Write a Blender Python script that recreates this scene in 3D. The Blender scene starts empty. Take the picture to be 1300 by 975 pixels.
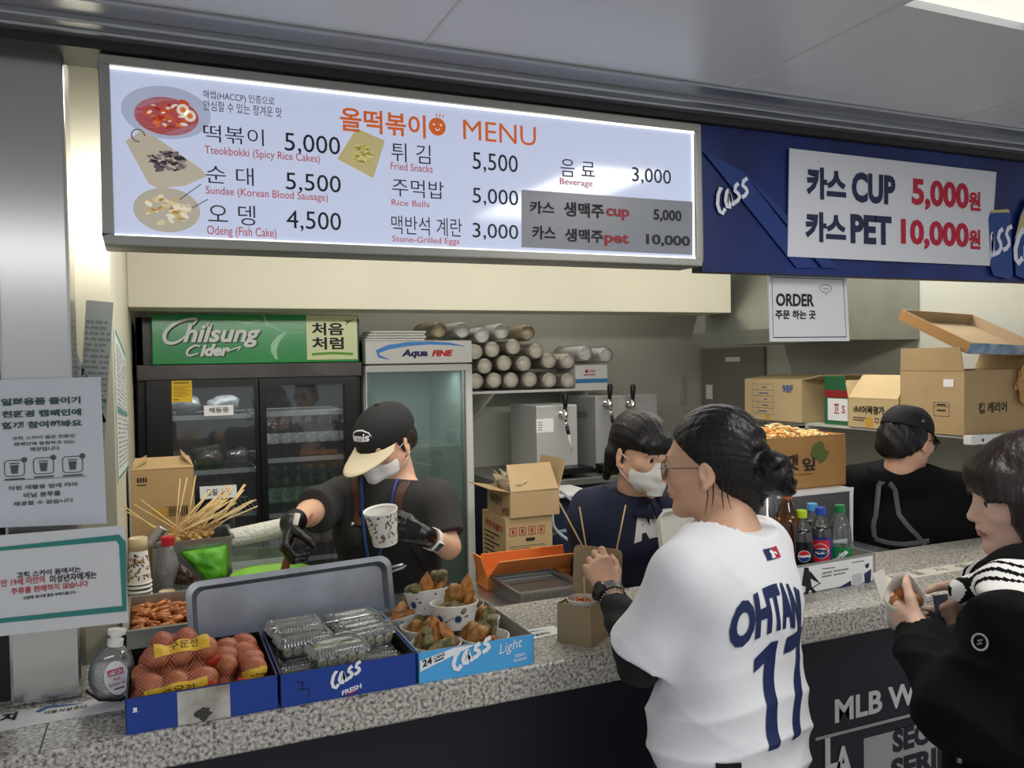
import bpy, bmesh, math, random
import numpy as np
from mathutils import Vector, Matrix, noise
from mathutils.bvhtree import BVHTree
rnd = random.Random(7)
C = bpy.context.scene.collection
SC = bpy.context.scene
R = math.radians
PI = math.pi

# ---------------------------------------------------------------- camera
FPX, YAW, PIT, ROL, CAMH = 1053.98, R(23.318), R(1.467), R(-1.0), 1.65
_f = Vector((math.cos(PIT)*math.sin(YAW), math.cos(PIT)*math.cos(YAW), -math.sin(PIT)))
_r0 = Vector((math.cos(YAW), -math.sin(YAW), 0)); _u0 = _r0.cross(_f)
CR = math.cos(ROL)*_r0 + math.sin(ROL)*_u0
CU = -math.sin(ROL)*_r0 + math.cos(ROL)*_u0
CF = _f
cam_d = bpy.data.cameras.new('camera'); cam = bpy.data.objects.new('camera', cam_d); C.objects.link(cam)
cam.matrix_world = Matrix(((CR.x, CU.x, -CF.x, 0), (CR.y, CU.y, -CF.y, 0), (CR.z, CU.z, -CF.z, CAMH), (0, 0, 0, 1)))
cam_d.sensor_width = 36; cam_d.sensor_fit = 'HORIZONTAL'; cam_d.lens = FPX/1300*36; cam_d.clip_start = .02
SC.camera = cam

# ---------------------------------------------------------------- light and exposure
w = bpy.data.worlds.new('concourse_daylight'); SC.world = w; w.use_nodes = True
wn = w.node_tree.nodes; wl = w.node_tree.links; wn.clear()
wo = wn.new('ShaderNodeOutputWorld'); wb = wn.new('ShaderNodeBackground'); wc = wn.new('ShaderNodeTexCoord')
wsx = wn.new('ShaderNodeSeparateXYZ'); wr = wn.new('ShaderNodeValToRGB')
wl.new(wc.outputs['Generated'], wsx.inputs[0]); wl.new(wsx.outputs['Z'], wr.inputs[0])
wr.color_ramp.elements[0].position = .0; wr.color_ramp.elements[0].color = (.62, .64, .68, 1)
wr.color_ramp.elements[1].position = .45; wr.color_ramp.elements[1].color = (.80, .86, .95, 1)
wl.new(wr.outputs[0], wb.inputs[0]); wb.inputs[1].default_value = .8
wl.new(wb.outputs[0], wo.inputs[0])

def area(name, loc, size, power, color=(1, 1, 1), rot=(0, 0, 0), parent=None):
    l = bpy.data.lights.new(name, 'AREA'); l.shape = 'RECTANGLE'; l.size, l.size_y = size; l.energy = power; l.color = color
    o = bpy.data.objects.new(name, l); C.objects.link(o); o.location = loc; o.rotation_euler = rot
    return o
area('shop_tube_light', (1.2, 2.75, 2.52), (2.2, .35), 18, (1, .97, .90))
area('shop_tube_light', (2.9, 2.7, 2.52), (1.4, .35), 20, (1, .97, .90))
area('sign_back_fill', (1.0, 1.95, 2.02), (2.4, .06), 17, (1, .97, .92), (R(84), 0, 0))  # added fill hidden behind the sign, brightens the cups and back wall
area('shelf_fill_light', (1.8, 4.1, 2.55), (1.6, .1), 5, (1, .96, .88))  # added unseen fill behind the beam, lights the cup rolls from above
area('concourse_light', (1.45, .6, 2.285), (.32, 1.0), 14, (1, .98, .94))
area('concourse_light', (-.9, -1.2, 2.26), (2.0, .6), 34, (.95, .98, 1))
area('concourse_light', (2.6, -1.4, 2.26), (2.0, .6), 22, (1, .98, .95))

SC.view_settings.view_transform = 'Standard'; SC.view_settings.look = 'None'
SC.view_settings.gamma = 1; SC.view_settings.exposure = -0.08; SC.view_settings.use_curve_mapping = False
# ---------------------------------------------------------------- helpers
def ray(px, py): return CF + (px-650)/FPX*CR - (py-487.5)/FPX*CU
EYE = Vector((0, 0, CAMH))
def at(px, py, X=None, Y=None, Z=None, D=None):
    d = ray(px, py)
    t = X/d.x if X is not None else Y/d.y if Y is not None else (Z-CAMH)/d.z if Z is not None else D
    return EYE + d*t

def lin(c):
    if isinstance(c, str):
        c = c.lstrip('#'); c = [int(c[i:i+2], 16)/255 for i in (0, 2, 4)]
    return tuple((x/12.92 if x <= .04045 else ((x+.055)/1.055)**2.4) for x in c[:3]) + (1,)

MATS = {}
def mat(name, col, rough=.6, metal=0, spec=.5, var=0, vscale=8, bump=0, bscale=40, alpha=1, trans=0, ior=1.45, emit=0, ecol=None, coat=0, vcol=None, stretch=None, thin=False, sub=0):
    if name in MATS: return MATS[name]
    m = bpy.data.materials.new(name); m.use_nodes = True; MATS[name] = m
    n = m.node_tree.nodes; l = m.node_tree.links; b = n['Principled BSDF']
    b.inputs['Base Color'].default_value = lin(col); b.inputs['Roughness'].default_value = rough
    b.inputs['Metallic'].default_value = metal; b.inputs['Specular IOR Level'].default_value = spec
    b.inputs['Alpha'].default_value = alpha; b.inputs['Transmission Weight'].default_value = trans; b.inputs['IOR'].default_value = ior
    b.inputs['Coat Weight'].default_value = coat
    if sub:
        b.inputs['Subsurface Weight'].default_value = sub; b.inputs['Subsurface Radius'].default_value = (.012, .005, .003); b.inputs['Subsurface Scale'].default_value = .6
    if emit:
        b.inputs['Emission Color'].default_value = lin(ecol or col); b.inputs['Emission Strength'].default_value = emit
    if var or bump:
        tc = n.new('ShaderNodeTexCoord'); mp = n.new('ShaderNodeMapping'); l.new(tc.outputs['Object'], mp.inputs[0])
        if stretch: mp.inputs['Scale'].default_value = stretch
    if var:
        t = n.new('ShaderNodeTexNoise'); t.inputs['Scale'].default_value = vscale; t.inputs['Detail'].default_value = 6; l.new(mp.outputs[0], t.inputs['Vector'])
        r = n.new('ShaderNodeValToRGB'); c = lin(col)
        k2 = lin(vcol) if vcol else tuple(x*(1-var) for x in c[:3])+(1,)
        r.color_ramp.elements[0].color = k2; r.color_ramp.elements[1].color = c if vcol else tuple(min(1, x*(1+var*.6)) for x in c[:3])+(1,)
        r.color_ramp.elements[0].position = .3; r.color_ramp.elements[1].position = .7
        l.new(t.outputs[0], r.inputs[0]); l.new(r.outputs[0], b.inputs['Base Color'])
    if bump:
        t2 = n.new('ShaderNodeTexNoise'); t2.inputs['Scale'].default_value = bscale; t2.inputs['Detail'].default_value = 5; l.new(mp.outputs[0], t2.inputs['Vector'])
        bp = n.new('ShaderNodeBump'); bp.inputs['Strength'].default_value = bump; bp.inputs['Distance'].default_value = .01
        l.new(t2.outputs[0], bp.inputs['Height']); l.new(bp.outputs[0], b.inputs['Normal'])
    return m

def clear_mat(name, tint=(1, 1, 1), opacity=.1, rough=.05, gloss=.5, col=(1, 1, 1)):
    # thin clear sheet: mostly see-through with glossy reflection and a little body
    if name in MATS: return MATS[name]
    m = bpy.data.materials.new(name); m.use_nodes = True; MATS[name] = m
    n = m.node_tree.nodes; l = m.node_tree.links; n.clear()
    o = n.new('ShaderNodeOutputMaterial'); t = n.new('ShaderNodeBsdfTransparent'); t.inputs[0].default_value = (*tint, 1)
    p = n.new('ShaderNodeBsdfPrincipled'); p.inputs['Base Color'].default_value = lin(col); p.inputs['Roughness'].default_value = .3
    g = n.new('ShaderNodeBsdfGlossy'); g.inputs['Roughness'].default_value = rough
    f = n.new('ShaderNodeFresnel'); f.inputs[0].default_value = 1.5
    mu = n.new('ShaderNodeMath'); mu.operation = 'MULTIPLY'; mu.inputs[1].default_value = gloss*2; mu.use_clamp = True; l.new(f.outputs[0], mu.inputs[0])
    a = n.new('ShaderNodeMixShader'); a.inputs[0].default_value = opacity; l.new(t.outputs[0], a.inputs[1]); l.new(p.outputs[0], a.inputs[2])
    b = n.new('ShaderNodeMixShader'); l.new(mu.outputs[0], b.inputs[0]); l.new(a.outputs[0], b.inputs[1]); l.new(g.outputs[0], b.inputs[2])
    l.new(b.outputs[0], o.inputs[0]); return m

class MB:
    """collects shapes into ONE mesh"""
    def __init__(s): s.v = []; s.f = []; s.mi = []; s.cur = 0
    def add(s, vs, fs, M=None):
        o = len(s.v)
        s.v += [tuple(M @ Vector(p)) if M else tuple(p) for p in vs]
        s.f += [tuple(i+o for i in f) for f in fs]; s.mi += [s.cur]*len(fs); return s
    def box(s, x0, x1, y0, y1, z0, z1, M=None):
        return s.add([(x0, y0, z0), (x1, y0, z0), (x1, y1, z0), (x0, y1, z0), (x0, y0, z1), (x1, y0, z1), (x1, y1, z1), (x0, y1, z1)],
                     [(0, 3, 2, 1), (4, 5, 6, 7), (0, 1, 5, 4), (1, 2, 6, 5), (2, 3, 7, 6), (3, 0, 4, 7)], M)
    def tube(s, pts, rad, seg=10, cap=True, ell=None):
        pts = [Vector(p) for p in pts]; n = len(pts); rs = rad if isinstance(rad, (list, tuple)) else [rad]*n
        T = [(pts[min(i+1, n-1)]-pts[max(i-1, 0)]).normalized() for i in range(n)]
        a = Vector((0, 0, 1)) if abs(T[0].z) < .9 else Vector((1, 0, 0))
        N = (a - T[0]*a.dot(T[0])).normalized(); vs = []; fs = []
        for i in range(n):
            N = (N - T[i]*N.dot(T[i])).normalized(); B = T[i].cross(N)
            for k in range(seg):
                th = 2*PI*k/seg; vs.append(pts[i] + (N*math.cos(th)*(ell or 1) + B*math.sin(th))*rs[i])
        for i in range(n-1):
            for k in range(seg):
                k2 = (k+1) % seg; fs.append((i*seg+k, i*seg+k2, (i+1)*seg+k2, (i+1)*seg+k))
        if cap: fs.append(tuple(range(seg))[::-1]); fs.append(tuple((n-1)*seg+k for k in range(seg)))
        return s.add(vs, fs)
    def lathe(s, prof, seg=24, M=None, cap0=True, cap1=True, wob=None):
        vs = []; fs = []
        for r, z in prof:
            for k in range(seg):
                a = 2*PI*k/seg; rr = r*(wob(a, z) if wob else 1); vs.append((rr*math.cos(a), rr*math.sin(a), z))
        for i in range(len(prof)-1):
            for k in range(seg):
                k2 = (k+1) % seg; fs.append((i*seg+k, i*seg+k2, (i+1)*seg+k2, (i+1)*seg+k))
        if cap0: fs.append(tuple(range(seg))[::-1])
        if cap1: fs.append(tuple((len(prof)-1)*seg+k for k in range(seg)))
        return s.add(vs, fs, M)
    def prism(s, poly, d0, d1, fr):
        # polygon in a frame's u,v pushed from n=d0 to n=d1
        n = len(poly); vs = [fr.p(u, v, d0) for u, v in poly]+[fr.p(u, v, d1) for u, v in poly]
        fs = [tuple(range(n))[::-1], tuple(range(n, 2*n))]+[(i, (i+1) % n, n+(i+1) % n, n+i) for i in range(n)]
        return s.add(vs, fs)
    def ball(s, c, r, M=None, seg=14, rings=9):
        r = r if isinstance(r, (tuple, list)) else (r, r, r); vs = []; fs = []
        for i in range(rings+1):
            th = PI*i/rings
            for k in range(seg):
                ph = 2*PI*k/seg; vs.append((r[0]*math.sin(th)*math.cos(ph), r[1]*math.sin(th)*math.sin(ph), r[2]*math.cos(th)))
        for i in range(rings):
            for k in range(seg):
                k2 = (k+1) % seg; fs.append((i*seg+k, (i+1)*seg+k, (i+1)*seg+k2, i*seg+k2))
        T = Matrix.Translation(c) @ (M.to_4x4() if M else Matrix())
        return s.add(vs, fs, T)
    def build(s, name, ms, parent=None, smooth=False, bevel=0, seg=2, angle=40, sub=0):
        me = bpy.data.meshes.new(name); me.from_pydata(s.v, [], s.f)
        ms = ms if isinstance(ms, (list, tuple)) else [ms]
        for m in ms: me.materials.append(m)
        if len(ms) > 1: me.polygons.foreach_set('material_index', s.mi)
        bm = bmesh.new(); bm.from_mesh(me)
        bmesh.ops.remove_doubles(bm, verts=bm.verts, dist=1e-6); bmesh.ops.dissolve_degenerate(bm, dist=1e-7, edges=bm.edges)
        bmesh.ops.recalc_face_normals(bm, faces=bm.faces)
        if bevel:
            es = [e for e in bm.edges if len(e.link_faces) == 2 and e.calc_face_angle(0) > R(angle)]
            bmesh.ops.bevel(bm, geom=es, offset=bevel, segments=seg, affect='EDGES', profile=.6, clamp_overlap=True)
        bm.to_mesh(me); bm.free()
        return link(name, me, parent, smooth, sub)

class Multi:
    """like MB, but every added line of writing becomes an object of its own"""
    def __init__(s): s.L = []
    def add(s, vs, fs, M=None): m = MB(); m.add(vs, fs, M); s.L.append(m); return s
    def build(s, name, m, parent=None, **k): return [q.build(name, m, parent, **k) for q in s.L]
def spline(P_, n=5):
    P_ = [Vector(p) for p in P_]; o = []
    for i in range(len(P_)-1):
        a, b, c, d = P_[max(i-1, 0)], P_[i], P_[i+1], P_[min(i+2, len(P_)-1)]
        for k in range(n): u = k/n; o.append(.5*((2*b)+(c-a)*u+(2*a-5*b+4*c-d)*u*u+(3*b-a-3*c+d)*u**3))
    return o+[P_[-1]]

def link(name, me, parent=None, smooth=False, sub=0):
    o = bpy.data.objects.new(name, me); C.objects.link(o)
    if smooth: me.polygons.foreach_set('use_smooth', [True]*len(me.polygons))
    if smooth == 'auto': me.set_sharp_from_angle(angle=R(35))
    if sub:
        md = o.modifiers.new('s', 'SUBSURF'); md.levels = md.render_levels = sub
    if parent:
        o.parent = parent; o.matrix_parent_inverse = parent.matrix_basis.inverted()
    return o

def tag(o, label=None, cat=None, group=None, kind=None):
    if label: o['label'] = label
    if cat: o['category'] = cat
    if group: o['group'] = group
    if kind: o['kind'] = kind
    return o
def thing(name, label, cat, loc=(0, 0, 0), rz=0, group=None):
    o = bpy.data.objects.new(name, None); C.objects.link(o); o.location = loc; o.rotation_euler = (0, 0, rz); o.empty_display_size = .05
    o.matrix_basis = Matrix.LocRotScale(Vector(loc), Matrix.Rotation(rz, 3, 'Z'), None)
    return tag(o, label, cat, group)
def struct(o, label=None): o['kind'] = 'structure'; return tag(o, label)
def copy_tree(o, parent=None):
    c = o.copy(); C.objects.link(c)
    if parent: c.parent = parent
    for ch in list(o.children): copy_tree(ch, c)
    return c

class Fr:
    """flat frame: origin O, U along the writing, V up, N out of the surface"""
    def __init__(s, O, U, V):
        s.O = Vector(O); s.U = Vector(U).normalized(); V = Vector(V); s.V = (V-s.U*V.dot(s.U)).normalized(); s.N = s.U.cross(s.V)
    def p(s, u, v, n=0): return s.O+s.U*u+s.V*v+s.N*n
    def px(s, x, y):
        d = ray(x, y); t = (s.O-EYE).dot(s.N)/d.dot(s.N); q = EYE+d*t-s.O; return (q.dot(s.U), q.dot(s.V))
def FY(y): return Fr((0, y, 0), (1, 0, 0), (0, 0, 1))

_tc = bpy.data.curves.new('t', 'FONT'); _to = bpy.data.objects.new('t', _tc); _cache = {}
def glyphs(s, bold=0, shear=0, space=1):
    k = (s, bold, shear, space)
    if k not in _cache:
        _tc.body = s; _tc.size = 1; _tc.offset = bold; _tc.shear = shear; _tc.space_character = space; _tc.resolution_u = 3
        me = bpy.data.meshes.new_from_object(_to); v = np.array([q.co[:] for q in me.vertices]); f = [tuple(q.vertices) for q in me.polygons]
        bpy.data.meshes.remove(me); a, b = v.min(0), v.max(0); v = (v-a)/np.maximum(b-a, 1e-6)
        _cache[k] = (v[:, :2], f, (b-a)[:2])
    return _cache[k]
def write(mb, s, fr, u0, v0, u1=None, v1=None, bold=.02, shear=0, n=.0012, h=None, space=1, arc=None):
    """letters of s into mesh builder mb, filling the rectangle; u1 None keeps the letters' own width"""
    v, f, sz = glyphs(s, bold, shear, space)
    if v1 is None: v1 = v0+h
    H_ = v1-v0
    if u1 is None: u1 = u0+H_*sz[0]/sz[1]
    return mb.add([fr.p(u0+a*(u1-u0), v0+b*H_, n) for a, b in v], f)
def wpx(mb, s, fr, x0, y0, x1, y1, **k):
    a = fr.px(x0, y0); b = fr.px(x1, y1); return write(mb, s, fr, a[0], a[1], b[0], b[1], **k)
def stroke(mb, pts, wd, fr, n=.0012):
    """a ribbon along points u,v: brush writing and logo strokes"""
    P_ = [Vector(p) for p in pts]; ws = wd if isinstance(wd, (list, tuple)) else [wd]*len(P_); L, Rr = [], []
    for i, p in enumerate(P_):
        t = (P_[min(i+1, len(P_)-1)]-P_[max(i-1, 0)]).normalized(); q = Vector((-t.y, t.x))*ws[i]/2
        L.append(p+q); Rr.append(p-q)
    vs = [fr.p(a.x, a.y, n) for a in L]+[fr.p(a.x, a.y, n) for a in Rr]; k = len(P_)
    return mb.add(vs, [(i, i+1, k+i+1, k+i) for i in range(k-1)])
def poly(mb, pts, fr, n=.001): return mb.add([fr.p(u, v, n) for u, v in pts], [tuple(range(len(pts)))])
def rect(mb, fr, u0, v0, u1, v1, n=.001): return poly(mb, [(u0, v0), (u1, v0), (u1, v1), (u0, v1)], fr, n)
def frame_rect(mb, fr, u0, v0, u1, v1, t, n=.001):
    rect(mb, fr, u0, v0, u1, v0+t, n); rect(mb, fr, u0, v1-t, u1, v1, n); rect(mb, fr, u0, v0+t, u0+t, v1-t, n); rect(mb, fr, u1-t, v0+t, u1, v1-t, n)
def disc(mb, fr, u, v, r, n=.001, seg=24, ry=None): return poly(mb, [(u+r*math.cos(2*PI*k/seg), v+(ry or r)*math.sin(2*PI*k/seg)) for k in range(seg)], fr, n)
def rrect(u0, v0, u1, v1, r, seg=5):
    o = []
    for cx, cy, a0 in ((u1-r, v0+r, -90), (u1-r, v1-r, 0), (u0+r, v1-r, 90), (u0+r, v0+r, 180)):
        for i in range(seg+1): a = R(a0+90*i/seg); o.append((cx+r*math.cos(a), cy+r*math.sin(a)))
    return o

CASS = [[(.235, .86), (.20, .93), (.10, .74), (.02, .42), (.03, .16), (.09, .06), (.19, .20)],
        [(.41, .80), (.33, .72), (.25, .46), (.25, .24), (.31, .18), (.38, .44), (.41, .80), (.40, .42), (.43, .24), (.48, .30)],
        [(.70, .92), (.60, .84), (.56, .70), (.63, .56), (.64, .44), (.57, .34), (.48, .30)],
        [(.97, 1.0), (.85, .94), (.80, .80), (.87, .66), (.88, .54), (.80, .44), (.70, .40)]]
def brush_word(mb, fr, u0, v0, u1, v1, wt=.09, n=.0015):
    wt *= .92
    W_, H_ = u1-u0, v1-v0
    for st in CASS: stroke(mb, [(u0+a*W_, v0+b*H_) for a, b in st], wt*W_, fr, n)

# ---------------------------------------------------------------- distance-field bodies: one continuous skin each
def smin(a, b, k):
    h = np.maximum(k-np.abs(a-b), 0)/k; return np.minimum(a, b)-h*h*k*.25
class Vol:
    def __init__(s, lo, hi, res, zs=None):
        s.x = np.arange(lo[0], hi[0]+res, res); s.y = np.arange(lo[1], hi[1]+res, res)
        s.z = np.arange(lo[2], hi[2]+res, res) if zs is None else np.array(zs)
        s.F = np.full((len(s.x), len(s.y), len(s.z)), .5, np.float32)
    def _sl(s, lo, hi):
        out = []
        for a, l, h in ((s.x, lo[0], hi[0]), (s.y, lo[1], hi[1]), (s.z, lo[2], hi[2])):
            i, j = np.searchsorted(a, l), np.searchsorted(a, h)
            if j <= i: return None
            out.append(slice(i, j))
        return tuple(out)
    def _op(s, fn, lo, hi, k, mode):
        sl = s._sl(lo, hi)
        if sl is None: return s
        X, Y, Z = np.meshgrid(s.x[sl[0]], s.y[sl[1]], s.z[sl[2]], indexing='ij', sparse=True)
        d = fn(X, Y, Z).astype(np.float32); f = s.F[sl]
        s.F[sl] = smin(f, d, k) if mode == 'u' else -smin(-f, d, k) if mode == 's' else -smin(-f, -d, k)
        return s
    def cone(s, a, b, ra, rb=None, k=.02, mode='u', flat=None):
        a, b = Vector(a), Vector(b); rb = ra if rb is None else rb; d = b-a; L2 = max(d.length_squared, 1e-9); m = max(ra, rb)+k+.02
        lo = [min(a[i], b[i])-m for i in range(3)]; hi = [max(a[i], b[i])+m for i in range(3)]
        def fn(X, Y, Z):
            t = np.clip(((X-a.x)*d.x+(Y-a.y)*d.y+(Z-a.z)*d.z)/L2, 0, 1)
            return np.sqrt((X-a.x-t*d.x)**2+(Y-a.y-t*d.y)**2+(Z-a.z-t*d.z)**2)-(ra+(rb-ra)*t)
        return s._op(fn, lo, hi, k, mode)
    def ell(s, c, r, M=None, k=.02, mode='u'):
        c = Vector(c); M = (M or Matrix.Identity(3)).to_3x3(); mr = max(r)+k+.02
        A = [M.col[i] for i in range(3)]
        def fn(X, Y, Z):
            x, y, z = X-c.x, Y-c.y, Z-c.z; q = [(x*A[i].x+y*A[i].y+z*A[i].z) for i in range(3)]
            k0 = np.sqrt(sum((q[i]/r[i])**2 for i in range(3))); k1 = np.sqrt(sum((q[i]/r[i]**2)**2 for i in range(3)))+1e-9
            return k0*(k0-1)/k1
        return s._op(fn, [v-mr for v in c], [v+mr for v in c], k, mode)
    def chain(s, pts, rs, k=.02, mode='u'):
        for i in range(len(pts)-1): s.cone(pts[i], pts[i+1], rs[i], rs[i+1], k, mode)
        return s
    def cut(s, p, n, k=.006):
        # keep the side the normal points away from
        p, n = Vector(p), Vector(n).normalized()
        def fn(X, Y, Z): return -((X-p.x)*n.x+(Y-p.y)*n.y+(Z-p.z)*n.z)
        X, Y, Z = np.meshgrid(s.x, s.y, s.z, indexing='ij', sparse=True)
        d = -fn(X, Y, Z); s.F = -smin(-s.F, -d.astype(np.float32), k); return s
    def disp(s, fn):
        X, Y, Z = np.meshgrid(s.x, s.y, s.z, indexing='ij', sparse=True); m = np.abs(s.F) < .06
        D_ = np.broadcast_to(fn(X, Y, Z), s.F.shape); s.F = np.where(m, s.F+D_, s.F).astype(np.float32); return s
    def mesh(s, smooth=1):
        F = s.F; F[0] = F[-1] = .1; F[:, 0] = F[:, -1] = .1; F[:, :, 0] = F[:, :, -1] = .1
        ins = F < 0; nx, ny, nz = F.shape
        c8 = np.zeros((nx-1, ny-1, nz-1), np.int8)
        for a in (0, 1):
            for b in (0, 1):
                for c in (0, 1): c8 += ins[a:nx-1+a, b:ny-1+b, c:nz-1+c]
        I = np.argwhere((c8 > 0) & (c8 < 8)); idx = -np.ones(c8.shape, np.int32); idx[tuple(I.T)] = np.arange(len(I))
        acc = np.zeros((len(I), 3)); cnt = np.zeros(len(I))
        for ax in range(3):
            for o1 in (0, 1):
                for o2 in (0, 1):
                    o = [0, 0, 0]; oth = [q for q in range(3) if q != ax]; o[oth[0]] = o1; o[oth[1]] = o2
                    p = I+o; q = p.copy(); q[:, ax] += 1
                    fa, fb = F[tuple(p.T)], F[tuple(q.T)]; m = (fa < 0) != (fb < 0); t = np.where(m, fa/np.where(fa == fb, 1, fa-fb), 0)
                    pos = np.array(o, float)[None].repeat(len(I), 0); pos[:, ax] += t; acc[m] += pos[m]; cnt[m] += 1
        P_ = I+acc/np.maximum(cnt, 1)[:, None]; fs = []
        for ax in range(3):
            sl0 = [slice(None)]*3; sl1 = [slice(None)]*3; sl0[ax] = slice(0, -1); sl1[ax] = slice(1, None)
            E_ = np.argwhere(ins[tuple(sl0)] != ins[tuple(sl1)]); o1, o2 = [(1, 2), (2, 0), (0, 1)][ax]
            E_ = E_[(E_[:, o1] > 0) & (E_[:, o2] > 0)]
            def g(d1, d2):
                q = E_.copy(); q[:, o1] += d1; q[:, o2] += d2; return idx[tuple(q.T)]
            q = np.stack([g(-1, -1), g(0, -1), g(0, 0), g(-1, 0)], 1); fl = ~ins[tuple(E_.T)]; q[fl] = q[fl][:, ::-1]; fs.append(q)
        fs = np.concatenate(fs); fs = fs[(fs >= 0).all(1)]
        V = np.stack([np.interp(P_[:, i], np.arange(len(a)), a) for i, a in enumerate((s.x, s.y, s.z))], 1)
        for _ in range(smooth):
            S = np.zeros_like(V); n = np.zeros(len(V))
            for i in range(4):
                a, b = fs[:, i], fs[:, (i+1) % 4]
                for ax in range(3): S[:, ax] += np.bincount(a, V[b, ax], len(V))+np.bincount(b, V[a, ax], len(V))
                n += np.bincount(a, minlength=len(V))+np.bincount(b, minlength=len(V))
            V = V*.45+.55*S/np.maximum(n, 1)[:, None]
        return V, fs
    def build(s, name, ms, parent=None, smooth=1, paint=None):
        V, fs = s.mesh(smooth); me = bpy.data.meshes.new(name)
        me.vertices.add(len(V)); me.vertices.foreach_set('co', V.astype(np.float32).ravel()); me.loops.add(fs.size); me.loops.foreach_set('vertex_index', fs.astype(np.int32).ravel())
        me.polygons.add(len(fs)); me.polygons.foreach_set('loop_start', np.arange(0, fs.size, 4, dtype=np.int32))
        ms = ms if isinstance(ms, (list, tuple)) else [ms]
        for m in ms: me.materials.append(m)
        if paint is not None:
            me.polygons.foreach_set('material_index', paint(V[fs].mean(1)).astype(np.int32))
        me.update(calc_edges=True); me.validate()
        return link(name, me, parent, True)
def fold(X, Y, Z, d, f, ph, amp, warp=.6):
    q = X*d[0]+Y*d[1]+Z*d[2]; o = X*d[1]*1.7-Y*d[0]*1.3+Z*.8*d[0]
    return amp*np.sin(f*q+ph+warp*np.sin(f*.43*o+ph*2.1)+warp*.6*np.sin(f*.9*o-ph))

def wrap_write(name, s, m, parent, targets, fr, u0, v0, u1, v1, off=.0015, depth=.4, bold=.02, shear=0, maxe=.008, arc=0, draw=None):
    """letters laid onto a curved surface by dropping every vertex along the frame's -N"""
    mb = MB()
    if draw: draw(mb)
    else: write(mb, s, fr, u0, v0, u1, v1, bold=bold, shear=shear, n=0)
    me = bpy.data.meshes.new(name); me.from_pydata(mb.v, [], mb.f); bm = bmesh.new(); bm.from_mesh(me); bmesh.ops.triangulate(bm, faces=bm.faces)
    for _ in range(5):
        es = [e for e in bm.edges if e.calc_length() > maxe]
        if not es: break
        bmesh.ops.subdivide_edges(bm, edges=es, cuts=1); bmesh.ops.triangulate(bm, faces=bm.faces)
    trees = []
    for t in targets: trees.append(BVHTree.FromPolygons([v.co for v in t.data.vertices], [tuple(p.vertices) for p in t.data.polygons]))
    bad = []
    um = (u0+u1)/2
    for v in bm.verts:
        q = v.co-fr.O; n0 = q.dot(fr.N); uu = q.dot(fr.U)
        p = v.co-fr.N*n0
        if arc: p = p+fr.V*(-arc*((uu-um)/(u1-u0)*2)**2)
        best = None
        for t in trees:
            h = t.ray_cast(p+fr.N*depth*.5, -fr.N, depth)
            if h[0] is not None and (best is None or h[3] < best[1]): best = (h[0]+h[1]*off*(1 if h[1].dot(fr.N) > 0 else -1), h[3])
        if best: v.co = best[0]
        else: bad.append(v)
    bmesh.ops.delete(bm, geom=bad, context='VERTS'); bm.to_mesh(me); bm.free(); me.materials.append(m)
    return link(name, me, parent)
# ---------------------------------------------------------------- materials used widely
M_WALL = mat('cream_paint', '#bdb9a6', rough=.55, var=.04, vscale=3)
M_WALLG = mat('grey_paint', '#b9b9ae', rough=.5, var=.04, vscale=3)
M_STEEL = mat('brushed_steel', '#b9babb', rough=.32, metal=1, var=.12, vscale=5, stretch=(30, 30, 1))
M_STEELH = mat('dull_steel', '#a9aca6', rough=.42, metal=.9, var=.15, vscale=4)
M_ALU = mat('aluminium', '#b4b3ae', rough=.4, metal=.75)
M_BLACK = mat('black_plastic', '#0e0e10', rough=.4)
M_BLACKM = mat('black_enamel', '#121214', rough=.3)
M_WHITE = mat('white_plastic', '#e4e4e2', rough=.4)
M_PAPER = mat('white_paper', '#e6e6e6', rough=.6)
M_INK = mat('black_ink', '#1a1a1d', rough=.6)
M_INKG = mat('grey_ink', '#5a5a5a', rough=.6)
M_CHROME = mat('chrome', '#d8d8d8', rough=.12, metal=1)
M_NAVY = mat('navy_print', '#090d1c', rough=.55)
M_NAVYINK = mat('navy_ink', '#23284c', rough=.6)
M_RED = mat('red_ink', '#b81e3a', rough=.6)
M_TEAL = mat('teal_ink', '#2f7f77', rough=.6)
M_GREENINK = mat('dark_green_ink', '#39544e', rough=.6)

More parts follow.
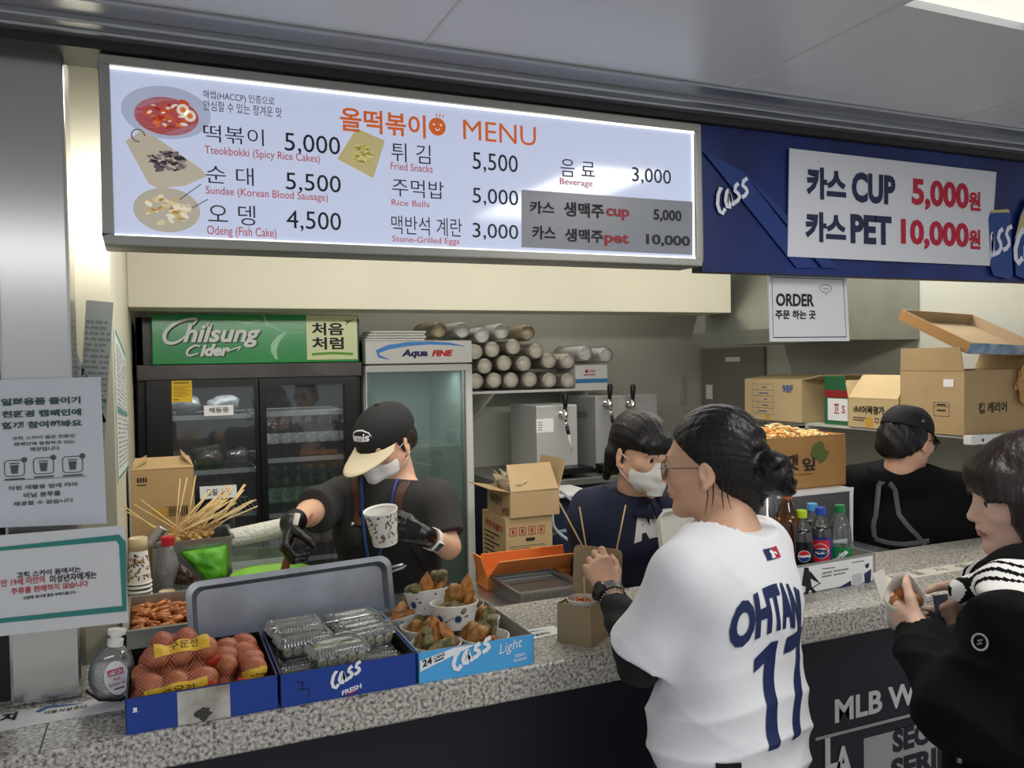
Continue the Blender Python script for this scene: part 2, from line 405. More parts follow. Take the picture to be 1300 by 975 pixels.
# granite: pale speckle with black and grey grains
def granite():
    m = bpy.data.materials.new('granite'); m.use_nodes = True; n = m.node_tree.nodes; l = m.node_tree.links; b = n['Principled BSDF']
    tc = n.new('ShaderNodeTexCoord'); v = n.new('ShaderNodeTexNoise'); v.inputs['Scale'].default_value = 140; v.inputs['Detail'].default_value = 3; v.inputs['Roughness'].default_value = .6
    v2 = n.new('ShaderNodeTexVoronoi'); v2.inputs['Scale'].default_value = 210
    r = n.new('ShaderNodeValToRGB'); e = r.color_ramp.elements
    e[0].position = .36; e[0].color = lin('#4e4b48'); e[1].position = .44; e[1].color = lin('#94908a')
    for p_, c_ in ((.54, '#bcb7af'), (.68, '#d6d1c8')): q = e.new(p_); q.color = lin(c_)
    mx = n.new('ShaderNodeMix'); mx.data_type = 'RGBA'; mx.blend_type = 'MULTIPLY'; mx.inputs[0].default_value = .45
    r2 = n.new('ShaderNodeValToRGB'); r2.color_ramp.elements[0].position = .0; r2.color_ramp.elements[0].color = lin('#8d8780'); r2.color_ramp.elements[1].position = .5; r2.color_ramp.elements[1].color = (1, 1, 1, 1)
    l.new(tc.outputs['Object'], v.inputs['Vector']); l.new(tc.outputs['Object'], v2.inputs['Vector'])
    l.new(v.outputs[0], r.inputs[0]); l.new(v2.outputs['Color'], r2.inputs[0]); l.new(r.outputs[0], mx.inputs[6]); l.new(r2.outputs[0], mx.inputs[7]); l.new(mx.outputs[2], b.inputs['Base Color'])
    b.inputs['Roughness'].default_value = .3; return m
M_GRAN = granite()

# ---------------------------------------------------------------- the setting
CT = 1.02
struct(MB().box(-4, 6, -4, 5, -.05, 0).build('floor', mat('floor_tile', '#c4c1b9', rough=.3, var=.08)))
struct(MB().box(-1.2, 3.5, 4.6, 4.7, 0, 2.6).build('wall_back', M_WALLG))
struct(MB().box(3.38, 3.48, 1.98, 4.6, 0, 2.6).build('wall_right', M_WALLG))
struct(MB().box(3.38, 6, 1.88, 1.98, 0, 2.6).build('wall_side', M_WALLG))
struct(MB().box(-.185, -.085, 2.08, 4.6, 0, 2.6).build('wall_left', M_WALL))
struct(MB().box(-1.2, -.185, 2.0, 2.1, 0, 2.6).build('wall_front', M_WALL))
struct(MB().box(-1.2, 3.5, 1.83, 4.7, 2.6, 2.7).build('ceiling_shop', M_WALL))
struct(MB().box(-.085, 2.75, 3.5, 3.75, 1.888, 2.6).build('trim_beam', M_WALL, bevel=.004))
# concourse ceiling of large satin metal panels with pale joints
M_CEIL = mat('satin_ceiling_panel', '#d6d9de', rough=.35, metal=.15, var=.04, vscale=2)
M_JOINT = mat('pale_joint', '#cfcfcf', rough=.5)
cl = MB().box(-4, 1.27, -4, 1.665, 2.29, 2.33).box(1.275, 1.6, 1.12, 1.665, 2.29, 2.33).box(1.6, 6, -4, 1.665, 2.29, 2.33)
cl.box(1.275, 1.6, -4, -.1, 2.29, 2.33)
struct(cl.build('ceiling', M_CEIL))
j = MB()
for x in (-1.2, .513, 1.268, 2.02, 2.78): j.box(x-.003, x+.003, -4, 1.665, 2.288, 2.2905)
struct(j.build('trim_joint', M_JOINT))
lp = MB().box(1.275, 1.60, -.1, 1.12, 2.305, 2.33); lo_ = lp.build('ceiling_lamp', mat('lamp_diffuser', '#f0eee2', emit=.9)); tag(lo_, 'pale flat panel lamp set in the grey concourse ceiling', 'ceiling lamp')
# rails between the ceiling and the signs
rl = MB().box(-2, 4.5, 1.60, 1.668, 2.281, 2.292).box(-2, 4.5, 1.668, 1.70, 2.268, 2.32).box(-2, 4.5, 1.70, 1.73, 2.262, 2.30)
struct(rl.build('trim_rail', mat('rail_aluminium', '#a2a4a8', rough=.35, metal=.8), bevel=.004))
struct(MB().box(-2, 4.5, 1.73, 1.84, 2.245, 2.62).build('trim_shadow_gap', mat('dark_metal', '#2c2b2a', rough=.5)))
# steel pillar standing on the counter
pl = MB().box(-.262, -.142, 1.785, 1.905, CT, 2.26)
struct(pl.build('trim_pillar', mat('polished_steel', '#b9b8b5', rough=.2, metal=1), bevel=.006))
struct(MB().box(-1.2, -.262, 1.83, 1.86, CT, 2.26).build('wall_panel', mat('black_panel', '#111111', rough=.4)))

# ---------------------------------------------------------------- counter
t = thing('granite_counter', 'long speckled grey granite counter with a navy front running across the stall', 'counter', (.9, 1.77, 0))
MB().box(-1.3, 3.379, 1.557, 1.985, .952, CT).build('worktop', M_GRAN, t, bevel=.009, seg=3)
MB().box(-1.3, 3.379, 1.60, 1.95, 0, .952).build('front_panel', M_NAVY, t)
gm = MB(); gm.box(-.1915, -.1885, 1.5565, 1.98, CT-.002, CT+.0004).box(1.02, 1.023, 1.5565, 1.98, CT-.002, CT+.0004); gm.build('joint', mat('dark_grout', '#6b6862'), t)
# graphics on the navy front
FF = FY(1.60); g = Multi(); g2 = Multi(); g3 = Multi()
c8 = lambda x, y: (940+x*.4461, 540+y*.4462)
def w8(mb, s, x0, y0, wd, ht, **k): a = FF.px(*c8(x0, y0)); write(mb, s, FF, a[0], a[1], a[0]+wd, a[1]+ht, **k)
w8(g, 'MLB WORLD TOUR', 268, 848, .80, .062, bold=.03)
a = FF.px(*c8(213, 893))
rect(g2, FF, a[0], a[1]-.004, a[0]+.95, a[1]+.004)
bx = FF.px(*c8(350, 862)); rect(g2, FF, bx[0], a[1]-.40, bx[0]+.62, a[1]-.03, n=.001)
w8(g3, 'SEOUL', 432, 933, .24, .062, bold=.05, n=.002); w8(g3, 'SERIES', 427, 1016, .26, .062, bold=.05, n=.002)
w8(g, 'L', 240, 985, .05, .085, bold=.03, n=.002); w8(g, 'A', 264, 1012, .065, .085, bold=.03, n=.002)
w8(g, 'C', 494, 712, .02, .03, bold=.02)
M_SILV = mat('silver_print', '#9a9a9c', rough=.5)
g.build('lettering', mat('pale_print', '#c4c4c6', rough=.5), t); g2.build('silver_band', M_SILV, t); g3.build('lettering', M_NAVY, t)

# worktops and tables behind the counter
t = thing('prep_table', 'steel preparation table behind the granite counter under the food pots', 'table', (.4, 2.3, 0))
tb = MB().prism([(-.08, 1.99), (1.11, 1.99), (1.11, 2.345), (.41, 2.345), (.41, 2.98), (-.08, 2.98)], .945, .985, Fr((0, 0, 0), (1, 0, 0), (0, 1, 0))); tb.build('table_top', M_STEEL, t, bevel=.004)
for x, y in ((-.05, 2.02), (1.08, 2.02), (1.08, 2.31), (.38, 2.95), (-.05, 2.95)): MB().tube([(x, y, 0), (x, y, .945)], .018).build('leg', M_STEEL, t, True)
t = thing('back_counter', 'dark back counter under the two beer dispensers', 'counter', (2.4, 4.2, 0))
MB().box(1.62, 3.37, 3.865, 4.595, 1.0, 1.035).build('worktop', M_STEELH, t, bevel=.004)
MB().box(1.64, 3.37, 3.90, 4.595, 0, 1.0).build('cabinet', mat('dark_blue_cabinet', '#1f2c46', rough=.5), t)

# ---------------------------------------------------------------- lit menu board
SY = 1.74; FS = FY(SY)
t = thing('menu_lightbox', 'wide backlit white menu board in a grey aluminium frame above the counter', 'menu board', (.6, SY, 1.88))
mx0, mx1, mz0, mz1 = -.079, 1.272, 1.884, 2.238
MB().box(mx0, mx1, SY+.012, SY+.09, mz0, mz1).build('case', M_ALU, t)
fm = MB(); fw = .018
for (x0, x1, z0, z1) in ((mx0, mx1, mz0, mz0+fw), (mx0, mx1, mz1-fw, mz1), (mx0, mx0+fw, mz0+fw, mz1-fw), (mx1-fw, mx1, mz0+fw, mz1-fw)): fm.box(x0, x1, SY-.012, SY+.02, z0, z1)
fm.build('frame', mat('frame_aluminium', '#a3a29c', rough=.45, metal=.5), t, bevel=.003)
M_LIT = mat('lit_panel', '#99a0ad', rough=.08, emit=.60, ecol='#d3dcfb', spec=.6)
MB().box(mx0+fw, mx1-fw, SY, SY+.012, mz0+fw, mz1-fw).build('lit_panel', M_LIT, t)
e = MB(); e.box(mx0+fw, mx1-fw, SY-.004, SY, mz1-fw-.0045, mz1-fw).box(mx0+fw, mx1-fw, SY-.004, SY, mz0+fw, mz0+fw+.004).box(mx1-fw-.003, mx1-fw, SY-.004, SY, mz0+fw, mz1-fw)
e.build('edge_light', mat('led_strip', '#ffffff', emit=1.3), t)
k1 = lambda x, y: (120+x/3.25, 60+y/3.25); k2 = lambda x, y: (500+x/3.25, 100+y/3.25)
def w1(mb, s, a, b, **k): p = k1(*a); q = k1(*b); wpx(mb, s, FS, p[0], p[1], q[0], q[1], **k)
def w2(mb, s, a, b, **k): p = k2(*a); q = k2(*b); wpx(mb, s, FS, p[0], p[1], q[0], q[1], **k)
dk = Multi(); rd = Multi(); og = Multi()
w1(dk, '해썹(HACCP) 인증으로', (448, 216), (742, 207), bold=0); w1(dk, '안심할 수 있는 정겨운 맛', (450, 260), (772, 250), bold=0)
w1(dk, '떡볶이', (450, 388), (697, 340), bold=-.004); w1(dk, '5,000', (785, 438), (1012, 372), bold=0)
w1(dk, '순 대', (460, 560), (655, 500), bold=-.004); w1(dk, '5,500', (790, 598), (1015, 532), bold=0)
w1(dk, '오 뎅', (470, 728), (662, 655), bold=-.004); w1(dk, '4,500', (793, 758), (1016, 684), bold=0)
w1(rd, 'Tteokbokki (Spicy Rice Cakes)', (455, 449), (930, 444), bold=.004); w1(rd, 'Sundae (Korean Blood Sausage)', (460, 615), (962, 604), bold=.004); w1(rd, 'Odeng (Fish Cake)', (465, 784), (750, 748), bold=.004)
wpx(og, '올떡볶이', FS, 432, 166, 540, 147, bold=.02); w2(og, 'MENU', (286, 250), (585, 200), bold=.0)
wpx(dk, '튀 김', FS, 497, 205, 546, 185, bold=-.004); w2(dk, '5,500', (325, 384), (510, 318), bold=0)
wpx(dk, '주먹밥', FS, 498, 249, 563, 231, bold=-.004); w2(dk, '5,000', (325, 522), (512, 462), bold=0)
wpx(dk, '맥반석 계란', FS, 497, 297, 586, 278, bold=-.004); w2(dk, '3,000', (325, 664), (512, 604), bold=0)
wpx(rd, 'Fried Snacks', FS, 496, 215.4, 549, 210, bold=.004); wpx(rd, 'Rice Balls', FS, 497, 260.5, 545, 256, bold=.004); wpx(rd, 'Stone-Grilled Eggs', FS, 498, 309, 583, 303, bold=.004)
w2(dk, '음 료', (688, 402), (828, 342), bold=-.004); w2(dk, '3,000', (983, 432), (1142, 378), bold=0); w2(rd, 'Beverage', (685, 443), (818, 420), bold=.004)
# the grey sticker over the old beer prices
q = [FS.px(*k2(*p)) for p in ((527, 695), (1230, 727), (1233, 508), (527, 458))]
s_ = MB(); s_.add([FS.p(u, v, .0012) for u, v in q]+[FS.p(u, v, .0) for u, v in q], [(0, 1, 2, 3), (0, 4, 5, 1), (1, 5, 6, 2), (2, 6, 7, 3), (3, 7, 4, 0)])
s_.build('price_sticker', mat('grey_sticker', '#8f939c', rough=.3), t)
d2 = Multi(); r2 = Multi()
for s, a, b, B in (('카스', (560, 555), (660, 510), d2), ('생맥주', (700, 568), (865, 518), d2), ('cup', (875, 580), (970, 540), r2), ('5,000', (1070, 590), (1185, 545), d2),
                   ('카스', (570, 662), (665, 610), d2), ('생맥주', (705, 672), (862, 625), d2), ('pet', (868, 690), (968, 642), r2), ('10,000', (1040, 690), (1220, 650), d2)): w2(B, s, a, b, bold=.03, n=.0022)
d2.build('sticker_text', mat('sticker_ink', '#26262a'), t); r2.build('sticker_text', mat('sticker_red', '#a8323c'), t)
# round smiling face beside the title
fc = FS.px(555, 161); sf = MB(); disc(sf, FS, fc[0], fc[1], .0195)
for k in (-1, 0, 1): stroke(sf, [(fc[0]+.006+k*.006, fc[1]+.021), (fc[0]+.007+k*.009, fc[1]+.030-abs(k)*.002)], .0022, FS)
wf = MB()
for k in (-1, 1): disc(wf, FS, fc[0]+k*.008, fc[1]+.004, .0024, n=.002)
stroke(wf, [(fc[0]-.005, fc[1]-.004), (fc[0]-.002, fc[1]-.008), (fc[0]+.002, fc[1]-.008), (fc[0]+.005, fc[1]-.004)], .002, FS, n=.002)
dk.build('menu_text', mat('menu_ink', '#2b2d35', emit=.0), t); rd.build('menu_text', mat('menu_red', '#c7605c', emit=.25), t)
og.build('title_text', mat('menu_orange', '#dc6a2e', emit=.35), t); sf.build('smiling_face', mat('menu_orange', ''), t); wf.build('smile', mat('smile_print', '#f4e8dc', emit=.4), t)
# printed dish pictures
def dish(name, cx, cy, rw, rh, plate, foods, n, seed, shape='oval', extra=None):
    r_ = random.Random(seed); c = FS.px(*k1(cx, cy)); d = t; s = 1/3.25*1.83/FPX
    m = MB()
    if shape == 'oval': disc(m, FS, c[0], c[1], rw*s, n=.0008, ry=rh*s, seg=32)
    else: poly(m, [(c[0]+a*s, c[1]-b*s) for a, b in shape], FS, .0008)
    for i in range(n):
        m.cur = 1+i % len(foods); a = r_.uniform(0, 6.28); rr = math.sqrt(r_.random())*.72; L = r_.uniform(.12, .3)*rw*s; th = r_.uniform(-.7, .7); W = L*r_.uniform(.3, .6)
        u = c[0]+rr*math.cos(a)*rw*s*.9; v = c[1]+rr*math.sin(a)*rh*s*.9; k_ = 8
        poly(m, [(u+L*.5*math.cos(2*PI*q/k_)*math.cos(th)-W*.5*math.sin(2*PI*q/k_)*math.sin(th), v+L*.5*math.cos(2*PI*q/k_)*math.sin(th)+W*.5*math.sin(2*PI*q/k_)*math.cos(th)) for q in range(k_)], FS, .001+.00001*i)
    if extra: extra(m, c, s)
    m.build(name, [mat('pic_'+plate, '#'+plate, emit=.25)]+[mat('pic_'+f, '#'+f, emit=.38, rough=.5) for f in foods], t)
def eggs_(m, c, s):
    m.cur = 3
    for dx, dy in ((55, 28), (78, 8)): disc(m, FS, c[0]+dx*s, c[1]+dy*s, 21*s, n=.002)
    m.cur = 2
    for dx, dy in ((55, 28), (78, 8)): disc(m, FS, c[0]+dx*s, c[1]+dy*s, 10*s, n=.0022)
dish('dish_picture', 298, 270, 150, 95, 'c9d2ee', ['d8502a', 'e8783e', 'f2e6d8', 'b93a20'], 1, 1)
dish('dish_picture', 298, 285, 108, 68, 'c83c14', ['c8451f', 'e87a40', 'f2e6d8', 'a83418', 'd65a2c'], 60, 2, extra=eggs_)
dish('dish_picture', 295, 470, 100, 55, 'd9cdb8', ['4a3f4c', '6b5a5e', 'a08f8e', '2f2832', '8d7a7c'], 70, 3, shape=[(-132, -60), (-90, -92), (-85, -118), (-50, -95), (120, 20), (138, 45), (60, 85), (-30, 100), (-60, 85)])
dish('dish_picture', 300, 672, 112, 80, 'cfc7b4', ['e3d2a4', 'd1b878', 'efe4c6', 'b98c48', 'f4ecd4'], 60, 4)
dish('dish_picture', 1102, 440, 62, 52, 'd6c88e', ['b7a63a', 'd9cc62', '8d9434', 'e2da92', '76842c'], 60, 5, shape=[(-18, -98), (95, -60), (45, 92), (-98, 28)])
sk = MB()
for a, b in (((350, 630), (440, 565)), ((400, 665), (468, 628))): p = FS.px(*k1(*a)); q = FS.px(*k1(*b)); stroke(sk, [p, q], .0016, FS, .002)
pp = FS.px(*k1(180, 365)); stroke(sk, [(pp[0]+.012*math.cos(x), pp[1]+.012*math.sin(x)) for x in (0, .7, 1.4, 2.1, 2.8, 3.5, 4.2, 4.9)], .002, FS, .002)
sk.build('dish_picture', mat('pic_dark', '#6b6260', emit=.1), t)

# ---------------------------------------------------------------- blue beer price banner
t = thing('price_banner', 'long navy beer price banner beside the lit menu board', 'banner', (2, SY, 1.87))
bz0, bz1 = 1.873, 2.243
vs = []; fs = []; nx = 60
for i in range(nx+1):
    x = 1.283+i*(2.95-1.283)/nx
    for z in np.linspace(bz0, bz1, 9): vs.append((x, SY+.006+.0015*math.sin(x*9+z*5), float(z)))
for i in range(nx):
    for k in range(8): fs.append((i*9+k, i*9+9+k, i*9+10+k, i*9+k+1))
MB().add(vs, fs).build('sheet', mat('banner_navy', '#1b2f74', rough=.35, var=.35, vscale=3, vcol='#141f52', stretch=(2, 1, .6)), t, True)
MB().box(1.283, 2.95, SY+.012, SY+.05, bz0, bz1).build('frame', mat('banner_frame', '#3a3a3c', rough=.5), t)
FB = FY(SY-.0005)
k3 = lambda x, y: (880+x/3.048, 140+y/3.048)
def w3(mb, s, a, b, **k): p = k3(*a); q = k3(*b); wpx(mb, s, FB, p[0], p[1], q[0], q[1], **k)
st = MB()
for pts in ([(30, 150), (190, 235), (480, 610), (400, 610)], [(190, 235), (260, 300), (560, 610), (500, 610)]):
    poly(st, [FB.px(*k3(*p)) for p in pts], FB, .0008)
st.build('streak', mat('banner_streak', '#203878', rough=.35), t)
p = FB.px(*k3(98, 395)); fr = Fr(FB.p(*p), (math.cos(R(17)), 0, math.sin(R(17))), (-math.sin(R(4)), 0, math.cos(R(4))))
lg = MB(); brush_word(lg, fr, 0, -.01, .118, .062, wt=.095); lg.build('logo', mat('banner_white', '#dfe2ea', rough=.5), t)
q = [FB.px(*k3(*p)) for p in ((363, 566), (1145, 602), (1170, 240), (370, 148))]
wp = MB(); wp.add([FB.p(u, v, .003) for u, v in q]+[FB.p(u, v, 0) for u, v in q], [(0, 1, 2, 3), (0, 4, 5, 1), (1, 5, 6, 2), (2, 6, 7, 3), (3, 7, 4, 0)])
wp.build('price_panel', mat('banner_paper', '#d4d6dc', rough=.5), t)
dk = Multi(); rd = Multi()
for s, a, b, B, bo in (('카스', (435, 342), (587, 232), dk, .05), ('CUP', (610, 356), (778, 254), dk, .045), ('5,000', (842, 384), (1062, 284), rd, .04), ('원', (1062, 388), (1107, 318), rd, .04),
                       ('카스', (430, 508), (587, 402), dk, .05), ('PET', (605, 515), (763, 413), dk, .045), ('10,000', (800, 535), (1062, 438), rd, .04), ('원', (1062, 537), (1107, 464), rd, .04)): w3(B, s, a, b, bold=bo, n=.0042)
dk.build('price_text', M_NAVYINK, t); rd.build('price_text', M_RED, t)
cn = MB(); cg = MB(); cw = MB()
poly(cn, [FB.px(*k3(*p)) for p in ((1138, 420), (1147, 392), (1216, 386), (1224, 400), (1232, 640), (1222, 655), (1158, 640), (1148, 610))], FB, .0036)
poly(cn, [FB.px(*k3(*p)) for p in ((1238, 500), (1262, 400), (1290, 340), (1330, 340), (1360, 420), (1380, 690), (1245, 640))], FB, .0036)
poly(cg, [FB.px(*k3(*p)) for p in ((1144, 398), (1150, 388), (1214, 383), (1222, 396))], FB, .0044)
poly(cg, [FB.px(*k3(*p)) for p in ((1240, 498), (1262, 410), (1290, 350), (1290, 470))], FB, .0046)
for x0, y0, x1, y1 in ((1100, 600, 1232, 450), (1238, 600, 1400, 460)):
    a = FB.px(*k3(x0, y0)); b = FB.px(*k3(x1, y1)); mbx = MB(); brush_word(mbx, FB, a[0], a[1], b[0], b[1], wt=.1, n=.005); L = FB.px(*k3(1143, 0))[0]
    cw.add([(max(v[0], FB.p(L, 0).x), v[1], v[2]) for v in mbx.v], mbx.f)
cn.build('can_picture', mat('can_blue', '#1d3f86', rough=.3), t); cg.build('can_picture', mat('can_gold', '#c3b27a', rough=.3), t); cw.build('can_picture', mat('can_white', '#dfe4f0', rough=.4), t)

# ---------------------------------------------------------------- order sign hanging under the banner
OY = 1.79; FO = FY(OY)
t = thing('order_sign', 'white hanging sign reading ORDER under the navy banner', 'sign', (1.6, OY, 1.75))
q = [FO.px(*k3(*p)) for p in ((298, 895), (605, 893), (592, 632), (290, 622))]
MB().prism(q, -.004, 0, FO).build('panel', mat('sign_white', '#d9dadd', rough=.4), t)
bd = MB(); qq = [FO.px(*k3(*p)) for p in ((310, 879), (592, 877), (580, 655), (304, 646))]
stroke(bd, qq+[qq[0], qq[1]], .0022, FO, .001)
w3o = lambda s, a, b, **k: (lambda p, q: wpx(bd, s, FO, p[0], p[1], q[0], q[1], **k))(k3(*a), k3(*b))
w3o('ORDER', (320, 758), (467, 711), bold=.03); w3o('주문 하는 곳', (318, 808), (473, 774), bold=.03)
cc = FO.px(*k3(512, 690)); bub = [(cc[0]+.021*math.cos(x), cc[1]+.0105*math.sin(x)) for x in np.linspace(-1.2, 4.6, 22)]
stroke(bd, bub+[(cc[0]+.002, cc[1]-.018), bub[0]], .0014, FO, .001); stroke(bd, [(cc[0]-.010+.0025*i, cc[1]+(.002 if i % 2 else -.002)) for i in range(9)], .0016, FO, .001)
bd.build('sign_text', M_INK, t)
ws = MB()
for x in (q[2][0]-.01, q[3][0]+.01): ws.tube([(x, OY+.002, q[2][1]-.008), (x, OY+.0, 1.90)], .0012, 6)
ws.build('string', M_INKG, t)
# ---------------------------------------------------------------- fridges
ORD = ['first', 'second', 'third', 'fourth', 'fifth', 'sixth', 'seventh', 'eighth', 'ninth', 'tenth', 'eleventh', 'twelfth']
FG = 3.9; FF1 = FY(FG)
k5 = lambda x, y: (160+x/3.75, 380+y/3.75); k6 = lambda x, y: (440+x/3.611, 380+y/3.611)
u5 = lambda x, y, fr=FF1: fr.px(*k5(x, y)); u6 = lambda x, y, fr=FF1: fr.px(*k6(x, y))
M_GLASS = clear_mat('fridge_glass', tint=(.80, .83, .83), opacity=.06, rough=.03, gloss=.9, col=(.55, .57, .58))
M_GLASS2 = clear_mat('fridge_glass_green', tint=(.72, .80, .78), opacity=.13, rough=.03, gloss=.8, col=(.55, .62, .6))
M_DARKIN = mat('dark_liner', '#2c2d2f', rough=.5)
M_WIRE = mat('white_wire', '#d2d4d2', rough=.4)
t = thing('display_fridge', 'black two-door glass drinks fridge with a green lit-style header', 'fridge', (.42, 4.25, 0))
b = MB(); X0, X1, Z1 = -.068, .912, 1.885
b.box(X0, X0+.03, FG+.06, 4.58, .05, Z1-.01).box(X1-.03, X1, FG+.06, 4.58, .05, Z1-.01).box(X0, X1, 4.55, 4.58, .05, Z1-.01).box(X0, X1, FG+.06, 4.55, .05, .22).box(X0, X1, FG+.06, 4.55, 1.63, Z1-.01)
b.build('body', M_BLACKM, t, bevel=.003)
MB().box(X0+.03, X1-.03, 4.535, 4.55, .22, 1.63).box(X0+.03, X0+.035, 4.0, 4.54, .22, 1.63).box(X1-.035, X1-.03, 4.0, 4.54, .22, 1.63).build('liner', M_DARKIN, t)
for x in (X0+.05, X1-.05):
    for y in (3.99, 4.52): MB().tube([(x, y, 0), (x, y, .06)], .025).build('foot', M_BLACK, t)
hd = MB().box(-.005, .892, FG, FG+.06, 1.668, 1.888); hd.build('header', mat('header_green', '#1f9a48', rough=.2, var=.12, vscale=4, coat=.4), t, bevel=.004)
MB().box(X0, X1, FG+.02, FG+.06, 1.60, 1.668).build('header_rail', mat('dark_rail', '#4b4744', rough=.35, metal=.6, var=.3, vscale=6), t, bevel=.003)
FH = FY(FG-.0005)
a, c = u5(862, 288, FH), u5(1098, 78, FH)
y_ = MB(); rect(y_, FH, a[0], a[1], c[0], c[1], .001); y_.build('header_panel', mat('header_pale', '#dfe6ae', rough=.3), t)
ht = MB(); hs = MB(); hk = MB()
def wh(mb, s, A, B, n=.002, dx=0, **k): p = u5(*A, FH); q = u5(*B, FH); write(mb, s, FH, p[0]+dx, p[1]-dx*.8, q[0]+dx, q[1]-dx*.8, n=n, **k)
for mb, n, dx in ((hs, .0014, .006), (ht, .002, 0)):
    wh(mb, 'hilsung', (272, 232), (640, 118), n=n, dx=dx, bold=.03, shear=.3); wh(mb, 'ider', (352, 272), (495, 212), n=n, dx=dx, bold=.05, shear=.3)
    def ss(pts, w_):
        q_ = spline([(lambda p: (p[0]+dx, p[1]-dx*.8))(u5(*p, FH)) for p in pts]); stroke(mb, q_, [float(a_) for a_ in np.interp(np.linspace(0, 1, len(q_)), np.linspace(0, 1, len(w_)), w_)], FH, n)
    ss([(318, 122), (336, 96), (300, 95), (240, 112), (196, 145), (182, 178), (194, 204), (228, 208), (262, 192), (284, 170)], [.006, .010, .011, .013, .015, .016, .015, .012, .008, .003])
    ss([(352, 225), (330, 220), (300, 236), (290, 258), (306, 268), (345, 256)], [.006, .008, .009, .009, .008, .004])
    ss([(480, 250), (515, 235), (545, 228), (530, 245)], [.003, .006, .006, .002])
    s5 = u5(392, 120, FH); poly(mb, [(s5[0]+dx+(.014 if i % 2 == 0 else .006)*math.sin(2*PI*i/10), s5[1]-dx*.8+(.014 if i % 2 == 0 else .006)*math.cos(2*PI*i/10)) for i in range(10)], FH, n)
sw = MB(); poly(sw, [u5(*p, FH) for p in ((770, 148), (720, 175), (690, 215), (690, 250), (712, 286), (722, 286), (716, 240), (728, 205))], FH, .0012)
stroke(sw, [u5(*p, FH) for p in ((530, 105), (580, 112), (640, 102))], [.002, .006, .001], FH, .0012); stroke(sw, [u5(*p, FH) for p in ((655, 76), (672, 120), (760, 160), (850, 158))], [.005, .004, .002, .002], FH, .0012)
sw.build('header_star', mat('header_shine', '#9fd8a8', rough=.3), t)
wh(hk, '처음', (884, 172), (1035, 112), bold=.03); wh(hk, '처럼', (886, 240), (1035, 180), bold=.03)
stroke(hk, [u5(*p, FH) for p in ((1038, 98), (1056, 108), (1085, 95))], [.002, .007, .001], FH, .002); stroke(hk, [u5(*p, FH) for p in ((1056, 108), (1046, 124))], [.006, .002], FH, .002)
gb = MB(); stroke(gb, [u5(*p, FH) for p in ((884, 262), (980, 256), (1080, 260))], .012, FH, .002); gb.build('header_text', mat('leaf_green', '#6fae3e'), t)
ht.build('header_text', mat('header_white', '#e8ece8', rough=.4), t); hs.build('header_shadow', mat('header_dark', '#0d3a1c', rough=.5), t); hk.build('header_text', M_INK, t)
def fridge_door(t, x0, x1, z0, z1, gx0, gx1, gz0, gz1, m, mg, y):
    f = MB(); 
    for (a0, a1, b0, b1) in ((x0, x1, z0, gz0), (x0, x1, gz1, z1), (x0, gx0, gz0, gz1), (gx1, x1, gz0, gz1)): f.box(a0, a1, y+.0, y+.05, b0, b1)
    d = f.build('door', m, t, bevel=.002); MB().box(gx0-.004, gx1+.004, y+.02, y+.03, gz0-.004, gz1+.004).build('glass', mg, d); return d
gl0, gl1 = u5(215, 380), u5(612, 380); gr0, gr1 = u5(665, 372), u5(1038, 372)
d1 = fridge_door(t, X0+.035, .432, .25, 1.60, gl0[0], gl1[0], .36, 1.565, M_BLACKM, M_GLASS, FG)
d2 = fridge_door(t, .436, X1-.03, .25, 1.60, gr0[0], gr1[0], .36, 1.565, M_BLACKM, M_GLASS, FG)
SHL = []
for yp in (529, 599, 655, 712): SHL.append(at(270, yp, Y=3.99).z)
SHR = []
for yp in (524, 582, 651, 709): SHR.append(at(390, yp, Y=3.99).z)
def wire_shelf(par, x0, x1, z, y0=3.99, y1=4.5):
    s = MB(); s.tube([(x0, y0, z), (x1, y0, z)], .004, 6).tube([(x0, y1, z), (x1, y1, z)], .004, 6); s.box(x0, x1, y0-.004, y0-.002, z-.012, z+.010)
    n = int((x1-x0)/.022)
    for i in range(n+1): x = x0+(x1-x0)*i/n; s.tube([(x, y0, z), (x, y1, z)], .0017, 4, cap=False)
    return s.build('shelf', M_WIRE, par)
for z in SHL: wire_shelf(t, X0+.04, .43, z)
for z in SHR: wire_shelf(t, .44, X1-.04, z)

area('fridge_fill_light', (.42, 4.05, 1.615), (.8, .06), 4.5, (.95, .98, 1)); area('fridge_fill_light', (1.19, 4.05, 1.61), (.4, .06), 1.6, (.95, 1, .98))  # added fill strips that brighten both fridge interiors
# bottles: one of each kind, then copies
def bottle(name, label, group, prof, capm, bodym, liqm, labm, lab, capr=.0145, loc=(0, 0, 0), capz=None):
    b = thing(name, label, 'bottle', (0, 0, 0), 0, group)
    MB().lathe(prof, 20).build('body', bodym, b, True)
    if liqm: 
        z1 = lab[4]; q = [(max(r-.0016, .002), max(z, .002)) for r, z in prof if z < z1]; q.append((q[-1][0]*.98, z1)); MB().lathe(q, 20).build('drink', liqm, b, True)
    zt = prof[-1][1]
    MB().lathe([(capr, zt-.014), (capr, zt+.004), (capr*.9, zt+.006)], 20).build('cap', capm, b, 'auto')
    r_, z0, z1 = lab[0], lab[1], lab[2]
    MB().lathe([(r_, z0), (r_, z1)], 24, cap0=False, cap1=False).build('label', labm, b, True)
    b.location = loc; return b
PET = [(.024, 0), (.031, .006), (.0325, .02), (.0325, .135), (.030, .15), (.022, .178), (.0135, .192), (.0125, .21)]
M_PET = clear_mat('clear_pet', tint=(.95, .96, .96), opacity=.05, rough=.05, gloss=.6)
M_COLA = mat('cola', '#0c0604', rough=.1)
M_CAPB = mat('blue_cap', '#2a56c8', rough=.4); M_LABW = mat('pale_label', '#e6e6e6', rough=.5, var=.5, vscale=60)
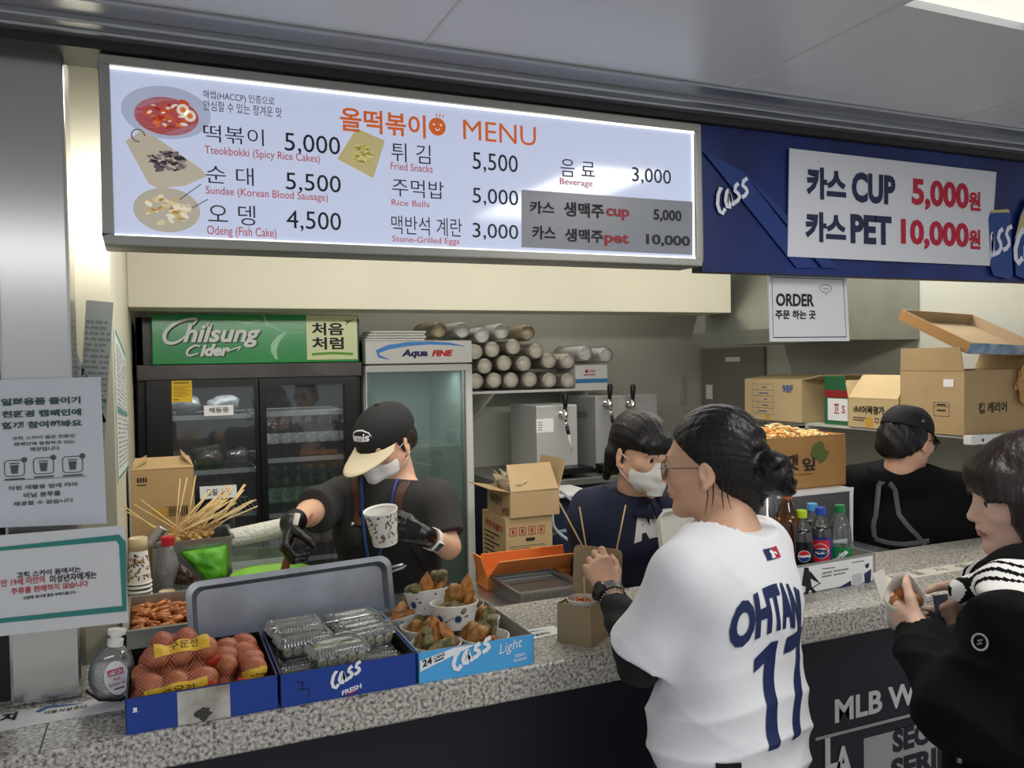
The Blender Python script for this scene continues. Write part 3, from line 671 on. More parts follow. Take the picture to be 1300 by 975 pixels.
pb = bottle('cola_bottle', '', 'cola bottles in the fridge', PET, M_CAPB, M_PET, M_COLA, M_LABW, (.0335, .07, .118, 0, .165))
Z_ = SHR[1]+.006
for i in range(7):
    o = pb if i == 0 else copy_tree(pb); o.location = (.505+i*.0575, 4.04, Z_)
    o['label'] = 'dark cola bottle with pale label, %s from left in the black fridge' % ORD[i]
GB = [(.024, 0), (.031, .006), (.0325, .02), (.0325, .135), (.030, .15), (.022, .178), (.0135, .192), (.0125, .21)]
M_GPET = clear_mat('green_pet', tint=(.25, .75, .45), opacity=.35, rough=.08, gloss=.5, col=(.03, .3, .16)); M_LABG = mat('green_label', '#16502f', rough=.4, var=.8, vscale=45, vcol='#9fc8ab')
pb = bottle('cider_bottle', '', 'green cider bottles in the fridge', GB, mat('green_cap', '#1f6b3c', rough=.4), M_GPET, None, M_LABG, (.0335, .05, .12, 0, .165))
for i in range(7):
    o = pb if i == 0 else copy_tree(pb); o.location = (.505+i*.0575, 4.04, SHR[2]+.006)
    o['label'] = 'green lemon soda bottle, %s from the left on the lower fridge shelf' % ORD[i]
pb = bottle('cola_bottle', '', 'labelled bottles low in the fridge', PET, mat('red_cap', '#8f1f22', rough=.4), M_PET, M_COLA, mat('mixed_label', '#b8aeb0', rough=.5, var=.8, vscale=40, vcol='#7b2730'), (.0335, .06, .125, 0, .165))
for i in range(6):
    o = pb if i == 0 else copy_tree(pb); o.location = (.49+i*.066, 4.04, SHR[3]+.006)
    o['label'] = 'red and white labelled bottle, %s from left on the bottom fridge shelf' % ORD[i]
# wrapped meat trays in the left half
M_MEAT = mat('dark_meat', '#4a2a22', rough=.35, var=.5, vscale=18, bump=.5, bscale=30); M_FILM = clear_mat('cling_film', opacity=.04, rough=.12, gloss=.7)
def lump(mb, c, r, seed, amp=.25, seg=18, rings=11):
    r_ = Vector((seed*3.1, seed*1.7, seed*.9)); o = len(mb.v); mb.ball(c, r, None, seg, rings)
    for i in range(o, len(mb.v)):
        p = Vector(mb.v[i])-Vector(c); q = Vector((p.x/r[0], p.y/r[1], p.z/r[2])); k = 1+amp*noise.noise(q*1.6+r_)+amp*.5*noise.noise(q*3.7+r_); mb.v[i] = tuple(Vector(c)+p*k)
MT = []
for i, (x, n_) in enumerate(((.10, 'left'), (.23, 'middle'), (.355, 'right'))):
    m_ = thing('meat_pack', 'film wrapped dark meat pack, %s one on the left fridge shelf' % n_, 'meat', (x, 4.12, SHL[1]+.006), 0, 'meat packs in the fridge')
    q = MB(); lump(q, (x, 4.12, SHL[1]+.045), (.058, .08, .038), i+1); q.build('meat', M_MEAT, m_, True)
    q = MB(); lump(q, (x, 4.12, SHL[1]+.049), (.061, .084, .043), i+1.2, .3); q.build('film', M_FILM, m_, True); MB().box(x-.058, x+.058, 4.04, 4.2, SHL[1]+.005, SHL[1]+.012).build('tray', M_BLACK, m_)
for i, x in enumerate((.13, .3)):
    m_ = thing('foil_pouch', '%s grey pouch lying on the top left fridge shelf' % ('left' if i == 0 else 'right'), 'pouch', (x, 4.15, SHL[0]), 0, 'pouches in the fridge')
    q = MB(); lump(q, (x, 4.15, SHL[0]+.05), (.07, .08, .042), i+5, .3); q.build('pouch', mat('grey_pouch', '#77787a', rough=.3), m_, True)
for i, x in enumerate((.12, .29)):
    m_ = thing('meat_pack', '%s wrapped meat block low in the left half of the fridge' % ('left' if i == 0 else 'right'), 'meat', (x, 4.12, SHL[2]+.006), 0, 'meat blocks low in the fridge')
    q = MB(); lump(q, (x, 4.12, SHL[2]+.05), (.075, .09, .04), i+9, .25); q.build('meat', mat('wrapped_block', '#3a3431', rough=.3), m_, True)
# paper notes on the fridge glass
def note(name, label, q, text, m, fr, tb=.02, ins=.16, ink=M_INK, grid=False):
    t_ = thing(name, label, 'note', fr.p(*q[0])); p = MB(); n0, n1 = .0015, .0028
    p.prism(q, n0, n1, fr); p.build('sheet', m, t_)
    w_ = q[1][0]-q[0][0]; h_ = q[3][1]-q[0][1]; g_ = MB()
    f2 = Fr(fr.p(*q[0]), fr.p(*q[1])-fr.p(*q[0]), fr.p(*q[3])-fr.p(*q[0]))
    W2 = (fr.p(*q[1])-fr.p(*q[0])).length; H2 = (fr.p(*q[3])-fr.p(*q[0])).length
    if text: write(g_, text, f2, W2*ins, H2*.26, W2*(1-ins), H2*.78, bold=tb, n=.0034)
    if grid:
        for i in range(6): rect(g_, f2, W2*.12, H2*(.25+.09*i), W2*(.86 if i % 2 else .7), H2*(.25+.09*i)+.0025, .0034)
        rect(g_, f2, W2*.12, H2*.86, W2*.86, H2*.93, .0034); rect(g_, f2, W2*.1, H2*.08, W2*.35, H2*.14, .0034)
    g_.build('writing', ink, t_); return t_
note('paper_note', 'white taped note with handwritten letters near the top of the fridge door', [u5(*p) for p in ((372, 556), (512, 550), (510, 502), (370, 506))], '해동중', M_PAPER, FF1)
note('paper_note', 'white taped note with handwritten letters low on the fridge door', [u5(*p) for p in ((353, 952), (528, 942), (525, 882), (350, 892))], '금일 소분', M_PAPER, FF1)
note('warning_sheet', 'yellow printed sheet in the top corner of the fridge door', [u5(*p) for p in ((217, 490), (316, 487), (313, 386), (216, 388))], '', mat('yellow_paper', '#e2b81c', rough=.5), FF1, grid=True, ink=mat('brown_ink', '#8a6a14'))

# white single-door fridge
t = thing('display_fridge', 'white single-door glass fridge with a blue swoosh header', 'fridge', (1.19, 4.25, 0)); X0, X1 = .924, 1.464
b = MB(); M_WF = mat('fridge_white', '#c3c4bf', rough=.4)
b.box(X0, X0+.03, FG+.055, 4.55, .05, 1.765).box(X1-.03, X1, FG+.055, 4.55, .05, 1.765).box(X0, X1, 4.52, 4.55, .05, 1.765).box(X0, X1, FG+.055, 4.52, .05, .3).box(X0, X1, FG+.055, 4.52, 1.62, 1.765)
b.build('body', M_WF, t, bevel=.003)
for x in (X0+.05, X1-.05):
    for y in (3.99, 4.5): MB().tube([(x, y, 0), (x, y, .06)], .025).build('foot', M_BLACK, t)
MB().box(X0, X1, FG-.005, FG+.055, 1.655, 1.765).build('header', mat('header_cream', '#d6d6d2', rough=.35), t, bevel=.004)
FH2 = FY(FG-.0055); sb = MB()
pts = [u6(*p, FH2) for p in ((545, 215), (470, 204), (380, 200), (280, 205), (190, 220), (140, 240), (150, 262), (196, 276))]
stroke(sb, pts, [.002, .012, .016, .020, .022, .020, .014, .002], FH2, .001); sb.build('header_swoosh', mat('swoosh_blue', '#2f86d4', rough=.4), t)
a1 = MB(); a2 = MB()
def wq(mb, s, A, B, **k): p = u6(*A, FH2); q = u6(*B, FH2); write(mb, s, FH2, p[0], p[1], q[0], q[1], **k)
wq(a1, 'Aqua', (252, 272), (372, 228), bold=.05, shear=.2); wq(a2, 'FINE', (390, 262), (487, 232), bold=.06, shear=.25)
a1.build('header_text', mat('aqua_navy', '#23245a'), t); a2.build('header_text', mat('fine_red', '#c42a2a'), t)
g0, g1 = u6(92, 335), u6(545, 335)
fridge_door(t, X0, X1, .3, 1.648, g0[0], g1[0], .42, g0[1], M_WF, M_GLASS2, FG)
MB().box(X0+.03, X1-.03, 4.505, 4.52, .3, 1.62).box(X0+.03, X0+.034, 3.98, 4.51, .3, 1.62).box(X1-.034, X1-.03, 3.98, 4.51, .3, 1.62).box(X0+.03, X1-.03, 3.98, 4.51, .3, .305).build('liner', mat('pale_liner', '#a9b3ae', rough=.5), t)
for yp in (571, 640, 705): wire_shelf(t, X0+.035, X1-.035, at(530, yp, Y=4.0).z, 4.0, 4.48)
MB().box(g1[0]-.012, g1[0]-.006, FG+.012, FG+.02, .42, g0[1]).build('handle', M_STEEL, t)

# white foam trays stacked on it
for i in range(4):
    z = 1.767+i*.0125
    o = MB().prism(rrect(.93+.01*i, 3.93, 1.235+.008*(i % 2), 4.13, .02), z, z+.010, Fr((0, 0, 0), (1, 0, 0), (0, 1, 0))).build('foam_tray', mat('foam_white', '#dededa', rough=.6), None, bevel=.003)
    tag(o, 'white foam tray on the white fridge, %s from the bottom of its stack' % ORD[i], 'tray', 'foam trays on the fridge')

# wall shelf and the wrapped cup rolls
SZ = 1.497
t = thing('wall_shelf', 'thin white wall shelf under the wrapped paper cups', 'shelf', (2, 4.4, SZ))
MB().box(1.50, 2.43, 4.2, 4.598, SZ-.014, SZ).build('board', M_WHITE, t, bevel=.002)
for x in (1.7, 2.3): MB().prism([(4.22, SZ-.014), (4.595, SZ-.014), (4.595, SZ-.2)], x, x+.02, Fr((0, 0, 0), (0, 1, 0), (0, 0, 1))).build('bracket', M_WHITE, t)
M_CUP = mat('cup_paper', '#f0e9d8', rough=.55); M_CUPB = mat('kraft_cup', '#c8b793', rough=.6); M_CUPW = mat('white_cup', '#f2f2f0', rough=.5)
M_WRAP = clear_mat('plastic_wrap', opacity=.07, rough=.15, gloss=.45, col=(.85, .85, .85))
def cup_roll(r, m, seed, L=.34):
    t_ = thing('cup_roll', '', 'cups', (0, 0, 0), 0, 'wrapped rolls of paper cups on the shelf'); p = [(r*.80, .012), (r*.84, .0), (r*.90, .002)]
    c = MB(); Mr = Matrix.Rotation(-PI/2, 4, 'X'); n = 12
    prof = [(r*.05, .010), (r*.82, .010), (r*.85, .0), (r*.9, .0)]
    for i in range(n): z = .02+i*(L-.02)/n; prof += [(r*.93, z), (r*.985, z+.004), (r*.985, z+.008), (r*.92, z+.010)]
    prof += [(r*.92, L)]
    c.lathe(prof, 22, Mr, cap0=True); c.build('cups', m, t_, True)
    wv = lambda a, z: 1+.035*math.sin(a*5+seed+z*9)+.02*math.sin(a*9+z*31+seed*2)
    q = MB(); q.lathe([(r*.02, -.012), (r*.5, -.009), (r*.92, -.004), (r*1.03, .015), (r*1.05, L*.5), (r*1.03, L), (r*.3, L+.02), (r*.12, L+.03)], 26, Mr, wob=wv)
    q.build('plastic_wrap', M_WRAP, t_, True)
    return t_
PR = {}
ROWS = [('bottom row', [(590, 375, 39), (672, 368, 40), (752, 370, 42), (838, 367, 41), (928, 370, 41), (1014, 375, 40)], SZ),
        ('second row', [(630, 305, 40), (720, 293, 38), (810, 295, 39), (925, 282, 41), (1010, 284, 38)], None),
        ('third row', [(590, 245, 38), (665, 230, 43), (762, 218, 46), (866, 237, 46)], None),
        ('top row', [(618, 165, 46), (706, 148, 50), (825, 152, 47)], None),
        ('on the white fridge', [(420, 140, 48), (528, 142, 52)], None), ('on the small white carton', [(1092, 248, 45), (1185, 255, 45)], None)]
PT = []
for rn, lst, zz in ROWS:
    for i, (x, y, r) in enumerate(lst): c = at(*k6(x, y), Y=4.22); PT.append([c.x, c.z, rn])
RC = .0445
for _ in range(60):
    for i in range(len(PT)):
        for k in range(i):
            dx, dz = PT[i][0]-PT[k][0], PT[i][1]-PT[k][1]; d = math.hypot(dx, dz)
            if d < 2*RC*1.07: e = (2*RC*1.07-d)/2; PT[i][0] += dx/d*e; PT[i][1] += dz/d*e; PT[k][0] -= dx/d*e; PT[k][1] -= dz/d*e
    for p in PT: p[1] = max(p[1], (SZ if 'fridge' not in p[2] else 1.767)+RC*1.05)
PI_ = iter(PT)
for rn, lst, zz in ROWS:
    for i, (x, y, r) in enumerate(lst):
        c_ = next(PI_); c = Vector((c_[0], 0, c_[1])); rr = RC
        m = M_CUPB if (x, y) in ((420, 140), (825, 152)) else (M_CUPW if x > 1050 or rn == 'top row' or (x, y) == (528, 142) else M_CUP)
        key = (m.name,)
        if key not in PR: PR[key] = cup_roll(.046, m, len(PR)); o = PR[key]
        else: o = copy_tree(PR[key])
        z = c.z
        o.location = (c.x, 4.205, z); o.scale = (rr/.046, 1, rr/.046); o.rotation_euler = (0, rnd.uniform(0, 6), rnd.uniform(-.03, .03))
        cnm = {'cup_paper': 'cream', 'kraft_cup': 'brownish', 'white_cup': 'white'}[m.name]
        o['label'] = '%s wrapped cup roll, %s from left %s' % (cnm, ORD[i], rn if rn.startswith('on') else 'in the '+rn+' on the shelf')
a, c = at(*k6(1050, 398), Y=4.2), at(*k6(1195, 300), Y=4.2)
t = thing('paper_carton', 'small white carton with red emblem and blue stripe on the shelf end', 'carton', (a.x, 4.2, SZ))
MB().box(a.x, c.x, 4.2, 4.45, SZ, c.z).build('carton', M_PAPER, t, bevel=.002)
F_ = FY(4.199); g = MB(); p0 = F_.px(*k6(1050, 385)); p1 = F_.px(*k6(1195, 362)); rect(g, F_, p0[0], p0[1], p1[0], p1[1]); g.build('stripe', mat('stripe_blue', '#3f86c0'), t)
g = MB(); p0 = F_.px(*k6(1100, 330)); disc(g, F_, *p0, .010); [rect(g, F_, p0[0]+.018+.010*i, p0[1]-.006+.008*k_, p0[0]+.025+.010*i, p0[1]-.001+.008*k_) for i in range(4) for k_ in range(2)]; [rect(g, F_, p0[0]-.02+.013*i, p0[1]-.024, p0[0]-.010+.013*i, p0[1]-.017) for i in range(6)]; g.build('print', M_RED, t)

# beer dispensers on the back counter
def dispenser(name, label, x0, x1, z0, z1, y0, y1, taps, fm):
    t_ = thing(name, label, 'beer dispenser', ((x0+x1)/2, (y0+y1)/2, z0))
    MB().box(x0, x1, y0, y1, z0+.02, z1).build('cabinet', fm, t_, bevel=.006)
    for x in (x0+.03, x1-.03):
        for y in (y0+.04, y1-.04): MB().tube([(x, y, z0), (x, y, z0+.025)], .015).build('foot', M_BLACK, t_)
    MB().box(x0-.005, x1+.03, y0-.12, y0, z0+.02, z0+.055).build('drip_tray', M_BLACK, t_, bevel=.004)
    for tx, tz in taps:
        q = MB(); q.lathe([(.022, 0), (.022, .008), (.012, .012), (.012, .05)], 16, Matrix.Translation((tx, y0, tz)) @ Matrix.Rotation(PI/2, 4, 'X'))
        q.tube([(tx, y0-.045, tz-.03), (tx, y0-.045, tz+.03)], [.011, .014], 14).ball((tx, y0-.045, tz), .017)
        q.tube([(tx, y0-.045, tz-.03), (tx+.006, y0-.052, tz-.06)], [.010, .008], 12); tp = q.build('tap', M_CHROME, t_, True)
        MB().tube([(tx, y0-.045, tz+.03), (tx, y0-.047, tz+.06), (tx, y0-.05, tz+.105), (tx, y0-.05, tz+.115)], [.009, .013, .016, .010], 14).build('tap_handle', M_BLACK, tp, True)
        MB().tube([(tx+.006, y0-.052, tz-.06), (tx+.012, y0-.056, tz-.10)], .010, 12).build('tap_sleeve', M_BLACK, tp, True)
        MB().tube([(tx+.012, y0-.056, tz-.10), (tx+.028, y0-.06, tz-.19)], [.0065, .005], 10).build('spout', mat('cream_tube', '#d9cfb8', rough=.4), tp, True)
    return t_
BZ = 1.036
p = at(*k6(985, 530), Y=4.0); t1 = dispenser('beer_dispenser', 'smaller silver beer dispenser with one tap and taped white slip', 1.862, 2.107, BZ, 1.418, 4.0, 4.35, [(p.x, p.z)], mat('silver_sheet', '#c2c3c2', rough=.4, metal=.35))
F_ = FY(3.9995); p0, p1 = F_.px(*k6(870, 612)), F_.px(*k6(948, 545)); g = MB(); rect(g, F_, p0[0], p0[1], p1[0], p1[1], .0015); g.build('paper_slip', M_PAPER, t1)
g = MB()
for i in range(4): rect(g, F_, p0[0]+.01, p0[1]+.012+i*.013, p0[0]+.035, p0[1]+.016+i*.013, .0022)
g.build('slip_print', M_INKG, t1)
p = at(*k6(1188, 482), Y=4.0); p2 = at(*k6(1278, 485), Y=4.0); t2 = dispenser('beer_dispenser', 'larger grey beer dispenser with black-handled taps behind the navy sweatshirt', 2.22, 2.62, BZ, 1.457, 4.0, 4.42, [(p.x, p.z), (p2.x+.02, p2.z)], mat('grey_sheet', '#a9aaa9', rough=.4, metal=.4))
v = MB(); Fv = Fr((2.2195, 4.42, 0), (0, -1, 0), (0, 0, 1))
for i in range(3):
    for j_ in range(6): rect(v, Fv, .20+j_*.022, 1.36-i*.014, .216+j_*.022, 1.366-i*.014, .001)
v.build('vent', M_BLACK, t2)
# dark tap head and pipes, drip grate, hoses
t = thing('drip_grate', 'pale tiled drip grate on the counter in front of the dispensers', 'grate', (1.8, 3.8, BZ))
gz = MB()
for i in range(3):
    for j_ in range(4): gz.box(1.72+i*.085, 1.80+i*.085, 3.54+j_*.075, 3.61+j_*.075, 1.0, 1.012)
gz.build('tiles', M_WHITE, t, bevel=.002); MB().box(1.70, 1.99, 3.53, 3.845, .985, 1.0).build('tray', M_BLACK, t)
MB().box(1.72, 1.97, 3.55, 3.84, 0, .985).build('stand', mat('dark_blue_cabinet', '#1f2c46'), t)
t = thing('beer_hose', 'clear looping beer hose beside the stacked cartons', 'hose', (1.75, 3.4, .7))
for k, pts in enumerate(([(1.80, 3.6, 1.02), (1.80, 3.52, 1.0), (1.86, 3.45, .93), (1.84, 3.42, .80), (1.80, 3.42, .68)], [(1.74, 3.55, .99), (1.70, 3.48, .88), (1.78, 3.42, .80), (1.88, 3.42, .76), (1.92, 3.42, .62)], [(1.70, 3.5, .84), (1.76, 3.44, .86), (1.84, 3.42, .80), (1.9, 3.42, .70), (1.98, 3.45, .5)])):
    P_ = [Vector(p) for p in pts]; sm = []
    for i in range(len(P_)-1):
        p0, p1, p2, p3 = P_[max(i-1, 0)], P_[i], P_[i+1], P_[min(i+2, len(P_)-1)]
        for s_ in range(5): u = s_/5; sm.append(.5*((2*p1)+(p2-p0)*u+(2*p0-5*p1+4*p2-p3)*u*u+(3*p1-p0-3*p2+p3)*u**3))
    MB().tube(sm+[P_[-1]], .008, 8).build('hose', mat('hose_grey', '#9ba8b4', rough=.3), t, True)

# cupboard door on the right wall, switch on the back wall
u = lambda x, y: at(860+x/2.955, 360+y/2.955, X=3.38)
a, b_ = u(100, 250), u(335, 241); zt = 1.722
d = MB().box(3.355, 3.379, b_.y, a.y, .1, zt).build('door_1', mat('door_grey', '#7d7a72', rough=.45), None, bevel=.003); struct(d)
MB().box(3.345, 3.356, b_.y+.02, b_.y+.05, 1.28, 1.40).build('handle', M_BLACK, d)
FD = Fr((3.3545, 0, 0), (0, -1, 0), (0, 0, 1)); g = MB(); p0, p1 = FD.px(860+180/2.955, 360+293/2.955), FD.px(860+235/2.955, 360+275/2.955); rect(g, FD, p0[0], p0[1], p1[0], p1[1], .001); p0, p1 = FD.px(860+108/2.955, 360+432/2.955), FD.px(860+132/2.955, 360+380/2.955); rect(g, FD, p0[0], p0[1], p1[0], p1[1], .001); g.build('label', M_PAPER, d)
t = MB().box(3.19, 3.225, 4.585, 4.599, 1.36, 1.555).build('switch_plate', mat('switch_grey', '#a9a99f', rough=.4), None, bevel=.004); tag(t, 'narrow grey switch plate on the back wall beside the cupboard door', 'switch')
# exhaust hood
t = thing('exhaust_hood', 'dented stainless steel exhaust hood under the navy banner', 'hood', (3.05, 3.35, 1.725))
HX, HY0, HY1, HZ = 2.735, 2.885, 3.82, 1.728
h = MB(); pr_ = [(HX, HZ), (3.375, HZ), (3.375, 2.45), (HX+.24, 2.45), (HX, HZ+.065)]
h.prism(pr_, -HY1, -HY0, Fr((0, 0, 0), (1, 0, 0), (0, 0, 1))); h.build('canopy', M_STEELH, t, bevel=.003)
MB().box(HX-.004, HX+.01, HY0, HY1, HZ-.006, HZ+.003).build('lip', M_STEELH, t)
MB().box(3.0, 3.3, 3.1, 3.6, 2.45, 2.6).build('duct', M_STEELH, t)
# posters on the left wall and hanging papers
def poster(name, label, fr, q, bands, lines, base, ink, cat='poster'):
    t_ = thing(name, label, cat, fr.p(*q[0])); f2 = Fr(fr.p(*q[0]), fr.p(*q[1])-fr.p(*q[0]), fr.p(*q[3])-fr.p(*q[0]))
    W = (fr.p(*q[1])-fr.p(*q[0])).length; H = (fr.p(*q[3])-fr.p(*q[0])).length
    f2 = Fr(f2.O, f2.U, f2.V); MB().prism([(0, 0), (W, 0), (W, H), (0, H)], .0005, .002, f2).build('sheet', base, t_)
    for (v0, v1, m) in bands: g_ = MB(); rect(g_, f2, W*.03, H*v0, W*.97, H*v1, .0024); g_.build('band', m, t_)
    g_ = MB(); r_ = random.Random(len(label))
    for i in range(lines):
        v = .08+.84*i/lines; x = .06
        while x < .85: L = r_.uniform(.08, .3); rect(g_, f2, W*x, H*v, W*min(x+L, .95), H*(v+.35/lines), .0026); x += L+r_.uniform(.03, .12)
    g_.build('print', ink, t_); return t_
FW = Fr((-.0845, 0, 0), (0, 1, 0), (0, 0, 1))
poster('wall_poster', 'tall framed notice with green bands on the left wall', FW, [FW.px(146, 600), (2.78, 1.30), (2.78, 1.815), FW.px(146, 419)][:4] if False else [(2.16, 1.385), (2.95, 1.33), (2.95, 1.80), (2.16, 1.755)], [(.45, .49, M_TEAL), (.96, .99, M_TEAL), (.01, .03, M_TEAL)], 26, mat('poster_white', '#ccd0cc', rough=.5), mat('poster_ink', '#8a908c'))
FP2 = FY(1.9995)
poster('hanging_sheet', 'clear sleeved paper sheet hanging beside the steel pillar', FP2, [FP2.px(*p) for p in ((93, 640), (128, 640), (124, 355), (92, 380))], [(.5, .52, M_TEAL)], 30, mat('sleeve_paper', '#aab0ac', rough=.3), mat('sleeve_ink', '#7d8a84'), 'notice')
poster('hanging_sheet', 'narrow blue topped sheet hanging beside the left wall corner', FP2, [FP2.px(*p) for p in ((121, 540), (135, 535), (131, 365), (119, 350))], [(.75, .98, mat('blue_band', '#4c7fb4'))], 14, mat('sleeve_pale', '#b9bfc2', rough=.4), mat('sleeve_ink2', '#9aa3a8'), 'notice')
# ---------------------------------------------------------------- cartons
M_CARD = mat('cardboard', '#b39870', rough=.7, var=.08, vscale=6, bump=.05, bscale=120)
M_CARDL = mat('pale_cardboard', '#c2aa80', rough=.7, var=.07, vscale=6)
M_CARDK = mat('kraft_cardboard', '#a37a48', rough=.65, var=.08, vscale=6)
M_CARDIN = mat('carton_inside', '#a89274', rough=.75, var=.06)
M_TAPE = mat('packing_tape', '#c79a3c', rough=.3)
M_PRINTB = mat('carton_black', '#2a231c', rough=.6); M_PRINTBL = mat('carton_blue', '#3a5a8c', rough=.6); M_PRINTR = mat('carton_red', '#a03630', rough=.6)
SIDES = {'-x': ((-1, 0), (0, 1)), '+x': ((1, 0), (0, 1)), '-y': ((0, -1), (1, 0)), '+y': ((0, 1), (1, 0))}
def carton(name, label, x0, x1, y0, y1, z0, z1, flaps=None, m=None, mi=None, cat='carton', group=None, closed=False, shrink=.01):
    m = m or M_CARD; mi = mi or M_CARDIN
    t_ = thing(name, label, cat, ((x0+x1)/2, (y0+y1)/2, z0), 0, group); w_ = .004; b = MB()
    if closed: b.box(x0, x1, y0, y1, z0, z1)
    else:
        b.box(x0, x1, y0, y1, z0, z0+w_); b.box(x0, x0+w_, y0, y1, z0+w_, z1).box(x1-w_, x1, y0, y1, z0+w_, z1).box(x0+w_, x1-w_, y0, y0+w_, z0+w_, z1).box(x0+w_, x1-w_, y1-w_, y1, z0+w_, z1)
    b.build('box', m, t_, bevel=.0015)
    for s_, (ang, L) in (flaps or {}).items():
        (ox, oy), (ux, uy) = SIDES[s_[:2]]; c = Vector(((x0+x1)/2+ox*(x1-x0)/2, (y0+y1)/2+oy*(y1-y0)/2, z1))
        hw = (x1-x0)/2 if uy == 0 else (y1-y0)/2; hw -= .002
        u_ = Vector((ux, uy, 0)); d_ = Vector((ox*math.sin(R(ang)), oy*math.sin(R(ang)), math.cos(R(ang)))); n_ = u_.cross(d_).normalized()*.0018
        f = MB(); P_ = [c-u_*hw, c+u_*hw, c+u_*(hw-shrink)+d_*L, c-u_*(hw-shrink)+d_*L]
        f.add([p+n_ for p in P_]+[p-n_ for p in P_], [(0, 1, 2, 3), (7, 6, 5, 4)]+[(i, i+4, (i+1) % 4+4, (i+1) % 4) for i in range(4)]); f.build('flap', m if abs(ang) < 200 else mi, t_)
    return t_
def print_on(t_, fr, items, m, name='print'):
    g_ = MB()
    for it in items:
        if it[0] == 'w': write(g_, it[1], fr, *it[2], **(it[3] if len(it) > 3 else {}))
        elif it[0] == 'r': rect(g_, fr, *it[1])
        elif it[0] == 'f': frame_rect(g_, fr, *it[1])
        elif it[0] == 's': stroke(g_, it[1], it[2], fr)
        elif it[0] == 'd': disc(g_, fr, *it[1])
    return g_.build(name, m, t_)

# shelf along the right wall with its brackets
SHZ = 1.342
t = thing('wall_shelf', 'white perforated metal shelf carrying open cartons along the right wall', 'shelf', (3.1, 2.9, SHZ))
MB().box(2.83, 3.378, 2.20, 3.50, SHZ-.012, SHZ).build('board', mat('shelf_grey', '#c3c3bd', rough=.4), t)
b = MB().box(2.80, 3.378, 2.165, 2.20, SHZ-.03, SHZ+.004); b.build('front_rail', M_WHITE, t, bevel=.002)
h_ = MB(); Fh = FY(2.165)
for i in range(9): disc(h_, Fh, 2.86+i*.06, SHZ-.014, .006, n=.0012)
h_.build('holes', M_INK, t)
for y in (2.5, 3.05): MB().box(2.80, 3.376, y, y+.025, SHZ-.025, SHZ-.0125).box(2.80, 2.82, y, y+.025, SHZ-.06, SHZ-.012).build('bracket', M_WHITE, t)
# closed 98F carton
t = carton('cardboard_carton', 'closed tan carton marked 98F on the right wall shelf', 2.80, 3.2, 3.05, 3.46, SHZ, 1.545, {'-y': (78, .10), '-x': (-84, .18)}, M_CARDL, cat='carton')
Fx = Fr((2.7995, 3.46, SHZ), (0, -1, 0), (0, 0, 1))
print_on(t, Fx, [('w', '98F', (.28, .14, .355, .178), {'bold': .03})]+[('f', (.06, .03+.03*i, .22, .061+.03*i, .0012)) for i in range(5)]+[('r', (.10, .03, .1012, .18))]+[('r', (.11+.02*(i % 3), .042+.03*(i % 5), .17+.01*(i % 2), .047+.03*(i % 5))) for i in range(5)], M_PRINTBL)
g = MB(); rect(g, Fx, .16, 0, .19, .03); g.build('tape', M_TAPE, t)
# green and red printed carton
t = carton('printed_carton', 'green and red printed carton with white label between the 98F and open cartons', 2.84, 3.1, 2.80, 2.945, SHZ, 1.50, {'-x': (12, .065)}, mat('carton_green', '#2e6a44', rough=.5), cat='carton')
Fx = Fr((2.8395, 2.945, SHZ), (0, -1, 0), (0, 0, 1))
g = MB(); rect(g, Fx, 0, .125, .145, .158); g.build('red_band', mat('carton_crimson', '#8c2226', rough=.5), t)
g = MB(); rect(g, Fx, .02, .02, .14, .12, .0012); g.build('label', M_PAPER, t)
print_on(t, Fx, [('w', 'S', (.105, .055, .125, .09), {'bold': .02, 'n': .002}), ('r', (.06, .088, .088, .096, .002)), ('r', (.066, .058, .072, .088, .002)), ('r', (.078, .064, .084, .084, .002)), ('r', (.058, .052, .090, .057, .002))], M_PRINTR)
# carton of fish cake with raised flap
t = carton('cardboard_carton', 'open tan carton with raised flap and brush lettering behind the black cap', 2.82, 3.2, 2.515, 2.785, SHZ, 1.47, {'-x': (-38, .125), '+x': (10, .11), '+y': (20, .08)}, M_CARDL, cat='carton')
Fx = Fr((2.8195, 2.785, SHZ), (0, -1, 0), (0, 0, 1))
print_on(t, Fx, [('w', '노릇노릇', (.03, .066, .075, .092), {'bold': .04}), ('w', '어묵명가', (.078, .060, .20, .096), {'bold': .04}), ('r', (.03, .04, .10, .044)), ('r', (.03, .03, .09, .034)), ('f', (.15, .025, .17, .045, .003))], M_PRINTB)
g = MB(); rect(g, Fx, .10, 0, .135, .045); g.build('tape', M_TAPE, t)
# big cup carrier carton with crumpled paper, blue-lined tray on top
t = carton('cardboard_carton', 'big open brown carton of cup carriers at the shelf front end', 2.82, 3.26, 2.21, 2.505, SHZ, 1.59, {'-x': (4, .09), '+x': (20, .10)}, M_CARD, cat='carton')
Fx = Fr((2.8195, 2.505, SHZ), (0, -1, 0), (0, 0, 1)); Fy = FY(2.2095)
print_on(t, Fx, [('f', (.16, .07, .23, .125, .0015)), ('r', (.16, .108, .23, .1095)), ('r', (.175, .112, .215, .118)), ('r', (.175, .09, .215, .096))], M_PRINTB)
g = MB(); rect(g, Fr((2.8195, 2.505, SHZ), (0, -1, .0), (0, 0, 1)), .205, .185, .25, .215, .0014); g.build('label', M_PAPER, t)
p0 = Fy.px(860+1130/2.955, 360+488/2.955); p1 = Fy.px(860+1235/2.955, 360+442/2.955)
print_on(t, Fy, [('w', '컵 케리어', (p0[0], p0[1], p1[0], p1[1]), {'bold': .02})], M_PRINTB)
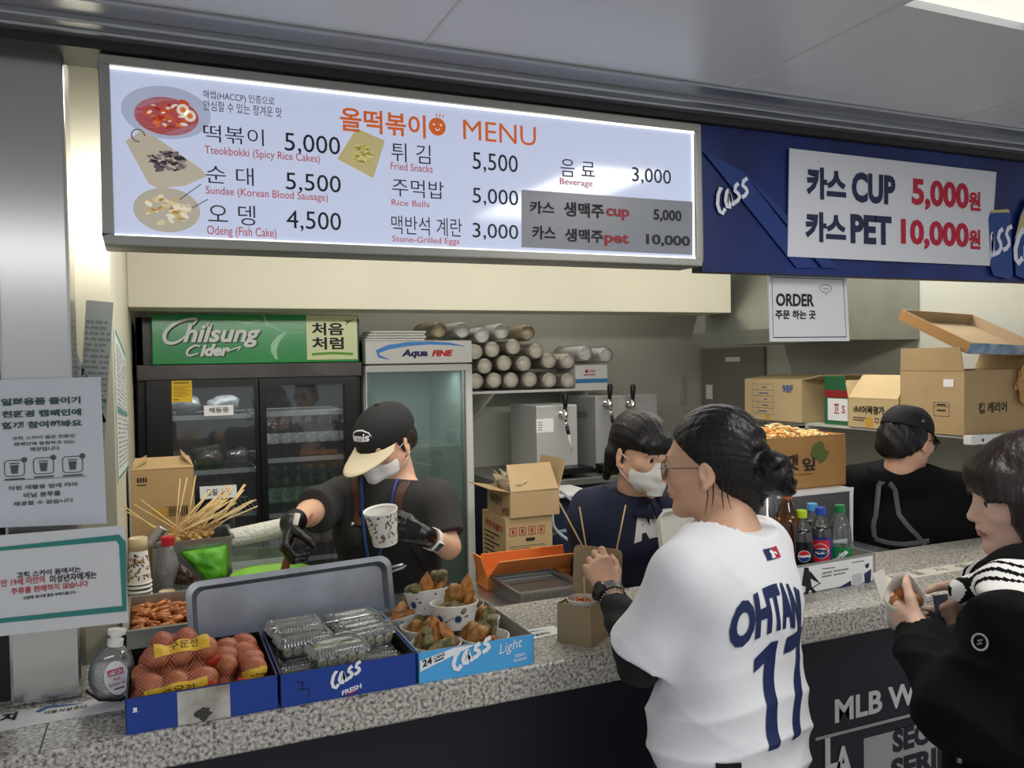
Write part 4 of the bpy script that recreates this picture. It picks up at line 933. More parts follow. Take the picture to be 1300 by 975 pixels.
q = MB(); lump(q, (3.16, 2.19, 1.53), (.07, .018, .07), 3, .5, 22, 14); lump(q, (3.20, 2.195, 1.59), (.06, .02, .06), 8, .5, 22, 14); q.build('crumpled_paper', mat('kraft_paper', '#b9905c', rough=.7, bump=.4, bscale=25), t)
# shallow tray lying askew on the open carton
tr = thing('cardboard_tray', 'shallow cardboard tray with blue sides lying askew on the big carton', 'tray', (3.08, 2.42, 1.70)); o_ = Matrix.Translation((3.10, 2.36, 1.735)) @ Matrix.Rotation(R(-3), 4, 'X') @ Matrix.Rotation(R(-17), 4, 'Y') @ Matrix.Rotation(R(12), 4, 'Z')
o_ = Matrix.Translation((3.06, 2.385, 1.72)) @ Matrix.Rotation(R(26), 4, 'X') @ Matrix.Rotation(R(4), 4, 'Y') @ Matrix.Rotation(R(4), 4, 'Z')
def tray_mesh(hx, hy, hh, w_, M): return MB().box(-hx, hx, -hy, hy, 0, w_, M).box(-hx, -hx+w_, -hy, hy, w_, hh, M).box(hx-w_, hx, -hy, hy, w_, hh, M).box(-hx+w_, hx-w_, -hy, -hy+w_, w_, hh, M).box(-hx+w_, hx-w_, hy-w_, hy, w_, hh, M)
tray_mesh(.235, .165, .045, .004, o_).build('tray', M_CARDIN, tr)
g = MB(); g.box(-.2365, .2365, -.1675, -.1655, .003, .044, o_).box(.2352, .237, -.165, .165, .003, .044, o_); g.build('blue_side', mat('tray_blue', '#2e78b4', rough=.45, var=.5, vscale=14, vcol='#c2d4e4'), tr)
q = MB(); q.box(-.2372, -.2352, -.165, .165, .003, .044, o_); q.build('brown_side', M_CARDK, tr)

# perilla box with fried strips on a white rack
t = thing('wire_box', 'white framed clear storage box under the perilla leaf carton', 'box', (2.08, 2.3, CT))
RZ = 1.19
fb = MB()
for x in (1.90, 2.235):
    for y in (2.20, 2.46): fb.box(x, x+.012, y, y+.012, 1.0, RZ)
fb.box(1.90, 2.247, 2.20, 2.472, RZ-.012, RZ).box(1.90, 2.247, 2.20, 2.212, 1.0, 1.012).box(1.90, 1.912, 2.2, 2.472, 1.0, 1.012).box(2.235, 2.247, 2.2, 2.472, 1.0, 1.012)
fb.build('frame', M_WHITE, t, bevel=.002)
MB().box(1.912, 2.235, 2.204, 2.207, 1.012, RZ-.012).box(1.904, 1.907, 2.21, 2.46, 1.012, RZ-.012).build('pane', clear_mat('smoky_pane', tint=(.7, .72, .72), opacity=.25, rough=.1, gloss=.6, col=(.45, .46, .45)), t)
MB().box(1.93, 2.21, 2.24, 2.44, 1.013, 1.085).build('contents', mat('blue_pack', '#2a527c', rough=.4), t)
st_ = thing('prep_stand', 'low steel side table under the white framed storage box', 'table', (2.07, 2.33, 0))
MB().box(1.84, 2.26, 2.0, 2.50, .965, 1.0).build('table_top', M_STEEL, st_, bevel=.004)
for x in (1.87, 2.23):
    for y in (2.04, 2.46): MB().tube([(x, y, 0), (x, y, .965)], .016).build('leg', M_STEEL, st_, True)
t = carton('perilla_carton', 'brown perilla leaf carton heaped with fried strips beside the black hoodie', 1.905, 2.275, 2.26, 2.52, RZ, 1.375, {}, M_CARDK)
Fy = FY(2.2595); kq = lambda x, y: Fy.px(860+x/2.955, 360+y/2.955)
def W7(mb, s, a, b, **k): p, q = kq(*a), kq(*b); write(mb, s, Fy, p[0], p[1], q[0], q[1], **k)
g = MB(); W7(g, '깻', (400, 706), (455, 640), bold=.03); W7(g, '잎', (468, 704), (516, 650), bold=.03); 
for x in (372,): W7(g, ':', (x, 700), (x+10, 650), bold=.02)
a, b_ = kq(386, 757), kq(472, 749); rect(g, Fy, a[0], a[1], b_[0], b_[1]); a, b_ = kq(412, 720), kq(505, 714); rect(g, Fy, a[0], a[1], b_[0], b_[1]); g.build('print', M_PRINTB, t)
g = MB(); poly(g, [kq(*p) for p in ((498, 640), (510, 605), (535, 590), (548, 600), (552, 620), (570, 632), (556, 660), (535, 676), (525, 660), (505, 655))], Fy); g.build('leaf_print', mat('leaf_print', '#56622f', rough=.6), t)
a, b_ = kq(290, 575), kq(607, 564)
M_STRIP = [mat('fried_strip', '#e8b060', rough=.55, var=.2, vscale=30), mat('pale_strip', '#f2d49a', rough=.55, var=.2, vscale=30), mat('dark_strip', '#d08a3c', rough=.5, var=.2, vscale=30)]
s_ = MB(); r_ = random.Random(4)
for i in range(420):
    x = r_.uniform(1.93, 2.25); y = r_.uniform(2.285, 2.5); hh = .052*(1-abs(x-2.06)/.26)*(1-abs(y-2.37)/.2)+.0; z = 1.352+r_.uniform(0, 1)*max(hh, .01)+.008
    a_ = r_.uniform(0, 6.28); tl = r_.uniform(-.5, .5); L = r_.uniform(.012, .024); d_ = Vector((math.cos(a_)*L, math.sin(a_)*L, tl*L)); c_ = Vector((x, y, z)); bnd = Vector((r_.uniform(-.006, .006), r_.uniform(-.006, .006), r_.uniform(0, .008)))
    s_.cur = r_.choice((0, 0, 1, 1, 2)); s_.tube([c_-d_, c_+bnd, c_+d_], [.0025, .0042, .0025], 6)
tag(s_.build('fried_strips', M_STRIP, None, True), 'heap of golden fried strips filling the perilla leaf carton', 'fried snack', kind='stuff')
MB().box(1.912, 2.268, 2.267, 2.513, 1.345, 1.352).build('liner', M_PAPER, t)

# yellow topped carton and white box beyond the black jacket
t = carton('cardboard_carton', 'cream carton with yellow flap at the far right end of the counter', 2.97, 3.20, 2.22, 2.38, .84, 1.075, {'-x': (80, .07), '-y': (70, .07)}, mat('cream_carton', '#d8c9a4', rough=.6), cat='carton')
g = MB(); g.box(2.90, 3.22, 2.15, 2.39, 1.076, 1.084); g.build('yellow_lid', mat('yellow_board', '#c9952f', rough=.5), t)
Fx = Fr((2.9695, 2.38, .84), (0, -1, 0), (0, 0, 1)); print_on(t, Fx, [('r', (.09, .146, .11, .15)), ('r', (.092, .138, .098, .146)), ('r', (.102, .138, .108, .146)), ('r', (.09, .12, .096, .132)), ('r', (.10, .118, .11, .123)), ('r', (.103, .123, .107, .132))], M_PRINTB)
MB().box(2.99, 3.18, 2.24, 2.36, 0, .839).build('stand', M_BLACK, t)
t = MB().box(2.60, 2.95, 1.84, 1.97, CT+.0005, CT+.055).build('white_box', M_PAPER, None, bevel=.003); tag(t, 'white flat box on the counter end beyond the black jacket', 'box')

# ---------------------------------------------------------------- stacked cartons in the middle
Y0 = 3.30
cx = [at(600, 640, Y=Y0).x, at(648, 640, Y=Y0).x, at(710, 630, Y=Y0).x]
zt, zb = at(648, 625, Y=Y0).z, at(648, 659, Y=Y0).z; z2 = at(640, 727, Y=Y0).z
xl, xr = cx[1], cx[2]; yl = Y0+.27
t = carton('chopstick_carton', 'topmost open carton of the middle stack holding wrapped skewers', xl, xr, Y0, yl, zb, zt, {'-y': (-32, .13), '+x': (18, .13), '-x': (78, .10)}, M_CARD, cat='carton')
Fy = FY(Y0-.0005); W = xr-xl; H = zt-zb; Fx = Fr((xl-.0005, yl, zb), (0, -1, 0), (0, 0, 1))
print_on(t, Fy, [('w', '노릇노', (W*.18, H*.42, W*.42, H*.70), {'bold': .04}), ('w', '명가', (W*.58, H*.50, W*.84, H*.80), {'bold': .03}), ('r', (W*.18, H*.24, W*.40, H*.28)), ('r', (W*.18, H*.16, W*.36, H*.20)), ('f', (W*.62, H*.16, W*.72, H*.36, .004)), ('f', (W*.75, H*.14, W*.84, H*.40, .006))], M_PRINTB)
print_on(t, Fx, [('w', '어묵명가', (.03, H*.35, .17, H*.75), {'bold': .02}), ('f', (.21, H*.1, .23, H*.35, .004)), ('f', (.235, H*.1, .255, H*.35, .004))], M_PRINTB)
print_on(t, Fx, [('d', (.19, H*.2, .012))], M_PRINTR)
g = MB(); rect(g, Fy, W*.42, 0, W*.6, H*.3, .0012); rect(g, Fy, W*.40, H*.3, W*.55, H, .0011); g.build('tape', mat('clear_tape', '#c7ab7c', rough=.25), t)
sk_ = MB(); r_ = random.Random(5)
for i in range(95):
    x = r_.uniform(xl+.01, xl+.10); y = r_.uniform(Y0+.02, yl-.10); z = zt-.005+r_.uniform(0, .045); L = .10; a_ = r_.uniform(-.25, .25)+2.2
    c_ = Vector((x+.02, y+.05, z)); d_ = Vector((math.cos(a_)*L*.45, math.sin(a_)*L, r_.uniform(.0, .06))); sk_.tube([c_-d_*.5, c_+d_*.7], .0016, 5)
tag(sk_.build('wooden_skewers', mat('pale_wood', '#ecd9ae', rough=.5, var=.1), None, True), 'bundle of bare wooden skewers in plastic inside the open middle carton', 'skewers', kind='stuff')
q = MB(); lump(q, (xl+.07, Y0+.12, zt+.015), (.065, .11, .045), 12, .35, 24, 14); bg = q.build('plastic_bag', clear_mat('bag_film', opacity=.07, rough=.12, gloss=.8), None, True); tag(bg, 'clear plastic bag around the skewers in the open middle carton', 'bag')
x2 = at(640, 690, Y=Y0+.03).x; x3 = at(699, 690, Y=Y0+.03).x
t = carton('seaweed_carton', 'tan carton with red lettering and handle hole, second in the middle stack', x2, x3, Y0+.01, yl+.02, z2, zb, {}, M_CARD, closed=True, cat='carton')
H = zb-z2; W = x3-x2; Fy = Fr((x2, Y0+.0095, z2), (1, 0, 0), (0, 0, 1)); Fx = Fr((x2-.0005, yl+.02, z2), (0, -1, 0), (0, 0, 1))
it = []
for i in range(4): u0 = W*(.08+.2*i); it += [('f', (u0, H*.66, u0+W*.15, H*.82, .003)), ('r', (u0+W*.05, H*.70, u0+W*.1, H*.78))]
print_on(t, Fy, it, M_PRINTR); print_on(t, Fy, [('f', (W*.08, H*.24, W*.82, H*.46, .002)), ('r', (W*.08, H*.34, W*.82, H*.346)), ('r', (W*.12, H*.38, W*.5, H*.41)), ('r', (W*.12, H*.28, W*.7, H*.31))], M_PRINTB)
g = MB(); poly(g, rrect(W*.42, H*.54, W*.62, H*.60, H*.028), Fy, .001); g.build('handle_hole', M_INK, t); g = MB(); rect(g, Fy, W*.45, 0, W*.65, H*.2, .0012); g.build('tape', M_TAPE, t)
print_on(t, Fx, [('w', '건강', (.04, H*.72, .12, H*.86), {'bold': .03}), ('w', '더블다', (.13, H*.70, .25, H*.84), {'bold': .03})], M_PRINTR)
print_on(t, Fx, [('r', (.03, H*(.6-.09*i), .03+.06*(3-i % 2), H*(.63-.09*i))) for i in range(6)], M_PRINTB)
t = carton('seaweed_carton', 'lower tan carton with red lettering under the two others in the middle', x2-.005, x3+.008, Y0+.005, yl+.02, z2-.30, z2, {}, M_CARD, closed=True, cat='carton')
Fx = Fr((x2-.0055, yl+.02, z2-.30), (0, -1, 0), (0, 0, 1)); print_on(t, Fx, [('w', '건강더블', (.04, .21, .25, .25), {'bold': .03})], M_PRINTR)
t = carton('seaweed_carton', 'bottom carton of the middle stack standing on the floor', x2-.008, x3+.01, Y0+.005, yl+.02, 0, z2-.30, {}, M_CARD, closed=True, cat='carton')

# steel pan with open orange carton flaps on the prep table
PZ = .985
t = thing('steel_pan', 'shallow clear-lidded steel pan in front of the orange flaps', 'pan', (.98, 2.12, PZ))
Mx = Matrix.Translation((.985, 2.13, PZ+.0)); tray_mesh(.095, .10, .045, .003, Mx).build('pan', M_STEEL, t); MB().box(-.088, .088, -.093, .093, .03, .033, Mx).build('lid', clear_mat('pan_lid', tint=(.75, .77, .75), opacity=.3, rough=.08, gloss=.6, col=(.6, .62, .6)), t)
MB().box(-.102, .102, -.107, -.097, .042, .047, Mx).box(-.102, .102, .097, .107, .042, .047, Mx).box(-.105, -.095, -.1, .1, .042, .047, Mx).box(.095, .105, -.1, .1, .042, .047, Mx).build('rim', M_STEEL, t)
t = carton('orange_carton', 'open carton with bright orange flaps behind the steel pan', .88, 1.18, 2.245, 2.335, PZ, PZ+.04, {'-x': (15, .06), '-y': (48, .085), '+x': (45, .07), '+y': (-8, .05)}, mat('orange_card', '#d8803f', rough=.5), cat='carton')
# ---------------------------------------------------------------- beverage trays along the counter front
M_BLUE = mat('tray_royal_blue', '#123a92', rough=.4, var=.08); M_LBLUE = mat('tray_sky_blue', '#4ba6e2', rough=.4, var=.05); M_GREYB = mat('grey_board', '#8d8a85', rough=.7); M_BLKIN = mat('black_lining', '#141416', rough=.35)
M_WINK = mat('white_ink', '#e8eaf0', rough=.5); TH = .062; TY = 1.566
def drink_tray(label, x0, x1, y1, m, mi):
    t_ = thing('drinks_tray', label, 'tray', ((x0+x1)/2, (TY+y1)/2, CT)); w_ = .0035
    MB().box(x0, x1, TY, TY+.001, CT, CT+TH).box(x0, x0+.001, TY, y1, CT, CT+TH).box(x1-.001, x1, TY, y1, CT, CT+TH).box(x0, x1, y1-.001, y1, CT, CT+TH).build('printed_side', m, t_)
    MB().box(x0+.001, x1-.001, TY+.001, y1-.001, CT, CT+w_).box(x0+.001, x0+w_, TY+.001, y1-.001, CT, CT+TH+.0005).box(x1-w_, x1-.001, TY+.001, y1-.001, CT, CT+TH+.0005).box(x0+.001, x1-.001, TY+.001, TY+w_, CT, CT+TH+.0005).box(x0+.001, x1-.001, y1-w_, y1-.001, CT, CT+TH+.0005).build('lining', mi, t_)
    return t_, Fr((x0, TY-.0004, CT), (1, 0, 0), (0, 0, 1)), x1-x0
EX0, EX1, KX1, LX0, LX1 = -.060, .195, .459, .4635, .714
te, Fe, We = drink_tray('royal blue cardboard tray with a stained white patch full of egg nets', EX0, EX1, 1.845, M_BLUE, M_BLKIN)
g = MB(); rect(g, Fe, We*.325, .001, We*.67, TH-.001); g.build('white_patch', mat('stained_paper', '#cfccc4', rough=.6, var=.35, vscale=20, vcol='#8a857c'), te)
g = MB(); rr = random.Random(2); c_ = (We*.49, TH*.24); poly(g, [(c_[0]+(.014+rr.uniform(-.004, .003))*math.cos(2*PI*i/16), c_[1]+(.012+rr.uniform(-.003, .003))*math.sin(2*PI*i/16)) for i in range(16)], Fe, .0016); g.build('stain', mat('dark_stain', '#3c3a36', rough=.7), te)
g = MB(); rect(g, Fe, .012, .040, .018, .046, .001); rect(g, Fe, .011, .038, .019, .0395, .001); g.build('scuff', M_WINK, te)
tk, Fk, Wk = drink_tray('royal blue beer can tray with white logo full of clear food boxes', EX1+.004, KX1, 1.845, M_BLUE, M_BLKIN)
fr = Fr(Fk.p(Wk*.375, .012), (math.cos(R(12)), 0, math.sin(R(12))), (-.1, 0, 1)); g = MB(); brush_word(g, fr, 0, .006, .064, .040, wt=.11); g.build('logo', M_WINK, tk)
g = MB(); fr2 = Fr(Fk.p(Wk*.435, .004), (math.cos(R(13)), 0, math.sin(R(13))), (0, 0, 1)); write(g, 'FRESH', fr2, 0, 0, .040, .009, bold=.03, shear=.15); g.build('logo_text', M_WINK, tk)
g = MB(); stroke(g, [(Wk*.46, .004), (Wk*.50, .006), (Wk*.56, .011)], [.001, .003, .0008], Fk); g.build('logo_swash', M_RED, tk)
g = MB()
for pts in ([(.028, .045), (.045, .040)], [(.030, .030), (.052, .028), (.050, .012)], [(.040, .043), (.040, .028)]): stroke(g, pts, .0022, Fk)
g.build('pen_mark', mat('pen_blue', '#0a1f5a', rough=.5), tk)
tl, Fl, Wl = drink_tray('sky blue beer can tray filled with paper bowls of fried snacks', LX0, LX1, 1.87, M_LBLUE, M_GREYB)
g = MB(); poly(g, [(.003, .024), (.003, .046), (.075, TH-.0008), (.122, TH-.0008)], Fl); g.build('white_flash', M_WINK, tl)
fr = Fr(Fl.p(Wl*.30, .008), (math.cos(R(13)), 0, math.sin(R(13))), (-.1, 0, 1)); g = MB(); brush_word(g, fr, 0, .004, .094, .044, wt=.10); g.build('logo', M_WINK, tl)
fr = Fr(Fl.p(Wl*.69, .026), (math.cos(R(10)), 0, math.sin(R(10))), (0, 0, 1)); g = MB(); write(g, 'Light', fr, 0, 0, .055, .026, bold=.0, shear=.4); fr = Fr(Fl.p(Wl*.80, .016), (1, 0, .06), (0, 0, 1)); write(g, 'ZERO', fr, .006, .004, .03, .010, bold=.02); write(g, 'SUGAR', fr, .003, -.005, .034, .001, bold=.02); g.build('logo_text', M_WINK, tl)
fr = Fr(Fl.p(.008, .032), (math.cos(R(14)), 0, math.sin(R(14))), (0, 0, 1)); g = MB(); write(g, '24', fr, 0, 0, .022, .014, bold=.03, n=.002, shear=.2); write(g, 'CANS', fr, .026, .005, .050, .012, bold=.02, n=.002, shear=.2); rect(g, fr, .026, .0, .046, .003, .002); g.build('count_text', M_INK, tl)

# ---------------------------------------------------------------- nets of brown eggs
M_EGG = mat('brown_egg', '#a5623f', rough=.45, var=.12, vscale=25)
def net_mat():
    m = bpy.data.materials.new('red_net'); m.use_nodes = True; n = m.node_tree.nodes; l = m.node_tree.links; n.clear()
    o = n.new('ShaderNodeOutputMaterial'); tc = n.new('ShaderNodeTexCoord'); sx = n.new('ShaderNodeSeparateXYZ'); l.new(tc.outputs['Object'], sx.inputs[0])
    def mt(op, a, b=None):
        q = n.new('ShaderNodeMath'); q.operation = op
        for i, v in enumerate((a, b)):
            if v is None: continue
            if isinstance(v, (int, float)): q.inputs[i].default_value = v
            else: l.new(v, q.inputs[i])
        return q.outputs[0]
    v = mt('ADD', sx.outputs['Z'], mt('MULTIPLY', sx.outputs['Y'], .8)); ds = []
    for sg in (1, -1):
        a = mt('ADD', mt('MULTIPLY', sx.outputs['X'], 150*sg), mt('MULTIPLY', v, 105)); ds.append(mt('ABSOLUTE', mt('SUBTRACT', mt('FRACT', a), .5)))
    k = mt('LESS_THAN', mt('MINIMUM', ds[0], ds[1]), .085)
    t_ = n.new('ShaderNodeBsdfTransparent'); p = n.new('ShaderNodeBsdfPrincipled'); p.inputs['Base Color'].default_value = lin('#d8806a'); p.inputs['Roughness'].default_value = .35
    mx = n.new('ShaderNodeMixShader'); l.new(k, mx.inputs[0]); l.new(t_.outputs[0], mx.inputs[1]); l.new(p.outputs[0], mx.inputs[2]); l.new(mx.outputs[0], o.inputs[0]); return m
M_NET = net_mat(); M_NETS = mat('red_net_bunch', '#c23426', rough=.4, alpha=.55); M_YEL = mat('yellow_label', '#e3b63a', rough=.45, var=.2, vscale=60)
eggv = MB(); eggv.lathe([(.0006, -.0285), (.010, -.0262), (.0165, -.020), (.0212, -.009), (.0218, .0), (.0195, .011), (.014, .020), (.008, .0252), (.0006, .0275)], 18); egg_me = eggv.build('egg', M_EGG, None, True).data
bpy.data.objects.remove(bpy.data.objects['egg'])
BAGS = [('egg net with a yellow label at the front left of its tray', [(-.030, 1.596, 0), (.014, 1.594, 0), (.058, 1.597, 0), (-.022, 1.606, 1), (.022, 1.600, 1), (.066, 1.604, 1)], (.022, 1.576, .062, .105, .026)),
        ('egg net with a yellow label heaped highest at the left of its tray', [(-.030, 1.665, 0), (.016, 1.660, 0), (.060, 1.664, 0), (-.024, 1.668, 1), (.020, 1.662, 1), (.062, 1.668, 1), (-.012, 1.655, 2), (.034, 1.658, 2), (.074, 1.664, 2)], (.034, 1.640, .125, .095, .032)),
        ('egg net at the back left of its tray behind the heaped net', [(-.028, 1.735, 0), (.018, 1.732, 0), (.062, 1.736, 0), (-.02, 1.74, 1), (.024, 1.736, 1), (.066, 1.742, 1), (.0, 1.728, 2), (.045, 1.732, 2)], None),
        ('egg net without label running down the middle right of its tray', [(.105, 1.64, 0), (.105, 1.69, 0), (.105, 1.745, 0), (.110, 1.655, 1), (.115, 1.70, 1), (.118, 1.75, 1), (.110, 1.80, 0), (.105, 1.595, 0)], None),
        ('egg net with a small yellow label at the front right of its tray', [(.150, 1.600, 0), (.152, 1.650, 0), (.152, 1.700, 0), (.155, 1.755, 0), (.158, 1.615, 1), (.156, 1.665, 1), (.152, 1.715, 1), (.155, 1.765, 1)], (.160, 1.580, .060, .045, .042))]
for bi, (lab, eggs, lb) in enumerate(BAGS):
    t_ = thing('egg_net', lab, 'egg net', (eggs[1][0], eggs[1][1], CT+.004), 0, 'nets of brown eggs in the blue tray'); rr = random.Random(bi+3)
    xs = [e[0] for e in eggs]; ys = [e[1] for e in eggs]; V_ = Vol((min(xs)-.05, min(ys)-.05, CT-.02), (max(xs)+.05, max(ys)+.05, CT+.20), .0028)
    for (x, y, k) in eggs:
        c_ = Vector((x+rr.uniform(-.002, .002), y+.006, CT+.0265+k*.036+rr.uniform(-.001, .002))); Mr = Matrix.Rotation(rr.uniform(0, 6.28), 3, 'Z') @ Matrix.Rotation(PI/2+rr.uniform(-.35, .35), 3, 'X')
        o = bpy.data.objects.new('egg', egg_me); C.objects.link(o); o.parent = t_; o.matrix_parent_inverse = t_.matrix_basis.inverted(); o.location = c_; o.rotation_euler = Mr.to_euler()
        V_.ell(c_, (.0224, .0224, .0286), Mr, k=.016)
    if bi in (0, 1): V_.chain([(min(xs)-.012, eggs[0][1], CT+.05), (min(xs)-.020, eggs[0][1]-.004, CT+.030)], [.010, .004], .012)
    nt = V_.build('net', M_NET, t_, 2)
    q = MB(); p_ = Vector((max(xs)+.016, eggs[-1][1]-.012, CT+.05+.03*(bi in (1,)))); lump(q, p_, (.013, .009, .012), bi, .5, 12, 8); q.build('net_knot', M_NETS, t_, True)
    if lb:
        fr = Fr((lb[0], lb[1], CT+lb[2]), (1, 0, .10), (0, .55, .83)); ww, hh = lb[3]/2, lb[4]/2
        wrap_write('label', '', M_YEL, t_, [nt], fr, -ww, -hh, ww, hh, off=.0016, depth=.12, maxe=.008, draw=lambda mb: poly(mb, [(-ww, -hh), (-ww*.3, -hh*.85), (ww, -hh), (ww, hh), (ww*.2, hh*.85), (-ww, hh)], fr, 0))
        wrap_write('label_text', '구운란', M_INK, t_, [nt], fr, -ww*.45, -hh*.5, ww*.62, hh*.5, off=.0024, depth=.12, maxe=.006, bold=.0)

# ---------------------------------------------------------------- clear boxes of rice rolls
M_CLAM = clear_mat('clamshell', opacity=.20, rough=.06, gloss=1.0, col=(.85, .87, .85)); M_SEAW = mat('seaweed', '#1c2116', rough=.4); M_RICE = mat('rice', '#e8e2d0', rough=.6, var=.1, vscale=90); M_PICK = mat('pickle', '#d8b83a', rough=.4); M_GREENV = mat('spinach', '#5f6f2c', rough=.5)
def clamshell():
    t_ = thing('rice_roll_pack', '', 'food pack', (0, 0, 0), 0, 'clear packs of rice rolls in the blue tray'); a, b_, h = .058, .040, .042
    q = MB(); F0 = Fr((0, 0, 0), (1, 0, 0), (0, 1, 0))
    def ring(sx, sy, z, rr=.010): return [(u, v, z) for u, v in rrect(-sx, -sy, sx, sy, rr, 4)]
    def loft(rs):
        n = len(rs[0]); vs = [p for r in rs for p in r]; fs = []
        for i in range(len(rs)-1):
            for k in range(n): k2 = (k+1) % n; fs.append((i*n+k, i*n+k2, (i+1)*n+k2, (i+1)*n+k))
        return vs, fs+[tuple(range(n))[::-1]], fs+[tuple((len(rs)-1)*n+k for k in range(n))]
    v, f0, f1 = loft([ring(a*.84, b_*.82, .001), ring(a*.9, b_*.9, .015), ring(a*.96, b_*.95, .020), ring(a, b_, .021), ring(a, b_, .0225)]); MB().add(v, f0).build('base', M_CLAM, t_, 'auto')
    v, f0, f1 = loft([ring(a, b_, .0232), ring(a*.97, b_*.96, .024), ring(a*.92, b_*.88, .032), ring(a*.88, b_*.84, .039), ring(a*.80, b_*.74, .040), ring(a*.78, b_*.70, .038), ring(a*.70, b_*.6, .038)]); q = MB().add(v, f1)
    for i in range(15):
        x = -a*.8+i*a*1.6/14
        for s_ in (-1, 1): q.tube([(x, s_*b_*.965, .0245), (x, s_*b_*.90, .032), (x, s_*b_*.85, .039)], .0014, 5)
    for i in range(9):
        y = -b_*.7+i*b_*1.4/8
        for s_ in (-1, 1): q.tube([(s_*a*.975, y, .0245), (s_*a*.93, y, .032), (s_*a*.885, y, .039)], .0014, 5)
    for s_ in (-1, 1): q.tube([(-a*.62, s_*b_*.42, .0385), (0, s_*b_*.42, .0400), (a*.62, s_*b_*.42, .0385)], .0022, 6)
    q.build('lid', M_CLAM, t_, 'auto')
    me = None
    for j in range(2):
        for i in range(5):
            x, y = -.040+i*.020, -.016+j*.032
            if me is None:
                q = MB(); Mr = Matrix.Rotation(PI/2, 4, 'X'); q.cur = 0; q.lathe([(.0094, -.014), (.0096, -.013), (.0096, .013), (.0094, .014)], 14, Mr, cap0=False, cap1=False)
                q.cur = 1; q.lathe([(.0001, -.0142), (.0092, -.0135)], 14, Mr, cap0=False, cap1=False); q.lathe([(.0092, .0135), (.0001, .0142)], 14, Mr, cap0=False, cap1=False)
                for s_ in (-1, 1):
                    q.cur = 2; q.lathe([(.0001, s_*.0150), (.0032, s_*.0146), (.0034, s_*.0135)], 8, Mr, cap0=False, cap1=False)
                    q.cur = 3; q.add([(x_+.004, -s_*.0149, z_+.0025) for x_, z_ in ((-.0015, -.0015), (.002, -.001), (.001, .002))], [(0, 1, 2)])
                o = q.build('rice_roll', [M_SEAW, M_RICE, M_PICK, M_GREENV], t_); me = o.data
            else: o = link('rice_roll', me, t_)
            o.location = (x, y, .0125)
    return t_
cp = clamshell(); first = True
PK = [(.263, 1.618, 0, 3, 'bottom layer, front left corner'), (.393, 1.618, 0, -3, 'bottom layer, front right corner'), (.263, 1.705, 0, 2, 'bottom layer, middle of the left column'), (.393, 1.705, 0, -2, 'bottom layer, middle of the right column'), (.263, 1.792, 0, 0, 'bottom layer, back left corner'), (.393, 1.792, 0, 1, 'bottom layer, back right corner'),
      (.318, 1.632, 1, 8, 'lying alone across the front of the upper layer'), (.268, 1.722, 1, 5, 'upper layer, left behind the front one'), (.392, 1.712, 1, 12, 'upper layer, right behind the front one'), (.262, 1.806, 1, 4, 'upper layer, back left'), (.388, 1.800, 1, 10, 'upper layer, back right')]
for (x, y, k, a_, wh_) in PK:
    o = cp if first else copy_tree(cp); first = False; o.location = (x, y, CT+.0042+k*.0425); o.rotation_euler = (R(-1.5) if k else 0, 0, R(a_)); o['label'] = 'clear rice roll pack, '+wh_

# ---------------------------------------------------------------- paper bowls of fried snacks
M_BOWL = mat('bowl_paper', '#dedcd6', rough=.45); M_STAR = mat('star_navy', '#22355f', rough=.5)
def bowl():
    t_ = thing('paper_bowl', '', 'bowl', (0, 0, 0), 0, 'star printed paper bowls of fried snacks'); r0, r1, h = .040, .0515, .052
    MB().lathe([(r0-.003, .004), (r0-.001, .0), (r0, .0), (r1, h-.003), (r1+.0015, h-.001), (r1+.0015, h+.001), (r1-.0005, h+.0012), (r1-.002, h-.002), (r0-.001, .006), (.001, .005)], 40, cap1=False, cap0=False).build('bowl', M_BOWL, t_, 'auto')
    g = MB(); rr = random.Random(11)
    def on(a, z, du, dv, off=.0011):
        zz = z+dv; r = r0+(r1-r0)*zz/h+off; return (r*math.cos(a+du/r), r*math.sin(a+du/r), zz)
    for k in range(7):
        a = 2*PI*k/7-1.75
        if k % 2 == 0:
            n = 22; g.add([on(a, .025, 0, 0)]+[on(a, .025, (.0105 if i % 2 else .006)*math.cos(2*PI*i/n), (.0105 if i % 2 else .006)*math.sin(2*PI*i/n)) for i in range(n)], [(0, 1+i, 1+(i+1) % n) for i in range(n)])
        for q_ in range(5):
            ac = a+.45+rr.uniform(-.2, .2); z = rr.uniform(.012, .044); r_ = rr.uniform(.001, .0024); g.add([on(ac, z, r_*math.cos(x), r_*math.sin(x)) for x in np.linspace(0, 5.5, 8)], [tuple(range(8))])
    g.build('star_print', M_STAR, t_); return t_
BW = [(.520, 1.624, .0040, 0, 0, 'front left corner of the sky blue tray'), (.626, 1.622, .0040, 0, 0, 'front right corner of the sky blue tray'), (.522, 1.728, .0050, 5, 0, 'left side of the sky blue tray, second from the front'), (.652, 1.722, .0050, 4, 6, 'right side of the sky blue tray, second from the front'),
      (.520, 1.810, .012, 16, 4, 'back left corner of the sky blue tray'), (.657, 1.812, .010, 14, 0, 'back right corner of the sky blue tray'), (.558, 1.788, .066, -8, -12, 'raised at the back of the heap of bowls'), (.584, 1.690, .062, -4, 0, 'raised in the middle of the heap of bowls')]
bp_ = bowl(); BO = []
for i, (x, y, dz, rx, ry, wh_) in enumerate(BW):
    o = bp_ if i == 0 else copy_tree(bp_); o.location = (x, y, CT+dz); o.rotation_euler = (R(rx), R(ry), i*.9 if i else 0); o['label'] = 'star printed paper bowl, '+wh_; BO.append(o)
